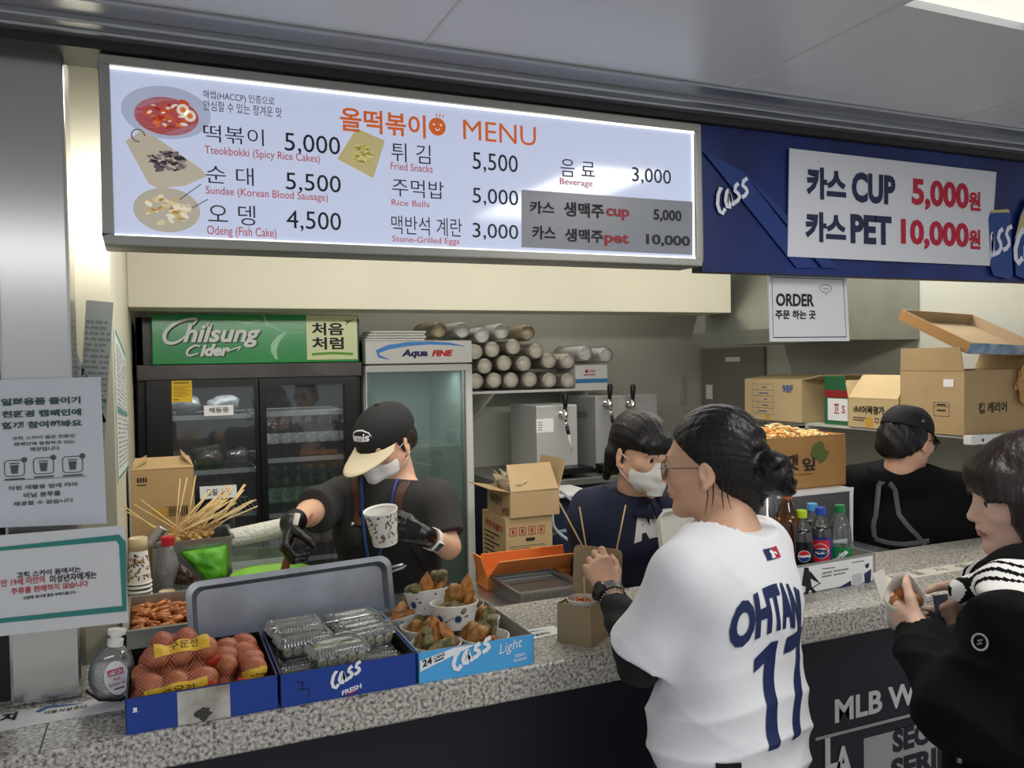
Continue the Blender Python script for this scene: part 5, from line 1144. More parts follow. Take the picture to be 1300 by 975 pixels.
M_FRY = mat('golden_fry', '#cc8c46', rough=.5, var=.45, vscale=35, bump=.5, bscale=90, vcol='#7d4318'); M_ROLLF = mat('fried_seaweed_roll', '#a09262', rough=.55, var=.6, vscale=60, bump=.6, bscale=120, vcol='#33341f'); M_PEPP = mat('fried_batter', '#b98a48', rough=.5, var=.5, vscale=40, bump=.6, bscale=80, vcol='#7a4a1e')
def wedge():
    t_ = thing('fried_dumpling', '', 'fried snack', (0, 0, 0)); q = MB(); q.ball((0, 0, 0), 1, None, 22, 14)
    for i, v in enumerate(q.v):
        x, y, z = v; k = 1-.62*max(0, z)**1.3; n_ = noise.noise(Vector(v)*2.2); q.v[i] = (x*.024*k*(1+.2*n_), y*.010*(1-.35*abs(z))*(1+.25*n_), z*.042+.004*n_)
    q.build('dumpling', M_FRY, None, True); o = bpy.data.objects[-1] if False else None
    return t_, q
def fried(kind):
    q = MB(); q.ball((0, 0, 0), 1, None, 22, 16)
    for i, v in enumerate(q.v):
        x, y, z = v; n_ = noise.noise(Vector(v)*2.2+Vector((kind*5, 0, 0))); n2 = noise.noise(Vector(v)*5+Vector((0, kind*3, 0)))
        if kind == 0: k = 1-.66*max(0, z)**1.2; q.v[i] = (x*.023*k*(1+.22*n_), y*.011*(1-.3*abs(z))*(1+.25*n_+.15*n2), z*.040+.004*n_)
        elif kind == 1: s_ = (abs(z)**.5)*(1 if z > 0 else -1); k = math.sqrt(max(0, 1-abs(z)**6)); rr_ = math.hypot(x, y)+1e-6; k2 = min(1, rr_*1.9)/rr_; q.v[i] = (x*k2*.0115*(1+.14*n_+.12*n2), y*k2*.0115*(1+.14*n_+.12*n2), z*.030)
        else: q.v[i] = (x*.019*(1+.3*n_+.2*n2), y*.016*(1+.3*n_+.2*n2), z*.028*(1+.25*n_))
    nm = ('fried_dumpling', 'fried_seaweed_roll', 'fried_pepper')[kind]
    o = q.build(nm, (M_FRY, M_ROLLF, M_PEPP)[kind], None, True); return tag(o, '', 'fried snack', ('fried dumplings in the bowls', 'fried seaweed rolls in the bowls', 'battered fried pieces in the bowls')[kind])
FP = [fried(k) for k in range(3)]; used = [False]*3; rr = random.Random(21)
KN = ('pointed golden fried dumpling', 'dark mottled fried seaweed roll', 'battered golden fried piece')
LAY = {0: [1, 1, 1, 0, 0, 2], 1: [2, 2, 1, 0, 1], 2: [1, 2, 2, 0], 3: [1, 1, 2], 4: [0, 0, 2, 0], 5: [1, 0], 6: [1, 0, 0, 1, 1, 0], 7: [2, 0, 1, 1, 0]}
SPEC = {6: [(-.038, .0, .012, 70, 0), (-.010, -.006, .012, 10, 20), (-.026, .012, .002, 60, 40), (.034, .012, .018, 15, 10), (.020, .022, .016, 20, -10), (.012, .0, -.004, 40, 70)],
        7: [(.0, .008, .020, 30, 10), (.030, .010, .022, 8, 25), (-.020, -.012, -.002, 70, 30), (.010, -.02, -.006, 75, -20), (.026, .0, .0, 35, 40)],
        0: [(-.028, -.012, .008, 50, 20), (-.012, .010, .012, 35, -50), (.004, -.022, .004, 72, 70), (.010, .012, .018, -25, 30), (.026, .0, .012, -30, 60), (-.02, .024, .0, 20, 0)],
        1: [(-.028, .012, .012, 40, 20), (-.022, -.012, .010, 50, 60), (.020, .010, .016, 20, -10), (-.004, -.02, -.004, 60, 10), (.0, .016, .006, 40, 50)]}
for bi, kinds in LAY.items():
    for j, k in enumerate(kinds):
        o = FP[k] if not used[k] else FP[k].copy()
        if used[k]: C.objects.link(o)
        used[k] = True; x, y, dz, rx, ry, wh_ = BW[bi]
        if bi in SPEC and j < len(SPEC[bi]): ox, oy, oz, tx, rz = SPEC[bi][j]
        else: a_ = 2*PI*j/len(kinds)+bi; ox, oy, oz, tx, rz = .022*math.cos(a_), .022*math.sin(a_), rr.uniform(0, .012), rr.uniform(20, 60), rr.uniform(0, 180)
        o.location = (x+ox, y+oy, CT+dz+.048+oz); o.rotation_euler = (R(tx), R(rr.uniform(-15, 15)), R(rz)); o['label'] = KN[k]+' in the '+wh_.replace('of the sky blue tray', 'bowl').replace('raised at the back of the heap of bowls', 'raised back bowl').replace('raised in the middle of the heap of bowls', 'raised middle bowl').replace(', second from the front', ' second bowl').replace(' of the sky blue tray', '')
        o['label'] = o['label'].replace('corner bowl', 'corner bowl of its tray')

# ---------------------------------------------------------------- takeaway box with cup and sticks
M_KRAFT = mat('kraft_board', '#9c8766', rough=.65, var=.05); a0 = Vector((.867, 1.598, CT)); eu = Vector((.117, .080, 0)).normalized(); ev = Vector((-eu.y, eu.x, 0)); Lu, Lv, Hb = .092, .084, .088
t = thing('takeaway_box', 'kraft takeaway box with raised lid on the counter before the white jersey', 'takeaway box', a0); Mt = Matrix(((eu.x, ev.x, 0, a0.x), (eu.y, ev.y, 0, a0.y), (0, 0, 1, a0.z), (0, 0, 0, 1)))
b = MB(); w_ = .002
b.box(0, Lu, 0, w_, 0, Hb, Mt).box(0, Lu, Lv-w_, Lv, 0, Hb, Mt).box(0, w_, w_, Lv-w_, 0, Hb, Mt).box(Lu-w_, Lu, w_, Lv-w_, 0, Hb, Mt).box(0, Lu, 0, Lv, 0, w_, Mt); b.build('box', M_KRAFT, t, bevel=.001)
top = MB(); n = 28; cc = (.046, Lv/2); rr_ = .037; out = [(w_, w_), (Lu-w_, w_), (Lu-w_, Lv-w_), (w_, Lv-w_)]
circ = [(cc[0]+rr_*math.cos(2*PI*i/n), cc[1]+rr_*math.sin(2*PI*i/n)) for i in range(n)]
def proj(p):
    dx, dy = p[0]-cc[0], p[1]-cc[1]; t_ = min([( (Lu-w_-cc[0])/dx if dx > 0 else (w_-cc[0])/dx) if abs(dx) > 1e-9 else 9, ((Lv-w_-cc[1])/dy if dy > 0 else (w_-cc[1])/dy) if abs(dy) > 1e-9 else 9]); return (cc[0]+dx*t_, cc[1]+dy*t_)
vs = [Mt @ Vector((p[0], p[1], Hb-.004)) for p in circ]+[Mt @ Vector((*proj(p), Hb-.004)) for p in circ]; top.add(vs, [(i, (i+1) % n, n+(i+1) % n, n+i) for i in range(n)]); top.build('top_board', M_KRAFT, t)
F_ = Fr(Mt @ Vector((Lu+.001, Lv+.010, Hb)), -ev, Vector((0, 0, 1))+eu*.10); M2 = Fr(F_.O, F_.U, F_.V)
MB().prism(rrect(0, 0, .124, .112, .014), -.0012, .0012, M2).build('lid', M_KRAFT, t)
cup = thing('sauce_cup', 'white paper cup of red rice cakes set in the kraft takeaway box', 'cup', Mt @ Vector((cc[0], cc[1], .003)))
c0 = Mt @ Vector((cc[0], cc[1], 0)); MB().lathe([(.026, .004), (.035, Hb+.002), (.0375, Hb+.0045), (.0355, Hb+.006), (.0335, Hb), (.026, .006)], 32, Matrix.Translation(c0), cap1=False).build('cup', M_BOWL, cup, 'auto')
M_SAUCE = mat('red_sauce', '#a83c16', rough=.15, var=.3, vscale=30, coat=.4); MB().lathe([(.0325, Hb-.010), (.001, Hb-.006)], 28, Matrix.Translation(c0), cap0=False, cap1=False).build('sauce', M_SAUCE, cup, True)
M_TTEOK = mat('glazed_rice_cake', '#c9692e', rough=.15, var=.3, vscale=20, coat=.5)
for i, (ox, oy, a_) in enumerate(((-.012, .004, .3), (.010, -.008, 1.2), (.008, .014, 2.3), (-.006, -.014, 2.8))):
    d_ = Vector((math.cos(a_), math.sin(a_), .1))*.014; p = c0+Vector((ox, oy, Hb-.004)); tag(MB().tube([p-d_*1.1, p-d_, p, p+d_, p+d_*1.1], [.004, .0065, .007, .0065, .004], 10).build('rice_cake', M_TTEOK, None, True), 'red glazed rice cake in the paper cup of the kraft box', 'rice cake', 'rice cakes in the paper cup')
M_STICK = mat('skewer_wood', '#d2b47c', rough=.5, var=.1)
def stick(p, q, label, r_=.0019): return tag(MB().tube([p, q], r_, 7).build('wooden_stick', M_STICK, None, True), label, 'stick', 'eating sticks')
c6_ = lambda x, y: (580+x/4.432, 560+y/4.432)
for (x0, y0, x1, y1, s_) in ((575, 345, 712, 600, 'leftmost long wooden stick rising from the kraft box lid'), (690, 370, 728, 600, 'upright wooden stick between the hand and the left stick'), (950, 360, 893, 640, 'wooden stick leaning right above the wrist watch')):
    stick(at(*c6_(x1, y1), Y=1.685), at(*c6_(x0, y0), Y=1.70), s_)
stick(at(*c6_(722, 925), Y=1.64), at(*c6_(716, 765), Y=1.66), 'short wooden stick stuck in the red cup of the kraft box')

# ---------------------------------------------------------------- drinks tray on the counter
FD_ = Fr(at(1010, 757, Z=CT), at(1110, 738, Z=CT)-at(1010, 757, Z=CT), (0, 0, 1)); ang = math.atan2(FD_.U.y, FD_.U.x); W = (at(1110, 738, Z=CT)-at(1010, 757, Z=CT)).length+.006
x0 = -.13; FD_ = Fr(FD_.O+FD_.U*x0+FD_.N*0, FD_.U, (0, 0, 1)); W = W-x0; H = .080
t = thing('drink_display', 'grey counter tray with a white printed front holding the soda bottles', 'tray', FD_.p(W/2, 0, -.06))
b = MB(); b.prism([(0, 0), (W, 0), (W, H), (0, H)], -.003, 0, FD_); b.prism([(0, 0), (W, 0), (W, .004), (0, .004)], -.15, -.003, FD_); b.prism([(0, .004), (.003, .004), (.003, H), (0, H)], -.15, -.003, FD_); b.prism([(W-.003, .004), (W, .004), (W, H), (W-.003, H)], -.15, -.003, FD_); b.prism([(0, 0), (W, 0), (W, H*.8), (0, H*.8)], -.153, -.15, FD_)
b.build('tray', mat('tray_grey', '#8e8e8a', rough=.4), t, bevel=.001)
g = MB(); rect(g, FD_, .03, .004, W-.012, H-.006, .0006); g.build('printed_card', M_PAPER, t)
d4 = lambda x, y: FD_.px(930+x/5.735, 600+y/5.735)
g = MB()
poly(g, [d4(*p) for p in ((520, 690), (550, 690), (560, 730), (600, 760), (625, 800), (600, 790), (565, 770), (575, 830), (610, 870), (590, 880), (560, 850), (545, 890), (525, 890), (530, 830), (500, 820))], FD_, .0012); stroke(g, [d4(490, 895), d4(640, 800)], .003, FD_, .0014); stroke(g, [d4(560, 720), d4(625, 800)], .004, FD_, .0014); g.build('figure_print', M_INK, t)
g = MB(); poly(g, [d4(*p) for p in ((715, 868), (860, 785), (862, 838))], FD_, .0012); poly(g, [d4(*p) for p in ((955, 735), (1008, 700), (1002, 818), (962, 825))], FD_, .0012); poly(g, [d4(*p) for p in ((962, 670), (992, 655), (990, 685), (978, 697), (965, 690))], FD_, .0012); g.build('navy_print', M_NAVYINK, t)
g = MB()
for (xa, ya, xb, yb) in ((650, 700, 745, 690), (865, 655, 955, 640), (640, 870, 700, 855)): stroke(g, [d4(xa, ya), d4(xb, yb)], .0025, FD_, .0012)
for (xa, ya, xb, yb) in ((650, 735, 725, 720), (735, 718, 845, 700), (650, 760, 720, 745), (735, 745, 820, 728)):
    p0 = d4(xa, ya); p1 = d4(xb, yb); n_ = 7
    for i in range(n_): u_ = p0[0]+(p1[0]-p0[0])*i/n_; v_ = p0[1]+(p1[1]-p0[1])*i/n_; rect(g, FD_, u_, v_-.002, u_+(p1[0]-p0[0])/n_*.7, v_+.0025, .0012)
g.build('text_print', M_INKG, t)
g = MB(); poly(g, [d4(*p) for p in ((868, 745), (940, 725), (945, 835), (870, 838))], FD_, .0012); g.build('phone_print', mat('phone_print', '#c3c4c8'), t)
def soda(label, px, py, dn, capm, liqm, labm, zl, deco=None, body=M_PET, sc=1):
    c_ = FD_.p(FD_.px(px, 740)[0], .005, -dn); pr = [(r*sc, z*sc) for r, z in [(.022, 0), (.029, .005), (.0305, .02), (.0305, .04), (.029, .05), (.0305, .06), (.0305, .125), (.028, .145), (.020, .172), (.0128, .184), (.0118, .202)]]
    b_ = bottle('soda_bottle', label, 'soda bottles on the counter', pr, capm, body, liqm, labm, (.0309*sc, zl[0], zl[1], 0, zl[2]), loc=(0, 0, 0)); bl = [c for c in b_.children if c.name.startswith('label')][0]
    if deco:
        d_ = (EYE-c_); fr = Fr((0, 0, (zl[0]+zl[1])/2), Vector((-d_.y, d_.x, 0)), (0, 0, 1)); deco(b_, bl, fr)
    b_.location = c_; return b_
def globe(b_, bl, fr, r=.016, word=False, du=.006):
    nn = fr.N*.1
    D = lambda m, f_, nm: wrap_write(nm, '', m, b_, [bl], Fr(fr.O+nn, fr.U, fr.V), 0, 0, 1, 1, off=.0005, depth=.24, maxe=.006, draw=f_)
    F0 = Fr(fr.O+nn, fr.U, fr.V)
    D(M_WINK, lambda mb: disc(mb, F0, du, 0, r, 0), 'logo'); a = [R(x) for x in range(10, 171, 16)]
    tp = [(du+r*.93*math.cos(x), r*.93*math.sin(x)) for x in a]; bt = [(du+r*.93*math.cos(-x), r*.93*math.sin(-x)) for x in a]
    k = .32 if word else .12
    wrap_write('logo', '', mat('cola_red', '#c8202f'), b_, [bl], F0, 0, 0, 1, 1, off=.0009, depth=.24, maxe=.006, draw=lambda mb: poly(mb, tp+[(du-r*.3, r*k), (du+r*.4, r*(k+.1))], F0, 0))
    wrap_write('logo', '', mat('cola_blue', '#14357e'), b_, [bl], F0, 0, 0, 1, 1, off=.0009, depth=.24, maxe=.006, draw=lambda mb: poly(mb, bt+[(du-r*.3, -r*(k+.12)), (du+r*.4, -r*k)], F0, 0))
    if word: wrap_write('logo_text', 'PEPSI', mat('cola_navy', '#10204c'), b_, [bl], F0, du-r*.82, -r*.22, du+r*.82, r*.24, off=.0012, depth=.24, maxe=.004, bold=.06)
M_BLKL = mat('black_label', '#0d0d10', rough=.3)
soda('black-labelled cola bottle with a lime cap in the counter tray', 1038, 653, .055, mat('lime_cap', '#b8cf2a', rough=.35), M_COLA, M_BLKL, (.05, .125, .155), globe)
def blue_deco(b_, bl, fr):
    F0 = Fr(fr.O+fr.N*.1, fr.U, fr.V); wrap_write('label_panel', '', mat('cola_red', '#c8202f'), b_, [bl], F0, 0, 0, 1, 1, off=.0004, depth=.24, maxe=.006, draw=lambda mb: rect(mb, F0, -.024, -.030, .024, .030, 0))
    globe(b_, bl, fr, .021, True, .0)
soda('blue and red labelled cola bottle with royal blue cap in the counter tray', 1064, 651, .060, mat('royal_cap', '#1f49b4', rough=.35), M_COLA, mat('cola_label', '#1c2f86', rough=.3), (.055, .128, .155), blue_deco)
soda('cola bottle with a pale blue cap half hidden behind the others', 1074, 650, .118, mat('sky_cap', '#58a8d8', rough=.35), M_COLA, mat('cola_label2', '#1a2c6c', rough=.3), (.055, .128, .155))
soda('clear lemon soda bottle with green label and dark green cap', 1089, 656, .060, mat('green_cap2', '#1e7a44', rough=.35), None, mat('soda_green', '#1f9a4c', rough=.3, var=.3, vscale=40, vcol='#0f6a30'), (.035, .092, .155), lambda b_, bl, fr: wrap_write('logo_text', 'Sprite', M_WINK, b_, [bl], Fr(fr.O+fr.N*.1, fr.U+Vector((0, 0, .9)), fr.V), -.026, -.008, .026, .012, off=.0006, depth=.24, maxe=.005, bold=.05), clear_mat('clear_pet2', tint=(.86, .92, .88), opacity=.08, rough=.05, gloss=.7))
c_ = at(1001, 700, Y=1.79); c_ = Vector((c_.x, 1.795, CT+.0045)); PB = [(.026, 0), (.036, .006), (.0385, .03), (.0385, .15), (.037, .17), (.030, .198), (.020, .222), (.0135, .232), (.0128, .252)]
M_AMB = clear_mat('amber_pet', tint=(.62, .36, .12), opacity=.22, rough=.06, gloss=.8, col=(.38, .2, .06))
b_ = bottle('beer_bottle', 'tall amber plastic beer bottle with orange cap beside the white jersey', None, PB, mat('orange_cap', '#b8642a', rough=.4), M_AMB, mat('beer', '#5a3208', rough=.1), mat('amber_label', '#b58a4a', rough=.3), (.0388, .018, .03, 0, .19), capr=.0155); b_.location = c_
# stacks of clear plastic cups
M_CLR = clear_mat('clear_plastic', opacity=.10, rough=.06, gloss=.9, col=(.85, .88, .88))
for (x, y_, n_, lab) in ((1.600, 1.895, 11, 'taller stack of clear plastic cups behind the amber bottle'), (1.515, 1.905, 8, 'shorter stack of clear plastic cups nearer the white jersey')):
    t_ = thing('plastic_cup_stack', lab, 'cups', (x, y_, CT), 0, 'stacks of clear plastic cups')
    for i in range(n_):
        z = CT+i*.0155; MB().lathe([(.046, z), (.044, z+.003), (.030, z+.105), (.028, z+.106)], 24, Matrix.Translation((x, y_, 0)), cap0=False).build('cup', M_CLR, t_, True)
# white moulded takeaway lid standing between the customers
t = thing('white_clamshell', 'open white takeaway clamshell between the navy sweatshirt and the white jersey', 'container', (1.26, 1.80, CT)); Mw = Matrix.Translation((1.36, 1.83, CT)) @ Matrix.Rotation(R(18), 4, 'Z')
def shell(mb, M, hx, hy, h, dr=.018, w_=.002):
    o_ = [(u, v, 0) for u, v in rrect(-hx+dr, -hy+dr, hx-dr, hy-dr, .02)]; p_ = [(u, v, h) for u, v in rrect(-hx, -hy, hx, hy, .025)]; i_ = [(u, v, h) for u, v in rrect(-hx+.006, -hy+.006, hx-.006, hy-.006, .022)]; j_ = [(u, v, .003) for u, v in rrect(-hx+dr+.003, -hy+dr+.003, hx-dr-.003, hy-dr-.003, .02)]
    n = len(o_); vs = o_+p_+i_+j_; fs = [tuple(range(n))[::-1], tuple(range(3*n, 4*n))]
    for k in range(3):
        for i in range(n): fs.append((k*n+i, k*n+(i+1) % n, (k+1)*n+(i+1) % n, (k+1)*n+i))
    return mb.add(vs, fs, M)
M_FOAM = mat('white_pulp', '#dcdad2', rough=.6); shell(MB(), Mw, .085, .075, .05).build('base', M_FOAM, t, 'auto')
shell(MB(), Mw @ Matrix.Translation((0, .08, .052)) @ Matrix.Rotation(R(-8), 4, 'X') @ Matrix.Translation((0, .03, .085)) @ Matrix.Rotation(R(90), 4, 'X'), .085, .085, .03).build('lid', M_FOAM, t, 'auto')
stk = MB(); shell(stk, Mw @ Matrix.Translation((-.055, -.02, .055)) @ Matrix.Rotation(R(6), 4, 'Y'), .045, .05, .10, .008); o = stk.build('white_carton', M_FOAM, None, 'auto'); tag(o, 'small white food carton standing in the open clamshell', 'container')

# ---------------------------------------------------------------- left end of the counter
def plate_notice(name, label, corners, fr, band, lines, base):
    t_ = thing(name, label, 'notice', fr.p(*corners[3])); MB().prism(corners, -.002, 0, fr).build('sheet', base, t_)
    return t_
FN = FY(1.762); k4 = lambda x, y: (x/3.25, 380+y/3.25)
t = plate_notice('recycling_notice', 'white notice with green lettering and three icons taped high on the steel pillar', [FN.px(*p) for p in ((-30, 671), (135.4, 664.6), (127.7, 478.5), (-30, 483))], FN, 0, 0, mat('notice_white', '#c9cbd4', rough=.25))
g = MB(); g2 = MB()
def W4(mb, s, a, b, **k): p, q = FN.px(*k4(*a)), FN.px(*k4(*b)); write(mb, s, FN, p[0], p[1], q[0], q[1], **k)
for s, a, b in (('일회용품 줄이기', (5, 440), (332, 400)), ('친환경 캠페인에', (8, 490), (335, 450)), ('함께 참여해봐요', (8, 537), (338, 495))): W4(g, s, a, b, bold=.045)
for s, a, b in (('고척 스카이 돔은 친환경', (50, 582), (308, 555)), ('캠페인에 동참하고 있는', (58, 606), (308, 579)), ('매장입니다.', (125, 628), (250, 604)), ('자원 재활용 법에 따라', (33, 790), (322, 752)), ('비닐 봉투를', (98, 820), (250, 788)), ('제공할 수 없습니다', (55, 854), (303, 818))): W4(g2, s, a, b, bold=.025)
for cx_, cy_ in ((60, 697), (180, 687), (300, 681)):
    p = FN.px(*k4(cx_-40, cy_+35)); q = FN.px(*k4(cx_+40, cy_-35)); pts = rrect(p[0], p[1], q[0], q[1], .006); stroke(g2, pts+[pts[0]], .0015, FN); c_ = ((p[0]+q[0])/2, (p[1]+q[1])/2)
    poly(g2, [(c_[0]-.007, c_[1]+.006), (c_[0]-.005, c_[1]-.010), (c_[0]+.005, c_[1]-.010), (c_[0]+.007, c_[1]+.006)], FN); rect(g2, FN, c_[0]-.008, c_[1]+.008, c_[0]+.008, c_[1]+.010); disc(g2, FN, q[0], q[1], .005); rect(g2, FN, p[0], p[1]-.007, q[0], p[1]-.004)
p, q = FN.px(*k4(15, 748)), FN.px(*k4(355, 730)); stroke(g2, [p, q], .001, FN)
g.build('lettering', M_GREENINK, t); g2.build('lettering', mat('notice_ink', '#4a5553', rough=.6), t)
FM = FY(1.735); k8 = lambda x, y: (x/2.91, 640+y/2.91); qn = [FM.px(*p) for p in ((-30, 811), (163, 790), (158, 667), (-30, 682))]
t = plate_notice('alcohol_notice', 'white notice with teal border and red lettering low on the steel pillar', qn, FM, 0, 0, mat('notice_white2', '#cfd1d4', rough=.25))
g = MB(); g3 = MB(); g4 = MB()
poly(g3, [FM.px(*k8(*p)) for p in ((-60, 165), (440, 112), (465, 140), (468, 395), (-60, 445), (-60, 428), (452, 375), (440, 150), (430, 135), (-60, 178))], FM)
def W8(mb, s, a, b, **k): p, q = FM.px(*k8(*a)), FM.px(*k8(*b)); write(mb, s, FM, p[0], p[1], q[0], q[1], **k)
W8(g, '고척 스카이 돔에서는', (62, 274), (298, 228), bold=.025); W8(g4, '만 19세 미만의', (5, 306), (165, 262), bold=.025); W8(g, '미성년자에게는', (185, 292), (357, 245), bold=.025); W8(g4, '주류를 판매하지 않습니다', (42, 335), (326, 280), bold=.025); W8(g, '-신분증 검사에 협조 부탁드립니다-', (83, 353), (283, 318), bold=.03)
g3.build('border', M_TEAL, t); g.build('lettering', M_INK, t); g4.build('lettering', mat('notice_red', '#b8444c'), t)
# round pump bottle of hand gel
t = thing('hand_gel_bottle', 'round flat clear hand gel bottle with oval white label beside the pillar', 'bottle', (-.09, 1.735, CT)); c_ = Vector((-.088, 1.735, CT+.058)); Mg = Matrix.Translation(c_) @ Matrix.Rotation(R(8), 4, 'Y')
sq = lambda a, z: 1
q = MB(); q.ball((0, 0, 0), (.040, .022, .054), None, 26, 18); q.v = [tuple(Mg @ Vector((x, y, max(z, -.050)))) for x, y, z in q.v]; q.build('bottle', M_CLR, t, True)
q = MB(); q.ball((0, 0, 0), (.036, .018, .048), None, 20, 14); q.v = [tuple(Mg @ Vector((x, y, min(max(z, -.046), .018)))) for x, y, z in q.v]; q.build('gel', clear_mat('gel', tint=(.85, .87, .9), opacity=.12, rough=.1, gloss=.4), t, True)
MB().lathe([(.014, .05), (.014, .062), (.010, .064), (.010, .070), (.016, .072), (.016, .080)], 16, Mg).build('pump', M_WHITE, t, 'auto')
Fg = Fr(Mg @ Vector((.010, -.0235, -.004)), (1, .06, .15), (-.1, 0, 1)); q = MB(); q.prism([(.021*math.cos(2*PI*i/28), .032*math.sin(2*PI*i/28)) for i in range(28)], -.001, .0, Fg); q.build('label', M_PAPER, t)
g = MB(); rect(g, Fg, -.014, .006, .013, .018, .001); g.build('label_patch', M_RED, t); g = MB(); write(g, 'LABCCIN', Fg, -.012, .008, .011, .016, bold=.03, n=.002); g.build('label_text', M_WINK, t)
g = MB(); write(g, 'Hand', Fg, -.006, -.004, .006, .003, bold=0); write(g, 'Sanitizer Gel', Fg, -.015, -.013, .013, -.006, bold=0); g.build('label_text', M_RED, t); g = MB(); rect(g, Fg, -.008, -.021, .010, -.018); g.build('label_text', M_INKG, t)
MB().tube([Mg @ Vector((-.040, -.012, -.030)), Mg @ Vector((-.015, -.0235, -.044)), Mg @ Vector((.022, -.022, -.046)), Mg @ Vector((.036, -.006, -.040))], .003, 6).build('strap', M_BLACK, t)
# printed paper strip taped along the counter
Fz = Fr((0, 0, CT), (1, 0, 0), (0, 1, 0)); zp = lambda x, y: (lambda p: (p.x, p.y))(at(x, y, Z=CT))
t = thing('paper_strip', 'white printed paper strip taped on the granite before the pillar', 'paper strip', (-.2, 1.73, CT)); MB().prism([(-.42, 1.672), (-.066, 1.690), (-.066, 1.762), (-.42, 1.758)], .0004, .0012, Fz).build('strip', M_PAPER, t)
Fz2 = Fr((0, 0, CT+.0012), (1, 0, 0), (0, 1, 0)); g = MB(); p = zp(2, 917); q = zp(14, 905); write(g, '지', Fz2, p[0]-.004, p[1]-.004, p[0]+.022, p[1]+.034, bold=.05); p = zp(138, 893); write(g, '방', Fz2, p[0], p[1]-.002, p[0]+.025, p[1]+.035, bold=.03)
p = zp(62, 908); write(g, '서울시설공단', Fz2, p[0]-.01, p[1]+.002, p[0]+.062, p[1]+.018, bold=.02); g.build('strip_text', M_INK, t); g = MB(); stroke(g, [zp(48, 905), zp(60, 899), zp(80, 897), zp(106, 894)], [.012, .010, .007, .002], Fz2); g.build('strip_logo', mat('swash_blue', '#3f66a8'), t)
t = thing('paper_strip', 'short printed strip taped on the granite beside the kraft takeaway box', 'paper strip', (.8, 1.75, CT)); MB().prism([(.72, 1.700), (.86, 1.712), (.86, 1.772), (.72, 1.765)], .0004, .0012, Fz).build('strip', M_PAPER, t); g = MB(); stroke(g, [(.735, 1.735), (.76, 1.748), (.80, 1.752), (.83, 1.75)], [.004, .006, .004, .001], Fz2); g.build('strip_logo', mat('swash_blue', '#3f66a8'), t); g = MB(); write(g, '서울시설공단', Fz2, .745, 1.718, .83, 1.734, bold=.02); g.build('strip_text', M_INK, t)
t = thing('paper_strip', 'long scuffed printed strip taped on the granite right of the soda bottles', 'paper strip', (2.3, 1.73, CT)); MB().prism([(1.86, 1.695), (2.75, 1.705), (2.75, 1.765), (1.86, 1.755)], .0004, .0012, Fz).build('strip', mat('worn_paper', '#cfcabd', rough=.4, var=.2, vscale=12), t); g = MB()
for i in range(9): write(g, '서울시설공단'[i % 6], Fz2, 1.90+i*.09, 1.712, 1.94+i*.09, 1.748, bold=.0)
g.build('strip_text', mat('worn_ink', '#7d786e'), t)

# ---------------------------------------------------------------- food pots behind the counter on the left
t = thing('rice_cake_pan', 'steel pan of saucy rice cakes behind the egg tray', 'pan', (.1, 2.14, PZ)); Mx = Matrix.Translation((.105, 2.145, PZ)); tray_mesh(.175, .145, .09, .003, Mx).build('pan', M_STEELH, t); MB().box(-.185, .185, -.155, -.143, .086, .092, Mx).box(-.185, .185, .143, .155, .086, .092, Mx).box(-.185, -.173, -.143, .143, .086, .092, Mx).box(.173, .185, -.143, .143, .086, .092, Mx).build('rim', M_STEELH, t)
q = MB(); nx_, ny_ = 26, 22; vs = [(-.17+.34*i/nx_, -.14+.28*j/ny_, .062+.006*noise.noise(Vector((i*.7, j*.7, 1)))) for i in range(nx_+1) for j in range(ny_+1)]; q.add(vs, [(i*(ny_+1)+j, (i+1)*(ny_+1)+j, (i+1)*(ny_+1)+j+1, i*(ny_+1)+j+1) for i in range(nx_) for j in range(ny_)], Mx); tag(q.build('chili_sauce', mat('orange_sauce', '#8a3c12', rough=.15, var=.3, vscale=20, coat=.3), None, True), 'orange brown chili sauce filling the rice cake pan', 'sauce', kind='stuff')
q = MB(); rr = random.Random(9)
for i in range(230):
    p = Mx @ Vector((rr.uniform(-.160, .160), rr.uniform(-.132, .132), .066+rr.uniform(0, .008))); a_ = rr.uniform(0, 6.28); d_ = Vector((math.cos(a_), math.sin(a_), rr.uniform(-.2, .2)))*.017; q.tube([p-d_*1.05, p-d_, p, p+d_, p+d_*1.05], [.003, .0058, .0064, .0058, .003], 8)
tag(q.build('rice_cakes', mat('orange_rice_cake', '#c87a34', rough=.15, var=.35, vscale=25, coat=.5, vcol='#93481a'), None, True), 'glazed orange rice cakes crowded in the steel pan', 'rice cakes', kind='stuff')
t = thing('steel_tray', 'grey rounded steel tray leaning upright behind the blue trays', 'tray', (.29, 1.93, CT)); Fl_ = Fr((.055, 1.925, CT+.001), (1, .0, .03), (0, .16, 1)); rim = rrect(0, 0, .462, .160, .028, 8); inn = rrect(.012, .012, .450, .148, .022, 8); deep = rrect(.022, .022, .440, .138, .02, 8)
q = MB(); n = len(rim); vs = [Fl_.p(u, v, .004) for u, v in rim]+[Fl_.p(u, v, .006) for u, v in inn]+[Fl_.p(u, v, -.010) for u, v in deep]; fs = [(k*n+i, k*n+(i+1) % n, (k+1)*n+(i+1) % n, (k+1)*n+i) for k in range(2) for i in range(n)]+[tuple(2*n+i for i in range(n))]
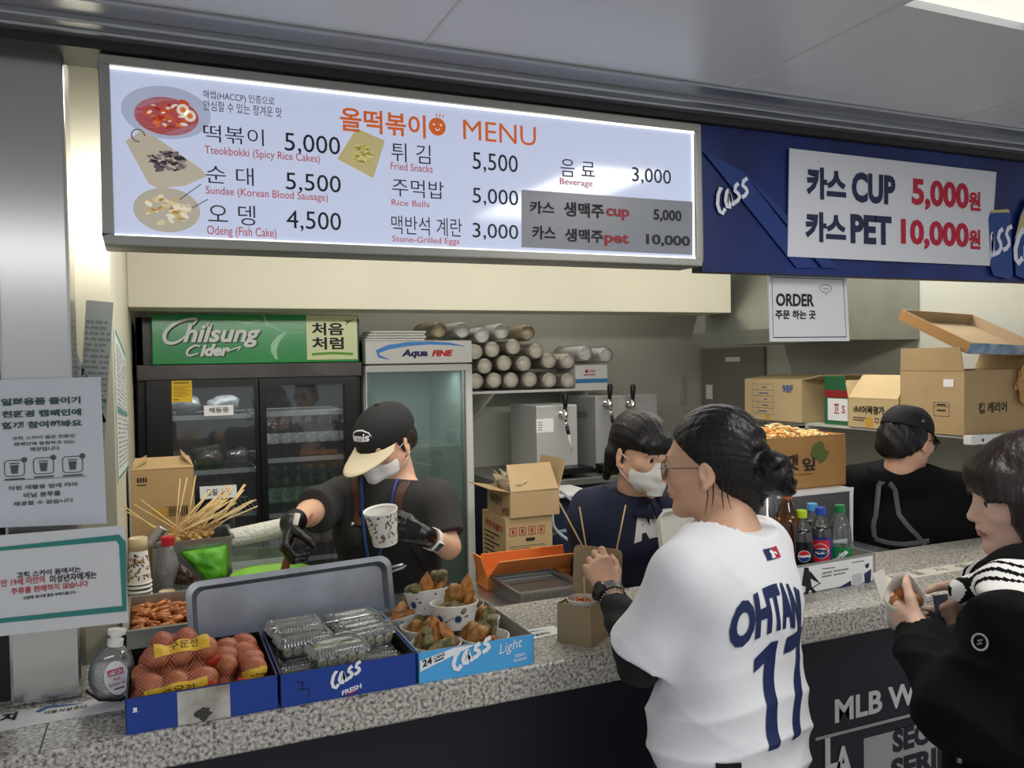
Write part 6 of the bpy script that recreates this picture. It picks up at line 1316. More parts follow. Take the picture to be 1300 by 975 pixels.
q.add(vs, fs); vs2 = [Fl_.p(u, v, .0) for u, v in rim]+[Fl_.p(u, v, -.013) for u, v in deep]; q.add(vs2, [(i, (i+1) % n, n+(i+1) % n, n+i) for i in range(n)]+[tuple(n+i for i in range(n))]+[]); q.add([Fl_.p(u, v, .004) for u, v in rim]+[Fl_.p(u, v, 0) for u, v in rim], [(i, (i+1) % n, n+(i+1) % n, n+i) for i in range(n)]); q.build('pan', mat('worn_steel', '#a3a6ac', rough=.38, metal=.85, var=.2, vscale=14), t, 'auto')
q = MB(); hp = Fl_.p(.462, .125, 0); q.tube([hp+Vector((0, 0, -.006)), hp+Vector((.028, 0, .0)), hp+Vector((.036, 0, .005)), hp+Vector((.028, 0, .008)), hp+Vector((0, 0, .004))], .003, 7); q.build('handle', M_STEEL, t, True)
# printed cup stack
M_CUPP = mat('printed_cup', '#e0ded8', rough=.45); cx_, cy_ = -.049, 2.37
def print_cup(t_, M, r0, r1, h, seed, rim=True):
    MB().lathe([(r1-.002, h-.004), (r1, h), (r1+.001, h+.001), (r1+.002, h-.002), (r1, h-.003), (r0, 0), (r0-.003, 0), (r0-.003, .004), (.001, .004)], 32, M, cap0=False, cap1=False).build('cup', M_CUPP, t_, 'auto'); rr = random.Random(seed); gs = [MB(), MB(), MB()]
    for i in range(130):
        a = rr.uniform(0, 6.28); z = rr.uniform(.08, .92)*h; d = rr.uniform(0, 3.1); L = rr.uniform(.008, .015); w_ = .0024; pts = []
        for e in range(6): u_, v_ = L*math.cos(e*PI/3)*.5, w_*math.sin(e*PI/3); du, dv = u_*math.cos(d)-v_*math.sin(d), u_*math.sin(d)+v_*math.cos(d); zz = min(max(z+dv, .004), h-.004); r = r0+(r1-r0)*zz/h+.0006; pts.append((r*math.cos(a+du/r), r*math.sin(a+du/r), zz))
        gs[i % 3].add(pts, [tuple(range(6))], M)
    for g_, m_ in zip(gs, (mat('leaf_dark', '#3c3a3a'), mat('leaf_wine', '#7a4a58'), mat('leaf_tan', '#b08a4c'))): g_.build('print', m_, t_)
t = thing('paper_cup_stack', 'stack of leaf printed paper cups turned over beside the teal notice', 'cups', (cx_, cy_, PZ))
for i in range(9): MB().lathe([(.0285, PZ+.012*i+.006), (.030, PZ+.012*i), (.0315, PZ+.012*i+.001), (.031, PZ+.012*i+.005), (.0285, PZ+.012*i+.007)], 28, Matrix.Translation((cx_, cy_, 0)), cap0=False, cap1=False).build('rim', M_CUPP, t, True)
print_cup(t, Matrix.Translation((cx_, cy_, PZ+.108+.085)) @ Matrix.Rotation(PI, 4, 'X'), .022, .0295, .085, 3); MB().lathe([(.0225, PZ+.193), (.0225, PZ+.225), (.0215, PZ+.226), (.020, PZ+.224)], 24, Matrix.Translation((cx_, cy_, 0))).build('cup', M_CUPB, t, True)
t = MB().lathe([(.026, PZ), (.020, PZ+.074), (.019, PZ+.075), (.018, PZ+.071)], 28, Matrix.Translation((.016, 2.335, .012))).build('paper_cup', M_CUPB, None, 'auto'); tag(t, 'single cream paper cup turned over beside the printed cup stack', 'cup'); 
t = thing('soy_sauce_bottle', 'soy sauce bottle with a red cap in front of the skewer bin', 'bottle', (.02, 2.44, PZ)); MB().lathe([(.028, PZ), (.031, PZ+.006), (.031, PZ+.115), (.024, PZ+.15), (.016, PZ+.172), (.0155, PZ+.19)], 24, Matrix.Translation((.022, 2.44, 0))).build('body', clear_mat('frosted_bottle', tint=(.8, .8, .8), opacity=.35, rough=.2, gloss=.4, col=(.7, .7, .7)), t, True)
MB().lathe([(.027, PZ+.004), (.028, PZ+.012), (.028, PZ+.10), (.027, PZ+.101)], 20, Matrix.Translation((.022, 2.44, 0))).build('sauce', mat('soy', '#2a2326', rough=.3), t, True); MB().lathe([(.0175, PZ+.185), (.0175, PZ+.207), (.016, PZ+.209)], 20, Matrix.Translation((.022, 2.44, 0))).build('cap', mat('red_lid', '#b01c26', rough=.3), t, 'auto')
def pouch(name, label, quad, fr, m, thick, seed, cat):
    n_, k_ = 12, 12; vs = []; 
    for s_ in (1, -1):
        for i in range(n_+1):
            for j in range(k_+1):
                u, v = i/n_, j/k_; a, b2 = Vector(quad[0]).lerp(Vector(quad[1]), u), Vector(quad[3]).lerp(Vector(quad[2]), u); p = a.lerp(b2, v); th = thick*math.sin(PI*u)**.5*math.sin(PI*v)**.5; vs.append(fr.p(p.x, p.y, s_*th*(1+.5*noise.noise(Vector((u*4, v*4, seed))))+.004*noise.noise(Vector((u*5, v*5, seed+3)))))
    N = (n_+1)*(k_+1); fs = []
    for s_ in (0, 1):
        for i in range(n_):
            for j in range(k_): a = s_*N+i*(k_+1)+j; f = (a, a+k_+1, a+k_+2, a+1); fs.append(f if s_ == 0 else f[::-1])
    return tag(MB().add(vs, fs).build(name, m, None, True), label, cat)
Fg_ = Fr((.04, 2.44, PZ), (1, 0, 0), (0, .25, 1)); kk = lambda x, y: Fg_.px(140+x/4.877, 580+y/4.877)
pouch('herb_bag', 'bright green plastic bag slumped in front of the skewer bin', [kk(600, 775), kk(725, 750), kk(722, 545), kk(425, 590)], Fg_, mat('green_bag', '#5fae28', rough=.25, var=.35, vscale=25, bump=.5, bscale=40, vcol='#3c8a18'), .018, 2, 'bag')
Fp_ = Fr((.04, 2.39, PZ), (1, 0, 0), (0, .15, 1)); kk = lambda x, y: Fp_.px(140+x/4.877, 580+y/4.877)
pouch('sauce_pouch', 'dark brown foil sauce pouch below the green bag', [kk(400, 790), kk(560, 800), kk(530, 730), kk(430, 650)], Fp_, mat('brown_foil', '#3a2420', rough=.25), .012, 5, 'pouch')
# bin of fish cake skewers
t = thing('skewer_bin', 'steel bin crammed with wooden skewers of folded fish cake', 'bin', (.09, 2.6, PZ)); bz = 1.163; Mx = Matrix.Translation((.088, 2.60, PZ)); tray_mesh(.105, .095, bz-PZ, .003, Mx).build('bin', M_STEEL, t); MB().box(-.112, .112, -.102, -.094, bz-PZ-.004, bz-PZ+.003, Mx).box(-.112, .112, .094, .102, bz-PZ-.004, bz-PZ+.003, Mx).box(-.112, -.104, -.094, .094, bz-PZ-.004, bz-PZ+.003, Mx).box(.104, .112, -.094, .094, bz-PZ-.004, bz-PZ+.003, Mx).build('rim', M_STEEL, t)
M_FISH = mat('fish_cake', '#c9a568', rough=.5, var=.3, vscale=25, vcol='#9c7638'); rr = random.Random(31); SKL = None
def fish_skewer():
    t_ = thing('fish_cake_skewer', '', 'skewer', (0, 0, 0), 0, 'fish cake skewers in the steel bin'); MB().tube([(0, 0, -.05), (0, 0, .17)], .0019, 7).build('stick', M_STICK, t_, True); q = MB()
    for i in range(3): lump(q, (.004*(-1)**i, 0, -.03+i*.016), (.014, .010, .009), i+2, .35, 12, 8)
    q.build('fish_cake', M_FISH, t_, True); return t_
fp = fish_skewer()
for i in range(44):
    o = fp if i == 0 else copy_tree(fp); left = i % 11 == 0; x = .088+rr.uniform(-.07, .06); y = 2.60+rr.uniform(-.07, .07)
    th = R(rr.uniform(35, 68)) if not left else R(rr.uniform(40, 60)); az = rr.uniform(-.5, .45) if not left else PI+rr.uniform(-.3, .4)
    if i in (5, 6, 17): th = R(rr.uniform(5, 16))
    d_ = Vector((math.sin(th)*math.cos(az), math.sin(th)*math.sin(az), math.cos(th))); o.location = Vector((x, y, bz+.012))-d_*.012; o.rotation_euler = d_.to_track_quat('Z', 'Y').to_euler()
    o['label'] = 'fish cake skewer leaning left out of the steel bin' if left else ('fish cake skewer standing nearly upright in the steel bin' if i in (5, 6, 17) else 'fish cake skewer leaning right out of the steel bin')
t = MB(); Mq = Matrix.Translation((-.002, 2.515, bz+.018)) @ Matrix.Rotation(R(35), 4, 'Y'); t.lathe([(.016, -.03), (.018, -.028), (.018, .028), (.016, .03)], 20, Mq); tag(t.build('steel_sleeve', M_STEEL, None, 'auto'), 'short steel tube lying on the left rim of the skewer bin', 'tube')
# brown carton by the fridge, white roll and clear boxes, green bowl
t = carton('cardboard_carton', 'brown carton with green-lined flaps before the black fridge', -.072, .105, 2.74, 2.95, PZ, 1.345, {'-y': (-50, .05), '+x': (-40, .05), '-x': (-60, .05)}, mat('dull_cardboard', '#a98c60', rough=.65, var=.06), cat='carton')
Fc = FY(2.7395); print_on(t, Fc, [('f', (.02, 1.20, .085, 1.228, .002))]+[('r', (.026+i*.006, 1.204, .029+i*.006, 1.224)) for i in range(10)]+[('r', (-.055+i*.0075, 1.308, -.050+i*.0075, 1.322)) for i in range(4)]+[('r', (-.055, 1.298, -.03, 1.301))], M_PRINTB)
g = MB(); rect(g, FY(2.7394), -.01, 1.20, .03, 1.226); g.build('tape', mat('dull_tape', '#b48f3c', rough=.3), t); g = MB(); g.box(.1052, .106, 2.745, 2.945, PZ+.02, 1.34); g.build('green_side', mat('carton_leaf', '#5f8a4a', rough=.6), t)
Fo = FY(2.58); a, b2 = Fo.px(293, 690), Fo.px(352, 672); t = MB(); t.tube([Fo.p(a[0], (a[1]+b2[1])/2), Fo.p(b2[0]+.02, (a[1]+b2[1])/2+.02)], .028, 20); tag(t.build('noodle_roll', mat('white_weave', '#d8d6cc', rough=.7, bump=.8, bscale=120), None, 'auto'), 'white textured roll resting on clear boxes beside the skewer bin', 'roll'); zr = (a[1]+b2[1])/2-.026
t = thing('clear_box', 'clear plastic box of white packets beside the skewer bin', 'box', (.30, 2.58, PZ)); x0_, x1_ = a[0]-.01, b2[0]+.03; MB().box(x0_, x1_, 2.53, 2.66, PZ, zr).build('box', clear_mat('clear_box', opacity=.14, rough=.08, gloss=.7, col=(.75, .77, .76)), t, bevel=.003); MB().box(x0_+.01, x1_-.02, 2.55, 2.64, PZ+.003, PZ+.05).build('contents', M_PAPER, t)
t = thing('green_bowl', 'lime green mixing bowl behind the steel lid', 'bowl', (.33, 2.44, PZ)); c_ = at(346, 727, Y=2.42); MB().lathe([(.05, PZ), (.085, PZ+.03), (.112, c_.z), (.115, c_.z+.001), (.109, c_.z-.001), (.08, PZ+.034), (.001, PZ+.006)], 36, Matrix.Translation((c_.x, 2.42, 0)), cap1=False).build('bowl', mat('lime_plastic', '#8fc84a', rough=.3), t, 'auto')
# ---------------------------------------------------------------- people
M_SKIN = mat('skin', '#d3a68a', rough=.5, var=.06, vscale=25, sub=.12); M_LIP = mat('lip', '#b4706a', rough=.4); M_BROW = mat('brow', '#2a211d', rough=.7)
def hairmat(name, col, hi):
    m = mat(name, col, rough=.38, spec=.35, var=.5, vscale=30, vcol=hi, bump=.5, bscale=60, stretch=(1, 1, .15)); return m
M_HAIRK = hairmat('black_hair', '#0f0d0e', '#1c1819'); M_HAIRB = hairmat('dark_brown_hair', '#1d1615', '#2e2422')
M_EYEW = mat('eye_white', '#d8d2cc', rough=.2); M_IRIS = mat('iris', '#1c1210', rough=.1)
V3 = Vector
class Head:
    def __init__(s, c, f, tilt=0, sc=.95):
        s.c = V3(c); s.sc = sc; s.f = V3(f).normalized(); u = V3((0, 0, 1)); s.r = s.f.cross(u).normalized(); s.u = s.r.cross(s.f).normalized()
        if tilt: q = Matrix.Rotation(tilt, 3, s.f); s.r = q @ s.r; s.u = q @ s.u
        s.M = Matrix((s.r, s.f, s.u)).transposed()
    def p(s, x, y, z): return s.c+(s.r*x+s.f*y+s.u*z)*s.sc
    def loc(s, P_): q = (P_-np.array(s.c)); A = np.array(s.M); return (q @ A)/s.sc
    def XYZ(s, X, Y, Z):
        x, y, z = X-s.c.x, Y-s.c.y, Z-s.c.z; return [(x*a.x+y*a.y+z*a.z)/s.sc for a in (s.r, s.f, s.u)]
def head_sdf(v, H, neck):
    S = H.sc; E = lambda c, r, k=.02, mode='u', M=None: v.ell(H.p(*c), [q*S for q in r], H.M @ M if M else H.M, k*S, mode); K = lambda a, b, ra, rb, k=.02, mode='u': v.cone(H.p(*a), H.p(*b), ra*S, rb*S, k*S, mode)
    v.cone(H.p(0, -.022, -.05), neck, .050*S, .054, .03); K((0, .0, -.085), (0, -.01, -.12), .045, .045, .03)
    E((0, -.012, .036), (.073, .093, .081)); E((0, .028, -.025), (.061, .063, .085), .03)
    for s_ in (-1, 1):
        K((s_*.047, .008, -.055), (s_*.012, .070, -.098), .020, .017, .025); E((s_*.038, .060, -.024), (.024, .026, .022), .02)
    K((0, .068, -.096), (0, .076, -.101), .017, .014, .02); E((0, .080, .016), (.052, .014, .014), .02)
    for s_ in (-1, 1): E((s_*.031, .097, -.001), (.017, .013, .0085), .010, 's')
    K((0, .088, .008), (0, .106, -.030), .0065, .0100, .012); E((0, .105, -.034), (.010, .010, .0085), .008)
    for s_ in (-1, 1): E((s_*.0105, .096, -.037), (.0075, .009, .007), .006)
    E((0, .088, -.060), (.024, .014, .016), .014); E((0, .0965, -.0615), (.019, .007, .0048), .004); E((0, .0945, -.0705), (.016, .0075, .0055), .004); v.cone(H.p(-.02, .102, -.0658), H.p(.02, .102, -.0658), .0022*S, None, .003*S, 's')
    for s_ in (-1, 1):
        Re = Matrix.Rotation(s_*R(-22), 3, 'Z') @ Matrix.Rotation(R(-10), 3, 'X'); E((s_*.076, -.012, -.016), (.007, .018, .028), .008, 'u', Re); E((s_*.086, -.006, -.010), (.006, .011, .018), .004, 's', Re); K((s_*.076, -.004, -.044), (s_*.074, -.002, -.046), .008, .007, .008)
def head_paint(H, brow=True):
    def f(P_):
        q = H.loc(P_); x, y, z = q.T; o = np.zeros(len(P_), int)
        o[(np.abs(x) < .021) & (z > -.077) & (z < -.0565) & (y > .085) & (np.abs(z+.066) < .0105-(np.abs(x)/.022)**2*.008)] = 1
        zb = .020-.9*(np.abs(x)-.031)**2*9; o[(np.abs(x) > .014) & (np.abs(x) < .050) & (np.abs(z-zb) < .0035) & (y > .05) & brow] = 2; return o
    return f
def eyes(H, par):
    for s_ in (-1, 1):
        q = MB(); c = H.p(s_*.031, .0775, -.003); r = .0118*H.sc; q.ball(c, r, H.M @ Matrix.Rotation(R(-90), 3, 'X'), 18, 12)
        n0 = len(q.f); q.mi = [1 if i < 18*3 else 0 for i in range(n0)]; q.build('eye', [M_EYEW, M_IRIS], par, True)
def hand_sdf(v, W, d, n, s, sc=.92, curl=((25, 55, 75),)*4, spread=3, thumb=((.6, .65, .3), (.8, .3, .4), (.9, .0, .4)), off=0, k=.005):
    W = V3(W); d = V3(d).normalized(); n = V3(n); n = (n-d*n.dot(d)).normalized(); t = d.cross(n); s = t if t.dot(V3(s)) > 0 else -t
    P_ = lambda a, b, c: W+(d*a+s*b+n*c)*sc; Kn = [(.084, .027), (.088, .009), (.084, -.010), (.075, -.027)]; L = [(.042, .025, .020), (.046, .028, .021), (.042, .026, .020), (.033, .020, .018)]; Rd = [(.0092, .0082, .0074, .0062)]*3+[(.0082, .0072, .0066, .0056)]
    for i, (a, b) in enumerate(Kn): v.cone(P_(-.004, b*.5, 0), P_(a, b, 0), .0155*sc+off, .0105*sc+off, .014*sc)
    v.ell(P_(.045, .0, .006), [q*sc+off for q in (.034, .030, .012)], Matrix((d, s, n)).transposed(), .015*sc)
    for i, (a, b) in enumerate(Kn):
        c = P_(a, b, 0); cu = curl[i % len(curl)]; sp = R(spread*(1.5-i))
        for j in range(3):
            an = R(cu[j]); di = (d*math.cos(an)+n*math.sin(an)+s*math.sin(sp)*max(math.cos(an), 0)).normalized(); e = c+di*L[i][j]*sc; v.cone(c, e, Rd[i][j]*sc+off, Rd[i][j+1]*sc+off, k*sc); c = e
    c = P_(.020, .020, .006); rr_ = (.0145, .0118, .0098, .0076); LL = (.044, .032, .026)
    for j in range(3): w_ = thumb[j]; di = (d*w_[0]+s*w_[1]+n*w_[2]).normalized(); e = c+di*LL[j]*sc; v.cone(c, e, rr_[j]*sc+off, rr_[j+1]*sc+off, (.010 if j == 0 else k)*sc); c = e
    return c
def zgrid(z0, z1, fine, zsplit, coarse): return np.concatenate([np.arange(z0, zsplit, coarse), np.arange(zsplit, z1, fine)])
class Body:
    """joints of one figure; everything else hangs on them"""
    def __init__(s, H, T, f, shz, neck, half=.165, lean=(0, 0), hipz=.86):
        s.H = H; s.f = V3((f[0], f[1], 0)).normalized(); s.l = V3((-s.f.y, s.f.x, 0)); s.T = V3((T[0], T[1], 0)); ch = s.T+V3((lean[0], lean[1], 0)); s.ch = ch
        s.neck = V3(neck); s.sh = {1: ch+s.l*half+V3((0, 0, shz)), -1: ch-s.l*half+V3((0, 0, shz))}; s.shz = shz; s.hipz = hipz; s.el = {}; s.wr = {}; s.hands = {}
        s.hip = {k: s.T+s.l*.085*k+V3((0, 0, hipz)) for k in (1, -1)}; s.knee = {k: s.T+s.l*.095*k+s.f*.015+V3((0, 0, .47)) for k in (1, -1)}; s.ank = {k: s.T+s.l*.10*k-s.f*.01+V3((0, 0, .075)) for k in (1, -1)}
    def at(s, x, y, z, top=0): w_ = max(0, min(1, (z-.9)/.4)); c = s.T.lerp(s.ch, w_); return c+s.l*x+s.f*y+V3((0, 0, z))
    def box(s, pad=.14):
        P_ = [s.H.c]+list(s.sh.values())+list(s.el.values())+list(s.wr.values())+list(s.hip.values())+list(s.ank.values()); lo = [min(p[i] for p in P_)-pad for i in range(3)]; hi = [max(p[i] for p in P_)+pad for i in range(3)]; lo[2] = 0.0; hi[2] = s.H.c.z+.15; return lo, hi
    def torso(s, v, g=0, wide=1, k=.05, low=None):
        M = Matrix((s.l, s.f, V3((0, 0, 1)))).transposed(); z = s.shz
        v.ell(s.at(0, 0, z-.10), (.165*wide+g, .105+g, .17+g*.6), M, k); v.ell(s.at(0, .005, z-.28), (.150*wide+g, .105+g, .17), M, k); v.ell(s.at(0, -.005, s.hipz+.05), (.165*wide+g, .115+g, .15), M, k)
        for q in (1, -1): v.cone(s.at(0, -.005, z+.03), s.sh[q], .050+g, .050+g, .05)
    def arm(s, v, q, ra, rb, rc, k=.02, g=0): v.cone(s.sh[q], s.el[q], ra+g, rb+g, .04); v.cone(s.el[q], s.wr[q], rb+g, rc+g, k)
    def build(s, par, res=.0045, skin=M_SKIN, feat=True):
        lo, hi = s.box(); v = Vol(lo, hi, res, zgrid(0, hi[2], res, .82, .012)); s.torso(v, -.012)
        for q in (1, -1):
            s.arm(v, q, .042, .035, .024); v.cone(s.hip[q], s.knee[q], .075, .052, .04); v.cone(s.knee[q], s.ank[q], .050, .034, .02); v.cone(s.ank[q]-V3((0, 0, .03)), s.ank[q]+s.f*.13-V3((0, 0, .045)), .036, .028, .03)
            if q in s.hands: hand_sdf(v, s.wr[q], **s.hands[q])
        head_sdf(v, s.H, s.neck); b = v.build('body', [skin, M_LIP, M_BROW], par, 1, head_paint(s.H, feat)); return b
    def vol(s, res=.005, zmin=.0, zmax=None, pad=.16): lo, hi = s.box(pad); lo[2] = zmin; hi[2] = zmax or hi[2]; return Vol(lo, hi, res)
    def trousers(s, par, m, res=.009):
        v = s.vol(res, 0, .99); M = Matrix((s.l, s.f, V3((0, 0, 1)))).transposed(); v.ell(s.T+V3((0, 0, .90)), (.170, .125, .13), M, .03)
        for q in (1, -1): v.cone(s.hip[q], s.knee[q], .090, .070, .04); v.cone(s.knee[q], s.ank[q], .068, .058, .03)
        v.cut((0, 0, .97), (0, 0, 1)).cut((0, 0, .05), (0, 0, -1)); v.disp(lambda X, Y, Z: fold(X, Y, Z, (.3, .3, .9), 38, .4, .004)); v.build('trousers', m, par, 1)
        for q in (1, -1):
            b = MB(); a = s.ank[q]; M2 = Matrix((s.f, s.l, V3((0, 0, 1)))).transposed(); b.ball(V3((a.x, a.y, .048))+s.f*.055, (.135, .048, .045), M2, 20, 12); b.v = [(x, y, max(z, .002)) for x, y, z in b.v]; b.build('shoe', mat('shoe_white', '#c9c7c3', rough=.5), par, True)
def glasses(H, par, m, lens=None, r=.021, z=-.004, round_=True, th=.0011):
    q = MB()
    for s_ in (-1, 1):
        pts = [H.p(s_*.031+r*math.cos(a), .103-abs(s_*.031+r*math.cos(a))*.12, z-.002+r*.92*math.sin(a)) for a in np.linspace(0, 2*PI, 25)]; q.tube(pts, th, 6, cap=False); q.tube([H.p(s_*(.031+r), .100, z+.004), H.p(s_*.070, .085, z+.006), H.p(s_*.078, .0, z+.006), H.p(s_*.077, -.02, z-.006)], th, 6)
    q.tube([H.p(-.010, .105, z), H.p(0, .108, z+.004), H.p(.010, .105, z)], th, 6); g = q.build('glasses', m, par, True)
    if lens:
        for s_ in (-1, 1): b = MB(); c = [H.p(s_*.031+r*.97*math.cos(a), .103-abs(s_*.031+r*.97*math.cos(a))*.12, z-.002+r*.9*math.sin(a)) for a in np.linspace(0, 2*PI, 24, endpoint=False)]; b.add(c, [tuple(range(24))]); b.build('lens', lens, g)
def hair_vol(H, pad=.17, res=.0035, low=.2): return Vol([c-pad for c in H.c], [c+pad for c in H.c], res) if not low else Vol([H.c.x-pad, H.c.y-pad, H.c.z-low], [H.c.x+pad, H.c.y+pad, H.c.z+pad], res)
def hcut(v, H, fn):
    X, Y, Z = np.meshgrid(v.x, v.y, v.z, indexing='ij', sparse=True); x, y, z = H.XYZ(X, Y, Z); v.F = np.maximum(v.F, fn(x, y, z)*H.sc).astype(np.float32)
def hdisp(v, H, fn):
    X, Y, Z = np.meshgrid(v.x, v.y, v.z, indexing='ij', sparse=True); x, y, z = H.XYZ(X, Y, Z); v.F = np.where(np.abs(v.F) < .05, v.F+fn(x, y, z), v.F).astype(np.float32)
def mask(H, par, m, ridge=True, zt=-.002):
    v = Vol([c-.13 for c in H.c], [c+.13 for c in H.c], .003); S = H.sc; E = lambda c, r, k=.02: v.ell(H.p(*c), [q*S for q in r], H.M, k*S)
    E((0, .032, -.055), (.064, .070, .066)); v.cone(H.p(0, .098, -.022), H.p(0, .108, -.040), .012*S, .014*S, .025*S); v.cone(H.p(0, .108, -.040), H.p(0, .090, -.108), .014*S, .021*S, .03*S)
    hcut(v, H, lambda x, y, z: np.maximum(np.maximum(z-(zt+.010-np.abs(x)*.10), -.134-z), .018+np.maximum(0, -z-.05)*.25-y)); hdisp(v, H, lambda x, y, z: .0010*np.sin(z*170)*(np.abs(x) < .06))
    b = v.build('face_mask', m, par, 2); q = MB()
    for s_ in (-1, 1):
        for za, zb in ((-.022, .004), (-.085, -.042)): q.tube([H.p(s_*.058, .030, za), H.p(s_*.073, .008, (za+zb)/2), H.p(s_*.079, -.016, zb)], .0015, 5)
    q.build('ear_loop', m, b, True); return b
def cap(H, par, mc, mb, brim_len=.07, low=.022, rx=.083, ry=.103, rz=.088, flat=None, down=0.18):
    v = Vol([c-.17 for c in H.c], [c+.17 for c in H.c], .0035); S = H.sc; v.ell(H.p(0, -.010, .035), (rx*S, ry*S, rz*S), H.M, .01)
    if flat: hcut(v, H, lambda x, y, z: (z-flat-np.minimum(0, -y)*.0)*1.0)
    hcut(v, H, lambda x, y, z: (low-.10*(y+.01))-z)
    hdisp(v, H, lambda x, y, z: .0009*np.cos(np.arctan2(x, y+.01)*6)**40)
    c = v.build('cap', mc, par, 2); q = MB(); n = 20; vs = []; L = brim_len
    for i in range(n+1):
        a = -1.15+2.3*i/n; x0, y0 = rx*1.0*math.sin(a), -.010+ry*1.0*math.cos(a)
        for t in range(7):
            u = t/6; e = L*(math.cos(a*1.28)**.6 if abs(a*1.28) < PI/2 else 0); vs.append((x0*(1+.04*u), y0+e*u, low-.10*(y0+.01)+.004-down*e*u-.22*abs(x0)**1.0*0-1.6*x0*x0*u))
    N = len(vs); tv = [H.p(*p) for p in vs]+[H.p(p[0], p[1], p[2]-.0035) for p in vs]; fs = []
    for i in range(n):
        for t in range(6): a = i*7+t; fs += [(a, a+1, a+8, a+7), (N+a, N+a+7, N+a+8, N+a+1)]
    for i in range(n): a = i*7+6; fs.append((a, N+a, N+a+7, a+7))
    q.add(tv, fs); q.build('brim', mb, c, True); MB().ball(H.p(0, -.010, (flat or (.035+rz))+.001), .006*S).build('button', mc, c, True) if not flat else None
    return c
def strap(par, tgt, pts, w_, m, name='strap', off=.003, dirn=None):
    """a band laid along points on a surface"""
    tr = BVHTree.FromPolygons([q.co for q in tgt.data.vertices], [tuple(p.vertices) for p in tgt.data.polygons]); P_ = []
    for i in range(len(pts)-1):
        for k in range(8): P_.append(V3(pts[i]).lerp(V3(pts[i+1]), k/8))
    P_.append(V3(pts[-1])); S_ = [tr.find_nearest(p) for p in P_]; q = MB(); vs = []; n = len(P_)
    for i in range(n):
        c, nn = S_[i][0], S_[i][1]; a, b = S_[max(i-1, 0)][0], S_[min(i+1, n-1)][0]; t = (b-a).normalized(); sd = t.cross(nn).normalized()*w_/2
        for e in (-1, -.5, 0, .5, 1):
            h = tr.find_nearest(c+sd*e); vs.append(h[0]+h[1]*off)
    lo = [v-S_[i//5][1]*off*1.5 for i, v in enumerate(vs)]; N = len(vs); fs = []
    for i in range(n-1):
        for j in range(4): a = i*5+j; fs += [(a, a+1, a+6, a+5)]
        fs += [(i*5, i*5+5, N+i*5+5, N+i*5), (i*5+4, N+i*5+4, N+i*5+9, i*5+9)]
    return q.add(vs+lo, fs).build(name, m, par, True)
def neckline(v, B, up=.008, tilt=.25, r=.105):
    nd = (B.H.c-B.neck).normalized(); n = (V3((0, 0, 1))+nd*.35-B.f*tilt).normalized(); p = B.neck+n*up
    X, Y, Z = np.meshgrid(v.x, v.y, v.z, indexing='ij', sparse=True); pl_ = (X-p.x)*n.x+(Y-p.y)*n.y+(Z-p.z)*n.z; d = np.sqrt((X-p.x)**2+(Y-p.y)**2+(Z-p.z)**2)
    v.F = np.where((d < r) & (pl_ > -.02), np.maximum(v.F, pl_), v.F).astype(np.float32)
def sleeve(v, B, q, t, r0, r1, k=.022, off=0):
    v2 = Vol((0, 0, 0), (.02, .02, .02), .01); v2.x, v2.y, v2.z = v.x, v.y, v.z; v2.F = np.full(v.F.shape, .5, np.float32)
    a = B.sh[q]+B.l*q*off; e = B.sh[q].lerp(B.el[q], t); d = (B.el[q]-B.sh[q]).normalized(); v2.cone(a, e+d*.03, r0, r1, .01); v2.cut(e, d, .004); v.F = smin(v.F, v2.F, k).astype(np.float32)
def crease(X, Y, Z, d, f, ph, amp, warp=.8):
    return amp*(np.abs(fold(X, Y, Z, d, f, ph, 1.0, warp))**.6-.6)
def strands(a, q, f=1.0): return .00055*(np.sin(a*37*f+1.3*np.sin(q*31)+2*np.sin(a*4))+np.sin(a*61*f+q*23+1.7*np.sin(a*7+q*9))+.8*np.sin(a*97*f-q*37))
def front_strap(par, tgt, B, xz, w_, m, name, off=.003):
    tr = BVHTree.FromPolygons([q.co for q in tgt.data.vertices], [tuple(p.vertices) for p in tgt.data.polygons]); q = MB(); vs = []; lo = []; n = 24; xs = np.interp(np.linspace(0, 1, n), np.linspace(0, 1, len(xz)), [a[0] for a in xz]); zs = np.interp(np.linspace(0, 1, n), np.linspace(0, 1, len(xz)), [a[1] for a in xz]); k = 0
    for x, z in zip(xs, zs):
        row = []
        for e in (-1, -.5, 0, .5, 1):
            h = tr.ray_cast(B.at(x+e*w_/2, .45, z), -B.f, .7)
            if h[0] is None: break
            row.append((h[0]+h[1]*off, h[0]-h[1]*off*.5))
        if len(row) < 5: continue
        vs += [r_[0] for r_ in row]; lo += [r_[1] for r_ in row]; k += 1
    N = len(vs); fs = []
    for i in range(k-1):
        for j in range(4): a = i*5+j; fs += [(a, a+1, a+6, a+5)]
        fs += [(i*5, i*5+5, N+i*5+5, N+i*5), (i*5+4, N+i*5+4, N+i*5+9, i*5+9)]
    return q.add(vs+lo, fs).build(name, m, par, True)
RFU = lambda r, f, u=0: V3((CR.x, CR.y, 0)).normalized()*r+V3((CF.x, CF.y, 0)).normalized()*f+V3((0, 0, u))

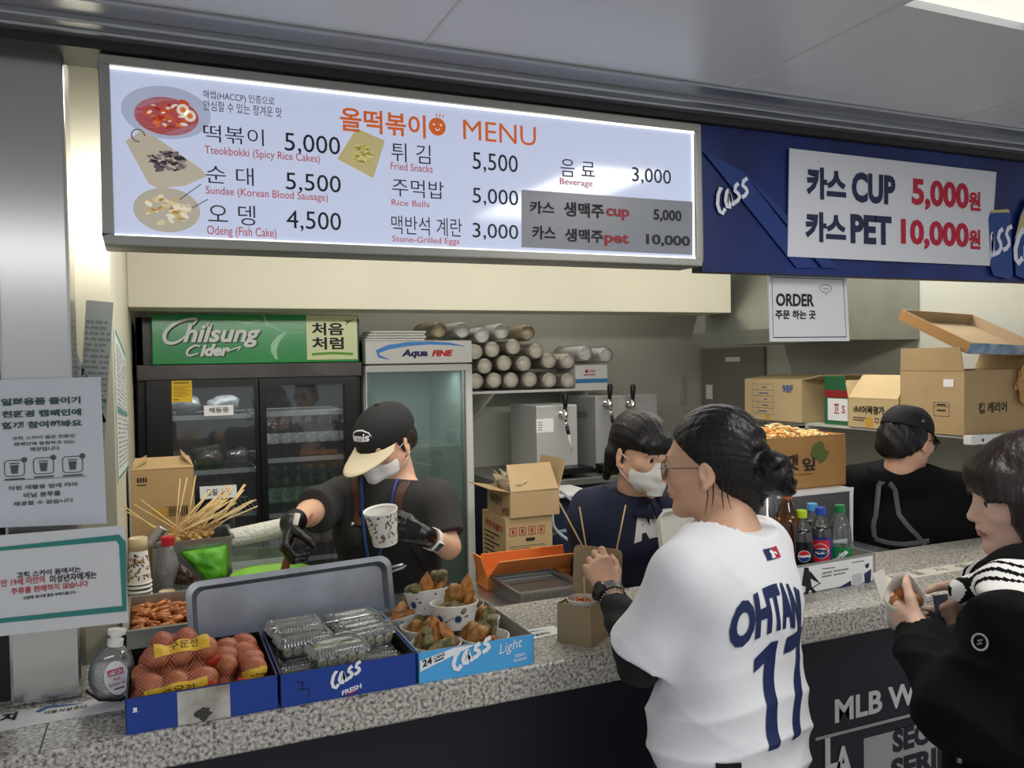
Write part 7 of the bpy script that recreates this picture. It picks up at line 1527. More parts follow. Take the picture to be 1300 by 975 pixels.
# ---- customer in the white jersey
M_JERS = mat('white_jersey', '#e6e6ea', rough=.65, bump=.08, bscale=300); M_JNAV = mat('jersey_navy', '#1c2a56', rough=.6); M_BLKCL = mat('black_cloth', '#101013', rough=.85); M_DENIM = mat('dark_trousers', '#1b1d26', rough=.8)
P1 = thing('person', 'person from behind in a white baseball jersey numbered 17, hair in a bun', 'person', (1.045, 1.33, 0))
H = Head(at(903, 588, D=1.72), RFU(-.86, .50, -.06), sc=.94); f = RFU(-.73, .68)
B = Body(H, (1.030, 1.335), f, 1.248, at(928, 668, D=1.68), half=.150, lean=(.01, .015))
B.el = {1: at(812, 838, D=1.60), -1: V3((1.22, 1.44, 1.09))}; B.wr = {1: at(775, 752, D=1.80), -1: V3((1.10, 1.60, 1.065))}
B.hands = {1: dict(d=at(752, 700, D=1.86)-at(775, 752, D=1.80), n=RFU(-.15, 1, -.1), s=RFU(1, 0), sc=.86, curl=((20, 75, 120), (35, 95, 140), (45, 105, 150), (50, 110, 150)), spread=2, thumb=((.7, .45, .3), (.9, .25, .35), (.95, .05, .45))), -1: dict(d=V3((-.6, .8, -.1)), n=V3((0, 0, -1)), s=V3((-.8, -.6, 0)), sc=.86, curl=((15, 35, 50),)*4)}
body1 = B.build(P1, .0036); eyes(H, P1); B.trousers(P1, M_DENIM)
v = B.vol(.0042, .80, 1.42); B.torso(v, .018, 1.0, .04); M = Matrix((B.l, B.f, V3((0, 0, 1)))).transposed(); v.ell(B.at(0, -.005, .90), (.178, .132, .17), M, .05); v.ell(B.at(0, -.030, 1.05), (.155, .100, .2), M, .05); v.ell(B.at(0, -.02, 1.20), (.160, .100, .13), M, .04)
B.sh[-1].z -= .035; B.sh[1].z -= .008
sleeve(v, B, 1, .90, .060, .076, .024, -.01); sleeve(v, B, -1, .90, .060, .072, .024, -.01)
v.cone(B.at(0, -.01, 1.245), B.neck, .072, .062, .04)
neckline(v, B, .006); v.cut((0, 0, .845), (0, 0, -1))
el = B.el[1]; sh = B.sh[1]
def fj(X, Y, Z):
    a = fold(X, Y, Z, (.25, -.35, .9), 40, .3, .0030)+crease(X, Y, Z, (.75, .3, .55), 26, 1.7, .0045)+crease(X, Y, Z, (-.4, .6, .6), 21, .4, .0035); lowz = np.clip((1.12-Z)/.2, 0, 1); b = crease(X, Y, Z, (.12, .22, 1.0), 46, 2.0, .0100)*lowz
    s_ = np.exp(-(((X-el.x)**2+(Y-el.y)**2+(Z-el.z)**2)/.13**2)); c = fold(X, Y, Z, (.6, .6, .7), 60, .9, .004)*s_; return a*(.8+.3*lowz)+b+c
v.disp(fj); J1 = v.build('jersey', M_JERS, P1, 2)
v = B.vol(.0038, .95, 1.30)
v.cone(B.sh[1].lerp(B.el[1], .5), B.el[1], .046, .044, .02); v.cone(B.el[1], B.el[1].lerp(B.wr[1], .80), .044, .034, .02); wd = (B.wr[1]-B.el[1]).normalized(); v.cut(B.el[1].lerp(B.wr[1], .82), wd)
fs_ = lambda X, Y, Z: fold(X, Y, Z, (.2, .4, .9), 110, .5, .0022)
v.disp(fs_); v.build('undershirt_sleeve', M_BLKCL, P1, 1); v = B.vol(.0045, .95, 1.30)
v.cone(B.sh[-1].lerp(B.el[-1], .5), B.el[-1], .046, .042, .02); v.cone(B.el[-1], B.el[-1].lerp(B.wr[-1], .9), .042, .032, .02); v.disp(fs_); v.build('undershirt_sleeve', M_BLKCL, P1, 1)
# number, name and patch on the back
back = -B.f; fr = Fr(B.at(0, -.16, 1.10), B.l*-1*-1 if False else back.cross(V3((0, 0, 1)))*-1, (0, 0, 1))
fr = Fr(B.at(0, -.25, 1.10), V3((0, 0, 1)).cross(back), (0, 0, 1))
tg = [J1]
wrap_write('jersey_name', 'OHTANI', M_JNAV, P1, tg, fr, -.142, .048, .050, .132, off=.0018, depth=.5, bold=.055, arc=.030, maxe=.009)
wrap_write('jersey_number', '1', M_JNAV, P1, tg, fr, -.085, -.145, -.025, .045, off=.0018, depth=.5, bold=.07, maxe=.010, draw=lambda mb: (poly(mb, [(u_+.16*(v_-.03), v_) for u_, v_ in [(-.074, -.155), (-.047, -.155), (-.047, .030), (-.064, .030), (-.096, .004), (-.096, -.020), (-.074, -.006)]], fr, 0)))
wrap_write('jersey_number', '7', M_JNAV, P1, tg, fr, 0, 0, 1, 1, off=.0018, depth=.5, maxe=.010, draw=lambda mb: (poly(mb, [(u_+.16*(v_-.03), v_) for u_, v_ in [(-.024, .030), (.060, .030), (.060, .006), (.022, -.155), (-.008, -.155), (.030, .0), (-.024, .0)]], fr, 0)))
D_ = lambda m, pts, o=.0018: wrap_write('collar_patch', '', m, P1, tg, fr, 0, 0, 1, 1, off=o, depth=.5, maxe=.006, draw=lambda mb: poly(mb, pts, fr, 0))
D_(M_JNAV, [(-.032, .170), (-.010, .170), (-.010, .190), (-.032, .190)]); D_(mat('patch_red', '#b02a3c'), [(-.010, .170), (.012, .170), (.012, .190), (-.010, .190)]); D_(M_JERS, [(-.018, .172), (-.006, .172), (-.008, .180), (.002, .176), (.0, .181), (-.010, .184), (-.014, .188), (-.019, .184), (-.016, .180)], .0026)
fl = Fr(B.at(.05, -.25, .90), V3((0, 0, 1)).cross(back), (0, 0, 1)); fl2 = Fr(B.at(.30, -.10, .88), (back+B.l*-0).cross(V3((0, 0, 1)))*-1, (0, 0, 1)); sd_ = (B.l*.9-B.f*.45).normalized(); fs_ = Fr(B.at(.25*.9, -.12, .912), V3((0, 0, 1)).cross(sd_), (0, 0, 1))
wrap_write('hem_label', '', M_BLKCL, P1, tg, fs_, 0, 0, 1, 1, off=.0018, depth=.6, maxe=.008, draw=lambda mb: rect(mb, fs_, -.022, -.02, .022, .02, 0))
# watch and bracelet
wd = (B.wr[1]-B.el[1]).normalized(); c = B.wr[1]-wd*.010; side = RFU(-.5, -.85); side = (side-wd*side.dot(wd)).normalized(); up = wd.cross(side)
def ring(c, wd, r, rz, w_, m, name, par): 
    q = MB(); n = 30; vs = []; s1 = side; u1 = wd.cross(s1)
    for i in range(n):
        a = 2*PI*i/n; d_ = s1*math.cos(a)*r+u1*math.sin(a)*rz
        for t, o in ((-w_/2, 0), (-w_/2, .0035), (w_/2, .0035), (w_/2, 0)): vs.append(c+d_*(1+o/r)+wd*t)
    fs = [(i*4+k, i*4+(k+1) % 4, ((i+1) % n)*4+(k+1) % 4, ((i+1) % n)*4+k) for i in range(n) for k in range(4)]; return q.add(vs, fs).build(name, m, par, 'auto')
wt = ring(c, wd, .0275, .0275, .024, M_BLACK, 'watch', P1); q = MB(); Mw_ = Matrix((up, wd, side)).transposed().to_4x4(); Mw_.translation = c+side*.029; q.lathe([(.019, -.002), (.021, .0), (.021, .008), (.017, .010), (.001, .0095)], 24, Mw_, cap1=False); q.build('watch_case', mat('watch_black', '#17181b', rough=.25), wt, 'auto')
q = MB()
for i in range(26): a = 2*PI*i/26; q.ball(c-wd*.020+(side*math.cos(a)+up*math.sin(a))*.0300, .0020, None, 8, 5)
q.build('bracelet', M_CHROME, P1, True)
# hair with low bun
v = hair_vol(H, .17, .0032); S = H.sc; E = lambda c, r, k=.03: v.ell(H.p(*c), [q*S for q in r], H.M, k)
E((0, -.018, .040), (.083, .102, .090)); E((0, -.060, -.015), (.070, .058, .075)); v.chain([H.p(0, -.085, -.045), H.p(.0, -.075, -.095)], [.045, .022], .03)
hcut(v, H, lambda x, y, z: np.minimum(np.minimum(y-np.interp(z, [-.12, -.05, -.015, .03, .062, .085], [-.050, -.030, -.014, .034, .070, .16]), 1.0), 1.0))
E((-.004, -.135, -.022), (.048, .036, .044), .012); E((.012, -.150, -.050), (.030, .026, .026), .01); E((-.02, -.138, .006), (.03, .028, .022), .012)
hdisp(v, H, lambda x, y, z: strands(np.arctan2(x, z+.01), y)+np.where(y < -.105, .0030*np.sin(np.arctan2(x+.004, z+.022)*5+np.hypot(x, z+.02)*190), 0))
hr = v.build('hair', M_HAIRK, P1, 1); q = MB(); rr = random.Random(3)
for i in range(5):
    a = rr.uniform(-.05, .05); p0 = H.p(-.072+rr.uniform(-.004, .004), -.01+a*.5, -.028); q.tube([H.p(-.070, -.03+a*.6, -.02), H.p(-.075, -.028+a*.5, -.06), H.p(-.066, -.022+a*.7, -.085-rr.uniform(0, .03))], [.0016, .0013, .0004], 5)
for i in range(3): a = rr.uniform(3.6, 5.8); q.tube([H.p(.04*math.cos(a), -.15, -.022+.04*math.sin(a)), H.p(.055*math.cos(a), -.16-rr.uniform(0, .015), -.022+.055*math.sin(a)), H.p(.058*math.cos(a+.3), -.17, -.022+.06*math.sin(a+.3))], [.0013, .0010, .0004], 5)
q.build('loose_strands', M_HAIRK, hr, True); MB().tube([H.p(.0+.022*math.cos(a), -.108, -.016+.022*math.sin(a)) for a in np.linspace(0, 6.28, 15)], .0045, 8).build('hair_tie', mat('hair_tie', '#5a5348', rough=.5), hr, True)
glasses(H, P1, mat('thin_frame', '#8a7a64', rough=.3, metal=.8), clear_mat('tinted_lens', tint=(.45, .43, .47), opacity=.12, rough=.02, gloss=.6, col=(.3, .28, .32)), r=.024, z=-.008)

# ---- worker in black cap and apron
M_TEE = mat('charcoal_tee', '#2f2d2c', rough=.85, var=.15, vscale=30); M_APR = mat('black_apron', '#0c0c0e', rough=.7); M_LEATH = mat('brown_leather', '#4e3126', rough=.5); M_GLOV = mat('black_nitrile', '#0b0b0c', rough=.28)
P2 = thing('person', 'worker in black and cream cap, white mask and black apron filling a paper cup', 'person', (.65, 2.58, 0))
H = Head(at(489, 560, D=2.60), RFU(-.50, -.74, -.36), sc=.97); f = RFU(-.22, -.97); tc = at(495, 700, D=2.66)
B = Body(H, (tc.x, tc.y), f, 1.232, at(503, 608, D=2.64), half=.158, lean=(-.01, -.03))
B.el = {-1: at(392, 652, D=2.44), 1: at(569, 694, D=2.52)}; B.wr = {-1: at(369, 664, D=2.27), 1: at(537, 679, D=2.40)}
rd = at(360, 690, D=2.22)-at(369, 664, D=2.27)
B.hands = {}
B.build(P2, .0046, feat=False); eyes(H, P2); B.trousers(P2, M_DENIM)
v = B.vol(.0048, .84, 1.38); B.torso(v, .016, 1.02); v.cone(B.at(0, 0, 1.25), B.neck, .075, .064, .03)
sleeve(v, B, 1, .80, .056, .068, .028); sleeve(v, B, -1, .86, .056, .068, .028)
neckline(v, B, -.004, .35); v.cut((0, 0, .86), (0, 0, -1)); v.disp(lambda X, Y, Z: fold(X, Y, Z, (.3, .2, .9), 44, .3, .004)+fold(X, Y, Z, (.8, .2, .5), 36, 1.2, .003)); T2 = v.build('tee_shirt', M_TEE, P2, 1)
v = B.vol(.005, .45, 1.30); M = Matrix((B.l, B.f, V3((0, 0, 1)))).transposed(); v.ell(B.at(0, .020, 1.10), (.150, .112, .20), M, .05); v.ell(B.at(0, .015, .90), (.185, .130, .20), M, .06); v.cone(B.at(0, .03, .80), B.at(0, .03, .50), .17, .19, .06)
X, Y, Z = np.meshgrid(v.x, v.y, v.z, indexing='ij', sparse=True); fy = (X-B.ch.x)*B.f.x+(Y-B.ch.y)*B.f.y; fx = (X-B.ch.x)*B.l.x+(Y-B.ch.y)*B.l.y; v.F = np.maximum(v.F, np.maximum(-fy+.02*(Z < 1.0)-.02, np.maximum(np.abs(fx)-np.interp(Z, [.9, 1.08, 1.17, 1.27], [.2, .17, .115, .095]), Z-1.225))).astype(np.float32)
v.disp(lambda X, Y, Z: fold(X, Y, Z, (.9, .3, .3), 40, .3, .003)); A2 = v.build('apron', M_APR, P2, 1)
for q in (1, -1): front_strap(P2, T2, B, [(q*.060, 1.16), (q*.066, 1.24), (q*.084, 1.300)], .034, M_LEATH, 'apron_strap', .005); b = MB(); b.ball(B.at(q*.062, .140, 1.17), .007); b.build('snap_button', M_STEEL, A2, True)
M_LAN = mat('lanyard_blue', '#23407a', rough=.5)
for q in (1, -1): front_strap(P2, A2, B, [(q*.010, 1.02), (q*.045, 1.21)], .008, M_LAN, 'lanyard', .004); front_strap(P2, T2, B, [(q*.045, 1.20), (q*.056, 1.30)], .008, M_LAN, 'lanyard', .008)
mask(H, P2, mat('mask_white', '#e6e3e1', rough=.8)); cp2 = cap(H, P2, mat('cap_black', '#131315', rough=.8), mat('brim_cream', '#cfc3a4', rough=.75), .086, low=.016, ry=.116, rx=.087, down=.38)
fc_ = Fr(H.p(0, .18, .062), H.r*-1, H.u); wrap_write('cap_logo', 'emis', mat('logo_white', '#d8d8d8', rough=.6), cp2, [cp2], fc_, -.033, -.012, .033, .010, off=.0012, depth=.4, bold=.03, maxe=.006)
wrap_write('cap_logo', '', mat('logo_white', '#d8d8d8', rough=.6), cp2, [cp2], fc_, 0, 0, 1, 1, off=.0012, depth=.4, maxe=.006, draw=lambda mb: stroke(mb, [(-.040, -.004), (-.030, .010), (-.012, .018), (.010, .019), (.030, .011), (.038, .0)], [.002, .003, .0035, .0035, .003, .002], fc_, 0))
v = hair_vol(H, .15, .0045, .15); v.ell(H.p(0, -.03, .0), [q*H.sc for q in (.080, .088, .075)], H.M, .02); v.ell(H.p(0, -.095, -.035), (.04, .03, .04), H.M, .02); hcut(v, H, lambda x, y, z: np.maximum(y-np.interp(z, [-.07, 0, .03], [-.03, .015, .03]), z-.05)); hdisp(v, H, lambda x, y, z: .0022*np.sin(x*120+z*90)*np.sin(y*110)); v.build('hair', M_HAIRB, P2, 1)
# gloves and the things in the hands
v = Vol([c-.13 for c in B.wr[-1]], [c+.13 for c in B.wr[-1]], .0032); hand_sdf(v, B.wr[-1], rd+V3((0, 0, -.02)), RFU(.8, .4, 0), RFU(.2, -1, .2), .92, ((50, 110, 160),)*4, 1, ((.6, .5, .5), (.5, .2, .8), (.5, -.2, .8)), off=.0012); v.cone(B.wr[-1], B.wr[-1].lerp(B.el[-1], .22), .030, .034, .01); v.build('glove', M_GLOV, P2, 1)
cupc = at(486, 668, D=2.30); wd = (cupc-B.wr[1]).normalized()
v = Vol([c-.14 for c in B.wr[1]], [c+.14 for c in B.wr[1]], .0032); hand_sdf(v, B.wr[1], wd+V3((0, 0, .10)), RFU(-.45, .80, -.2), V3((0, 0, 1)), .92, ((18, 50, 80), (22, 55, 85), (26, 60, 90), (30, 65, 95)), 5, ((.75, .35, .1), (.85, .1, .2), (.85, -.1, .5)), off=.0012); v.cone(B.wr[1], B.wr[1].lerp(B.el[1], .16), .029, .031, .01); v.build('glove', M_GLOV, P2, 1)
wd1 = (B.el[1]-B.wr[1]).normalized(); side = RFU(-.2, -1, .2); side = (side-wd1*side.dot(wd1)).normalized(); wc_ = B.wr[1]+wd1*.050; wt = ring(wc_, wd1, .0305, .0305, .016, M_WHITE, 'smart_watch', P2); q = MB(); uu = wd1.cross(side); MM = Matrix((uu, wd1, side)).transposed().to_4x4(); MM.translation = wc_+side*.033; q.box(-.018, .018, -.015, .015, -.003, .005, MM); q.build('watch_case', M_WHITE, wt, bevel=.003); MB().box(-.015, .015, -.012, .012, .005, .0056, MM).build('watch_screen', M_BLACK, wt)
ax = (at(479, 646, D=2.28)-at(486, 690, D=2.30)); t = thing('paper_cup', 'leaf printed paper cup held in the black gloved hand', 'cup', cupc); zc = ax.normalized(); xc = RFU(1, 0).cross(zc).normalized(); yc = zc.cross(xc); MC = Matrix((xc, yc, zc)).transposed().to_4x4(); MC.translation = cupc-zc*.050; print_cup(t, MC, .034, .046, .098, 8)
a, b_ = at(378, 652, D=2.24), at(361, 726, D=2.24); t = thing('ladle', 'long spoon with a brown stained end held over the lime green bowl', 'spoon', b_); MB().tube([a, a.lerp(b_, .6)], [.008, .007], 10).build('handle', mat('pale_spoon', '#cfc7bb', rough=.35), t, True); q = MB(); e = a.lerp(b_, .6); q.tube([e, b_, b_+(b_-a)*.25], [.009, .012, .004], 12); q.build('bowl', mat('stained_spoon', '#7d4a24', rough=.3), t, True)

# ---- worker in navy sweatshirt
M_NAVYC = mat('navy_fleece', '#181d33', rough=.9, var=.12, vscale=40); M_LET = mat('letter_white', '#cdccc8', rough=.8)
P3 = thing('person', 'worker with white mask and fringe in a navy half-zip sweatshirt with white letters', 'person', (1.33, 2.2, 0))
H = Head(at(814, 572, D=2.46), RFU(.50, -.80, -.22), sc=.96); f = RFU(.40, -.92); tc = at(806, 720, D=2.60)
B = Body(H, (tc.x, tc.y), f, 1.185, at(810, 622, D=2.52), half=.165, lean=(-.015, -.05))
B.el = {-1: at(752, 738, D=2.52), 1: at(884, 738, D=2.44)}; B.wr = {-1: at(862, 742, D=2.42), 1: at(890, 722, D=2.36)}
B.hands = {-1: dict(d=RFU(.8, -.4, -.1), n=RFU(.3, .8, 0), s=V3((0, 0, 1)), sc=.88), 1: dict(d=RFU(-.6, -.5, -.1), n=RFU(-.3, .8, 0), s=V3((0, 0, 1)), sc=.88)}
B.build(P3, .0046); eyes(H, P3); B.trousers(P3, M_DENIM)
v = B.vol(.005, .80, 1.36); B.torso(v, .028, 1.10)
for q in (1, -1): v.cone(B.sh[q], B.el[q], .066, .062, .03); v.cone(B.el[q], B.wr[q], .066, .046, .03); v.cut(B.wr[q]+(B.wr[q]-B.el[q])*.02, B.wr[q]-B.el[q]) if False else None
v.cone(B.at(0, -.01, 1.21), B.neck+V3((0, 0, -.01)), .078, .068, .03); neckline(v, B, .004, -.2); v.cut((0, 0, .82), (0, 0, -1)); v.cone(B.at(0, .05, 1.27), B.at(0, .14, 1.15), .030, .006, .01, 's')
v.disp(lambda X, Y, Z: fold(X, Y, Z, (.4, .3, .8), 40, .3, .005)+fold(X, Y, Z, (.8, .1, .5), 30, 1.5, .004)); T3 = v.build('sweatshirt', M_NAVYC, P3, 1)
for q in (1, -1):
    o = MB(); vs = []
    for i in range(9):
        u = i/8; a_ = PI*(.03+.93*u); c0 = B.neck+B.f*(-.060*math.cos(PI-a_)*-1 if False else -.062*math.cos(a_)*-1)*1+B.l*q*.066*math.sin(a_)
        c0 = B.neck+B.f*(-.058+.118*u)+B.l*q*(.066*math.sin(PI*min(u*.9+.1, 1)))+V3((0, 0, .012-.040*u)); out = (B.l*q*math.sin(PI*min(u*.85+.12, 1))+B.f*(2*u-1)*.6).normalized()
        vs += [c0, c0+out*.020+V3((0, 0, -.010)), c0+out*(.032+.006*u)+V3((0, 0, -.036-.008*u))]
    N = len(vs); o.add(vs, [(i*3+k, i*3+k+1, i*3+k+4, i*3+k+3) for i in range(8) for k in range(2)]); ob = o.build('collar', M_NAVYC, P3, True); md = ob.modifiers.new('t', 'SOLIDIFY'); md.thickness = .006
ff = Fr(B.at(0, .35, 1.172), V3((0, 0, 1)).cross(B.f), (0, 0, 1)); wrap_write('letters', 'ANY', M_LET, P3, [T3], ff, -.085, -.045, .105, .036, off=.003, depth=.7, bold=.09, maxe=.010, arc=.01)
q = MB(); pz = [B.at(0, .145, 1.195), B.at(.002, .152, 1.17), B.at(0, .155, 1.14)]; q.tube(pz, .003, 6); q.ball(pz[-1], .005); q.build('zip', M_STEEL, P3, True)
mask(H, P3, mat('mask_white', '#e6e3e1', rough=.8))
v = hair_vol(H, .16, .004, .19); S = H.sc; E = lambda c, r, k=.03: v.ell(H.p(*c), [q*S for q in r], H.M, k)
E((0, -.016, .040), (.082, .103, .088)); E((0, -.055, -.02), (.074, .055, .08)); v.chain([H.p(-.07, -.05, -.02), H.p(-.072, -.062, -.10)], [.024, .012], .02); v.chain([H.p(.07, -.05, -.02), H.p(.072, -.062, -.10)], [.024, .012], .02); E((-.055, -.095, .0), (.035, .03, .03), .012)
hcut(v, H, lambda x, y, z: np.minimum(y-np.interp(z, [-.12, -.03, .012, .022, .05], [-.045, -.012, .012, .09, .20]), np.abs(x)*0+z*0+1)); v.ell(H.p(.0, .072, .040), (.066*S, .034*S, .034*S), H.M, .02); hcut(v, H, lambda x, y, z: np.minimum(y-.02, .010+.012*np.sin(x*95)-z-.5*np.abs(x)))
hdisp(v, H, lambda x, y, z: strands(np.arctan2(x, z+.02), y)); v.build('hair', M_HAIRK, P3, 1)

# ---- worker seen from behind in black hoodie and cap
P4 = thing('person', 'worker from behind in black cap, glasses and black hoodie with grey apron straps', 'person', (2.4, 2.2, 0))
H = Head(at(1152, 556, D=2.93), RFU(.84, .50, -.22), sc=.98); f = RFU(.55, .83); tc = at(1146, 690, D=3.0)
B = Body(H, (tc.x, tc.y), f, 1.165, at(1142, 605, D=2.95), half=.170, lean=(.0, .0))
B.el = {1: at(1085, 700, D=3.05), -1: at(1222, 690, D=3.0)}; B.wr = {1: B.el[1]+V3((.16, .12, -.03)), -1: B.el[-1]+RFU(.02, .22, .0)}
B.hands = {1: dict(d=RFU(.6, .8), n=V3((0, 0, -1)), s=RFU(.8, -.6), sc=.9), -1: dict(d=RFU(.7, .7), n=V3((0, 0, -1)), s=RFU(-.8, .6), sc=.9)}
B.build(P4, .0048); eyes(H, P4); B.trousers(P4, M_DENIM); M_HOOD = mat('black_hoodie', '#0d0d0f', rough=.9, spec=.2)
v = B.vol(.005, .80, 1.40); B.torso(v, .034, 1.12)
for q in (1, -1): v.cone(B.sh[q], B.el[q], .070, .066, .03); v.cone(B.el[q], B.wr[q], .068, .046, .03)
M = Matrix((B.l, B.f, V3((0, 0, 1)))).transposed(); v.ell(B.at(0, -.075, 1.205), (.118, .066, .066), M, .025); v.chain([B.at(.095, -.01, 1.225), B.at(.06, -.075, 1.245), B.at(-.06, -.075, 1.245), B.at(-.095, -.01, 1.225), B.at(-.05, .08, 1.19)], [.026, .03, .03, .026, .02], .02);
neckline(v, B, .036, .3); v.cut((0, 0, .82), (0, 0, -1)); v.disp(lambda X, Y, Z: fold(X, Y, Z, (.4, .3, .8), 38, .9, .005)+fold(X, Y, Z, (.8, .1, .5), 28, 2.5, .004)); T4 = v.build('hoodie', M_HOOD, P4, 1)
M_GST = mat('grey_strap', '#55555a', rough=.7); pp = lambda x, y: at(x, y, D=2.80)
for pts in ([(1100, 618), (1088, 640), (1082, 665), (1083, 690)], [(1121, 622), (1135, 648), (1155, 674), (1180, 694)], [(1083, 692), (1115, 694), (1150, 693), (1185, 690)]): strap(P4, T4, [pp(*p) for p in pts], .016, M_GST, 'apron_strap')
cp4 = cap(H, P4, mat('cap_black', '#131315', rough=.8), mat('cap_black', '#131315'), .055, low=.028, flat=.112, down=.35); fc_ = Fr(H.p(.20, .04, .055), H.f*-1 if False else H.f*1, H.u)
fc_ = Fr(H.p(.22, .01, .05), V3(H.u).cross(H.r), H.u); wrap_write('cap_badge', '', mat('badge_grey', '#8a8a8e', rough=.4), cp4, [cp4], fc_, 0, 0, 1, 1, off=.0012, depth=.5, maxe=.006, draw=lambda mb: rect(mb, fc_, .050, -.010, .066, -.004, 0)); wrap_write('cap_badge', '', mat('badge_grey', '#8a8a8e', rough=.4), cp4, [cp4], fc_, 0, 0, 1, 1, off=.0012, depth=.5, maxe=.006, draw=lambda mb: poly(mb, [(-.055, .006), (-.040, .006), (-.047, .016)], fc_, 0))
v = hair_vol(H, .15, .0042, .15); v.ell(H.p(0, -.025, .0), [q*H.sc for q in (.084, .092, .080)], H.M, .02); v.ell(H.p(0, -.075, -.045), (.06, .035, .04), H.M, .03); hcut(v, H, lambda x, y, z: np.maximum(y-np.interp(z, [-.09, -.02, .0, .03], [-.035, -.016, .005, .02]), z-.05)); hdisp(v, H, lambda x, y, z: .003*np.sin(x*80+z*60)*np.sin(y*90+z*50)+.001*np.sin(x*260+y*200)); v.build('hair', M_HAIRK, P4, 1)
glasses(H, P4, mat('dark_frame', '#1a1412', rough=.3), clear_mat('clear_lens', opacity=.05, rough=.02, gloss=.6), r=.022, z=-.008, th=.0016)

# ---- customer at the right in the black jacket
M_JACK = mat('black_jacket', '#0a0a0b', rough=.85, spec=.15, bump=.1, bscale=60); M_SKP = mat('pale_skin', '#e2b9a2', rough=.5, var=.05, vscale=25, sub=.12)
P5 = thing('person', 'customer with dark bob, black jacket and striped white collar holding fried food', 'person', (1.58, 1.02, 0))
H = Head(at(1303, 628, D=1.58), RFU(-.96, .22, -.14), sc=.93); f = RFU(-.78, .62); tc = at(1318, 800, D=1.50)
B = Body(H, (tc.x, tc.y), f, 1.190, at(1316, 716, D=1.56), half=.160, lean=(.0, .01))
B.el = {1: at(1222, 905, D=1.42), -1: at(1330, 860, D=1.80)}; B.wr = {1: at(1168, 800, D=1.66), -1: at(1232, 752, D=1.78)}
cupc5 = at(1146, 772, D=1.74); hd = at(1132, 772, D=1.74)-B.wr[1]
B.hands = {1: dict(d=hd, n=RFU(.55, .6, .25), s=V3((0, 0, 1)), sc=.88, curl=((15, 45, 70), (20, 50, 78), (24, 55, 82), (28, 60, 88)), spread=4, thumb=((.55, .75, .1), (.75, .55, .3), (.8, .2, .6))), -1: dict(d=at(1203, 785, D=1.74)-B.wr[-1], n=RFU(-.9, .2, -.3), s=RFU(-.3, -.9, .2), sc=.84, curl=((30, 70, 100),)*4, spread=2)}
B.build(P5, .0036, M_SKP); eyes(H, P5); B.trousers(P5, M_DENIM)
v = B.vol(.0045, .72, 1.40); B.torso(v, .026, 1.02, .04); M = Matrix((B.l, B.f, V3((0, 0, 1)))).transposed(); v.ell(B.at(0, .0, .88), (.19, .145, .22), M, .05)
v.cone(B.sh[1], B.el[1], .068, .072, .022); v.cone(B.el[1], B.el[1].lerp(B.wr[1], .90), .074, .056, .03); v.cone(B.sh[-1], B.el[-1], .068, .066, .03); v.cone(B.el[-1], B.el[-1].lerp(B.wr[-1], .92), .066, .046, .03); v.cone(B.at(0, -.01, 1.20), B.neck+V3((0, 0, -.035)), .085, .070, .03)
v.cone(B.el[1].lerp(B.wr[1], .80), B.el[1].lerp(B.wr[1], 1.05), .038, .048, .004, 's'); neckline(v, B, -.035); v.cut((0, 0, .745), (0, 0, -1))
v.disp(lambda X, Y, Z: crease(X, Y, Z, (.3, .3, .9), 26, .3, .008)+crease(X, Y, Z, (.7, .2, .6), 22, 1.5, .008)+fold(X, Y, Z, (.5, -.4, .7), 50, .8, .0025)); J5 = v.build('jacket', M_JACK, P5, 1)
# striped sailor collar over the jacket, lapel, badge, zip pull
v = B.vol(.004, 1.12, 1.42); cz = 1.262
for q in (1, -1): v.chain([B.at(0, -.085, cz), B.at(q*.080, -.045, cz), B.at(q*.092, .03, cz-.012), B.at(q*.060, .105, cz-.045)], [.034, .036, .034, .024], .03)
v.ell(B.at(.125, -.01, cz-.020), (.070, .080, .026), M, .03)
v.cone(B.neck+V3((0, 0, -.06)), B.neck+V3((0, 0, .08)), .058, .066, .008, 's'); c0_ = B.at(0, 0, 1.26)
def band(P_): d_ = np.hypot((P_[:, 0]-c0_.x), (P_[:, 1]-c0_.y)); return ((np.mod(d_-.108, .017) < .0075) & (d_ > .108) & (d_ < .158)).astype(int)
v.build('striped_collar', [mat('collar_white', '#dedcd8', rough=.8), M_JACK], P5, 1, band)
nl = -ray(1245, 815).normalized(); fb = Fr(at(1245, 815, D=1.2), V3((0, 0, 1)).cross(nl), nl.cross(V3((0, 0, 1)).cross(nl)))
bd = lambda mb: (stroke(mb, [(.011*math.cos(a), .013*math.sin(a)) for a in np.linspace(0, 6.2832, 17)], .003, fb, 0), stroke(mb, [(-.004, -.004), (.003, -.002), (-.003, .002), (.004, .004)], .002, fb, 0))
wrap_write('jacket_badge', '', mat('badge_white', '#b8b8b8', rough=.5), P5, [J5], fb, 0, 0, 1, 1, off=.002, depth=1.2, maxe=.006, draw=bd)
q = MB(); tz = at(1218, 945, D=1.40); q.tube([tz, tz-V3((0, 0, .03))], [.003, .006], 6); q.build('zip_pull', M_STEEL, P5, True)
v = hair_vol(H, .17, .0034, .22); S = H.sc; E = lambda c, r, k=.03: v.ell(H.p(*c), [q*S for q in r], H.M, k)
E((0, -.014, .042), (.088, .108, .092)); E((0, -.035, -.04), (.086, .085, .09)); E((0, -.04, -.12), (.080, .072, .06))
for s_ in (-1, 1): v.ell(H.p(s_*.060, .052, .002), [q*S for q in (.026, .042, .058)], H.M, .025)
for s_ in (-1, 1): v.chain([H.p(s_*.078, .03, .0), H.p(s_*.078, .022, -.07), H.p(s_*.068, .012, -.145)], [.022, .020, .014], .02)
hcut(v, H, lambda x, y, z: np.minimum(y-np.interp(z, [-.16, -.10, -.05, -.01, .02, .05], [.020, .032, .052, .078, .12, .2]), 1+0*x))
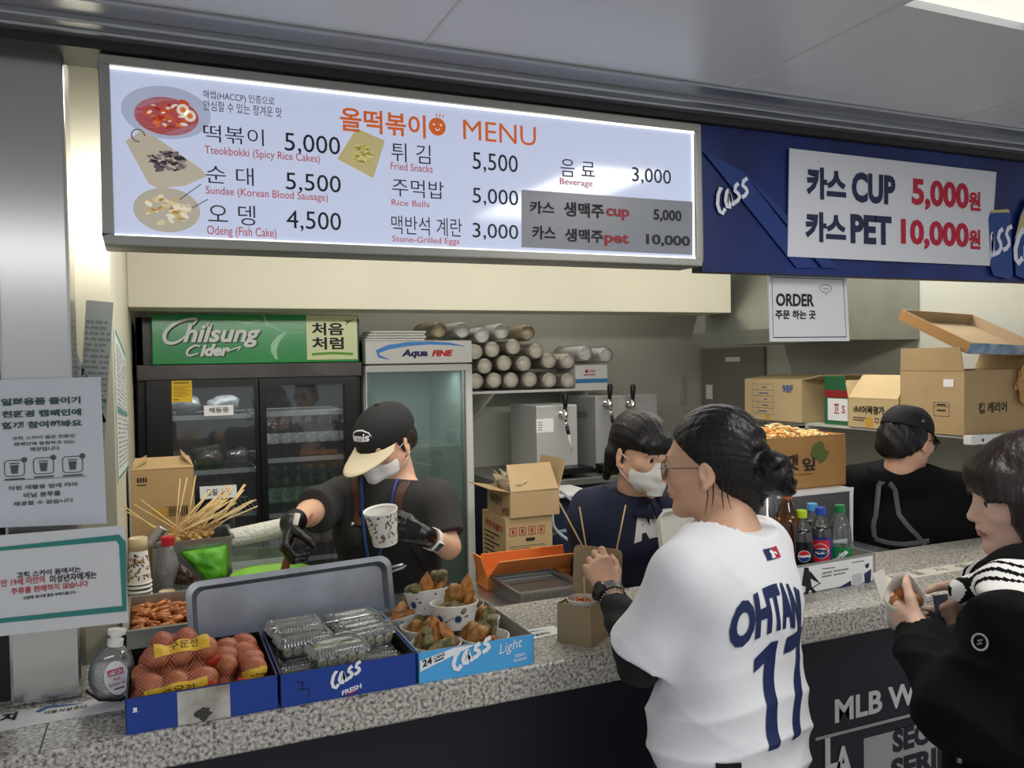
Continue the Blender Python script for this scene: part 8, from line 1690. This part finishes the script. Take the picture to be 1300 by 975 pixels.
E((0, .070, .050), (.070, .038, .040), .025); hcut(v, H, lambda x, y, z: np.minimum(y-.055, .004+.004*np.sin(x*160)-z)); v.cone(H.p(0, .03, -.03), H.p(0, .03, -.2), .052*S, .058*S, .01, 's')
hdisp(v, H, lambda x, y, z: strands(np.arctan2(x, y+.01), z)); v.build('hair', M_HAIRB, P5, 1)
# fried food in a paper pocket, and the card
M_WAX = mat('wax_paper', '#d9d5cd', rough=.5); t = thing('paper_pocket', 'white paper pocket of fried bites held over the counter by the black-jacketed customer', 'food pocket', cupc5); ax = (RFU(-.10, -.55, .80)).normalized(); xc = RFU(1, 0); xc = (xc-ax*xc.dot(ax)).normalized(); yc = ax.cross(xc); MC = Matrix((xc, yc, ax)).transposed().to_4x4(); MC.translation = cupc5-ax*.055
q = MB(); n = 36; vs = []; pr_ = [(.020, 0), (.028, .03), (.036, .075), (.039, .088)]
for r, z in pr_:
    for k in range(n): a = 2*PI*k/n; pk = max(0, math.cos(a-PI/2))**3; vs.append(MC @ V3((r*math.cos(a)*1.05, r*math.sin(a)*.85, z+(.042*pk*(z/.088)**2))))
fs = [(i*n+k, i*n+(k+1) % n, (i+1)*n+(k+1) % n, (i+1)*n+k) for i in range(3) for k in range(n)]+[tuple(range(n))[::-1]]; o = q.add(vs, fs).build('pocket', M_WAX, t, True); md = o.modifiers.new('t', 'SOLIDIFY'); md.thickness = .0012
q = MB(); c_ = [V3((-.048, .01, .04)), V3((-.075, .03, .075)), V3((-.070, .02, .10)), V3((-.030, .015, .055))]; c_ = [at(1107, 728, D=1.74), at(1122, 722, D=1.75), at(1128, 745, D=1.74), at(1130, 768, D=1.73), at(1118, 760, D=1.73)]; q.add(c_, [(0, 1, 2, 3, 4)]); o = q.build('paper_flap', M_WAX, t); md = o.modifiers.new('t', 'SOLIDIFY'); md.thickness = .001
for i, (x, y, z, r) in enumerate(((-.016, -.004, .080, .016), (.004, -.012, .084, .017), (.020, .0, .080, .015), (.0, .012, .084, .016), (-.004, .0, .070, .02))):
    q = MB(); lump(q, MC @ V3((x, y, z)), (r, r, r*.9), i+2, .22, 16, 11); tag(q.build('fried_bite', (M_PEPP, mat('sausage', '#a8602c', rough=.3, coat=.3))[i % 2], None, True), 'golden fried bite in the hand-held white paper pocket', 'fried snack', 'fried bites in the paper pocket')
q = MB(); c_ = [at(1186, 757, D=1.73), at(1203, 754, D=1.76), at(1206, 790, D=1.76), at(1192, 790, D=1.73)]; nn = (c_[1]-c_[0]).cross(c_[3]-c_[0]).normalized()*.004; q.add(c_+[p+nn for p in c_], [(0, 1, 2, 3), (7, 6, 5, 4)]+[(i, i+4, (i+1) % 4+4, (i+1) % 4) for i in range(4)]); tag(q.build('smartphone', mat('phone_blue', '#4a6488', rough=.2)), 'blue grey phone held by the black-jacketed customer', 'phone')
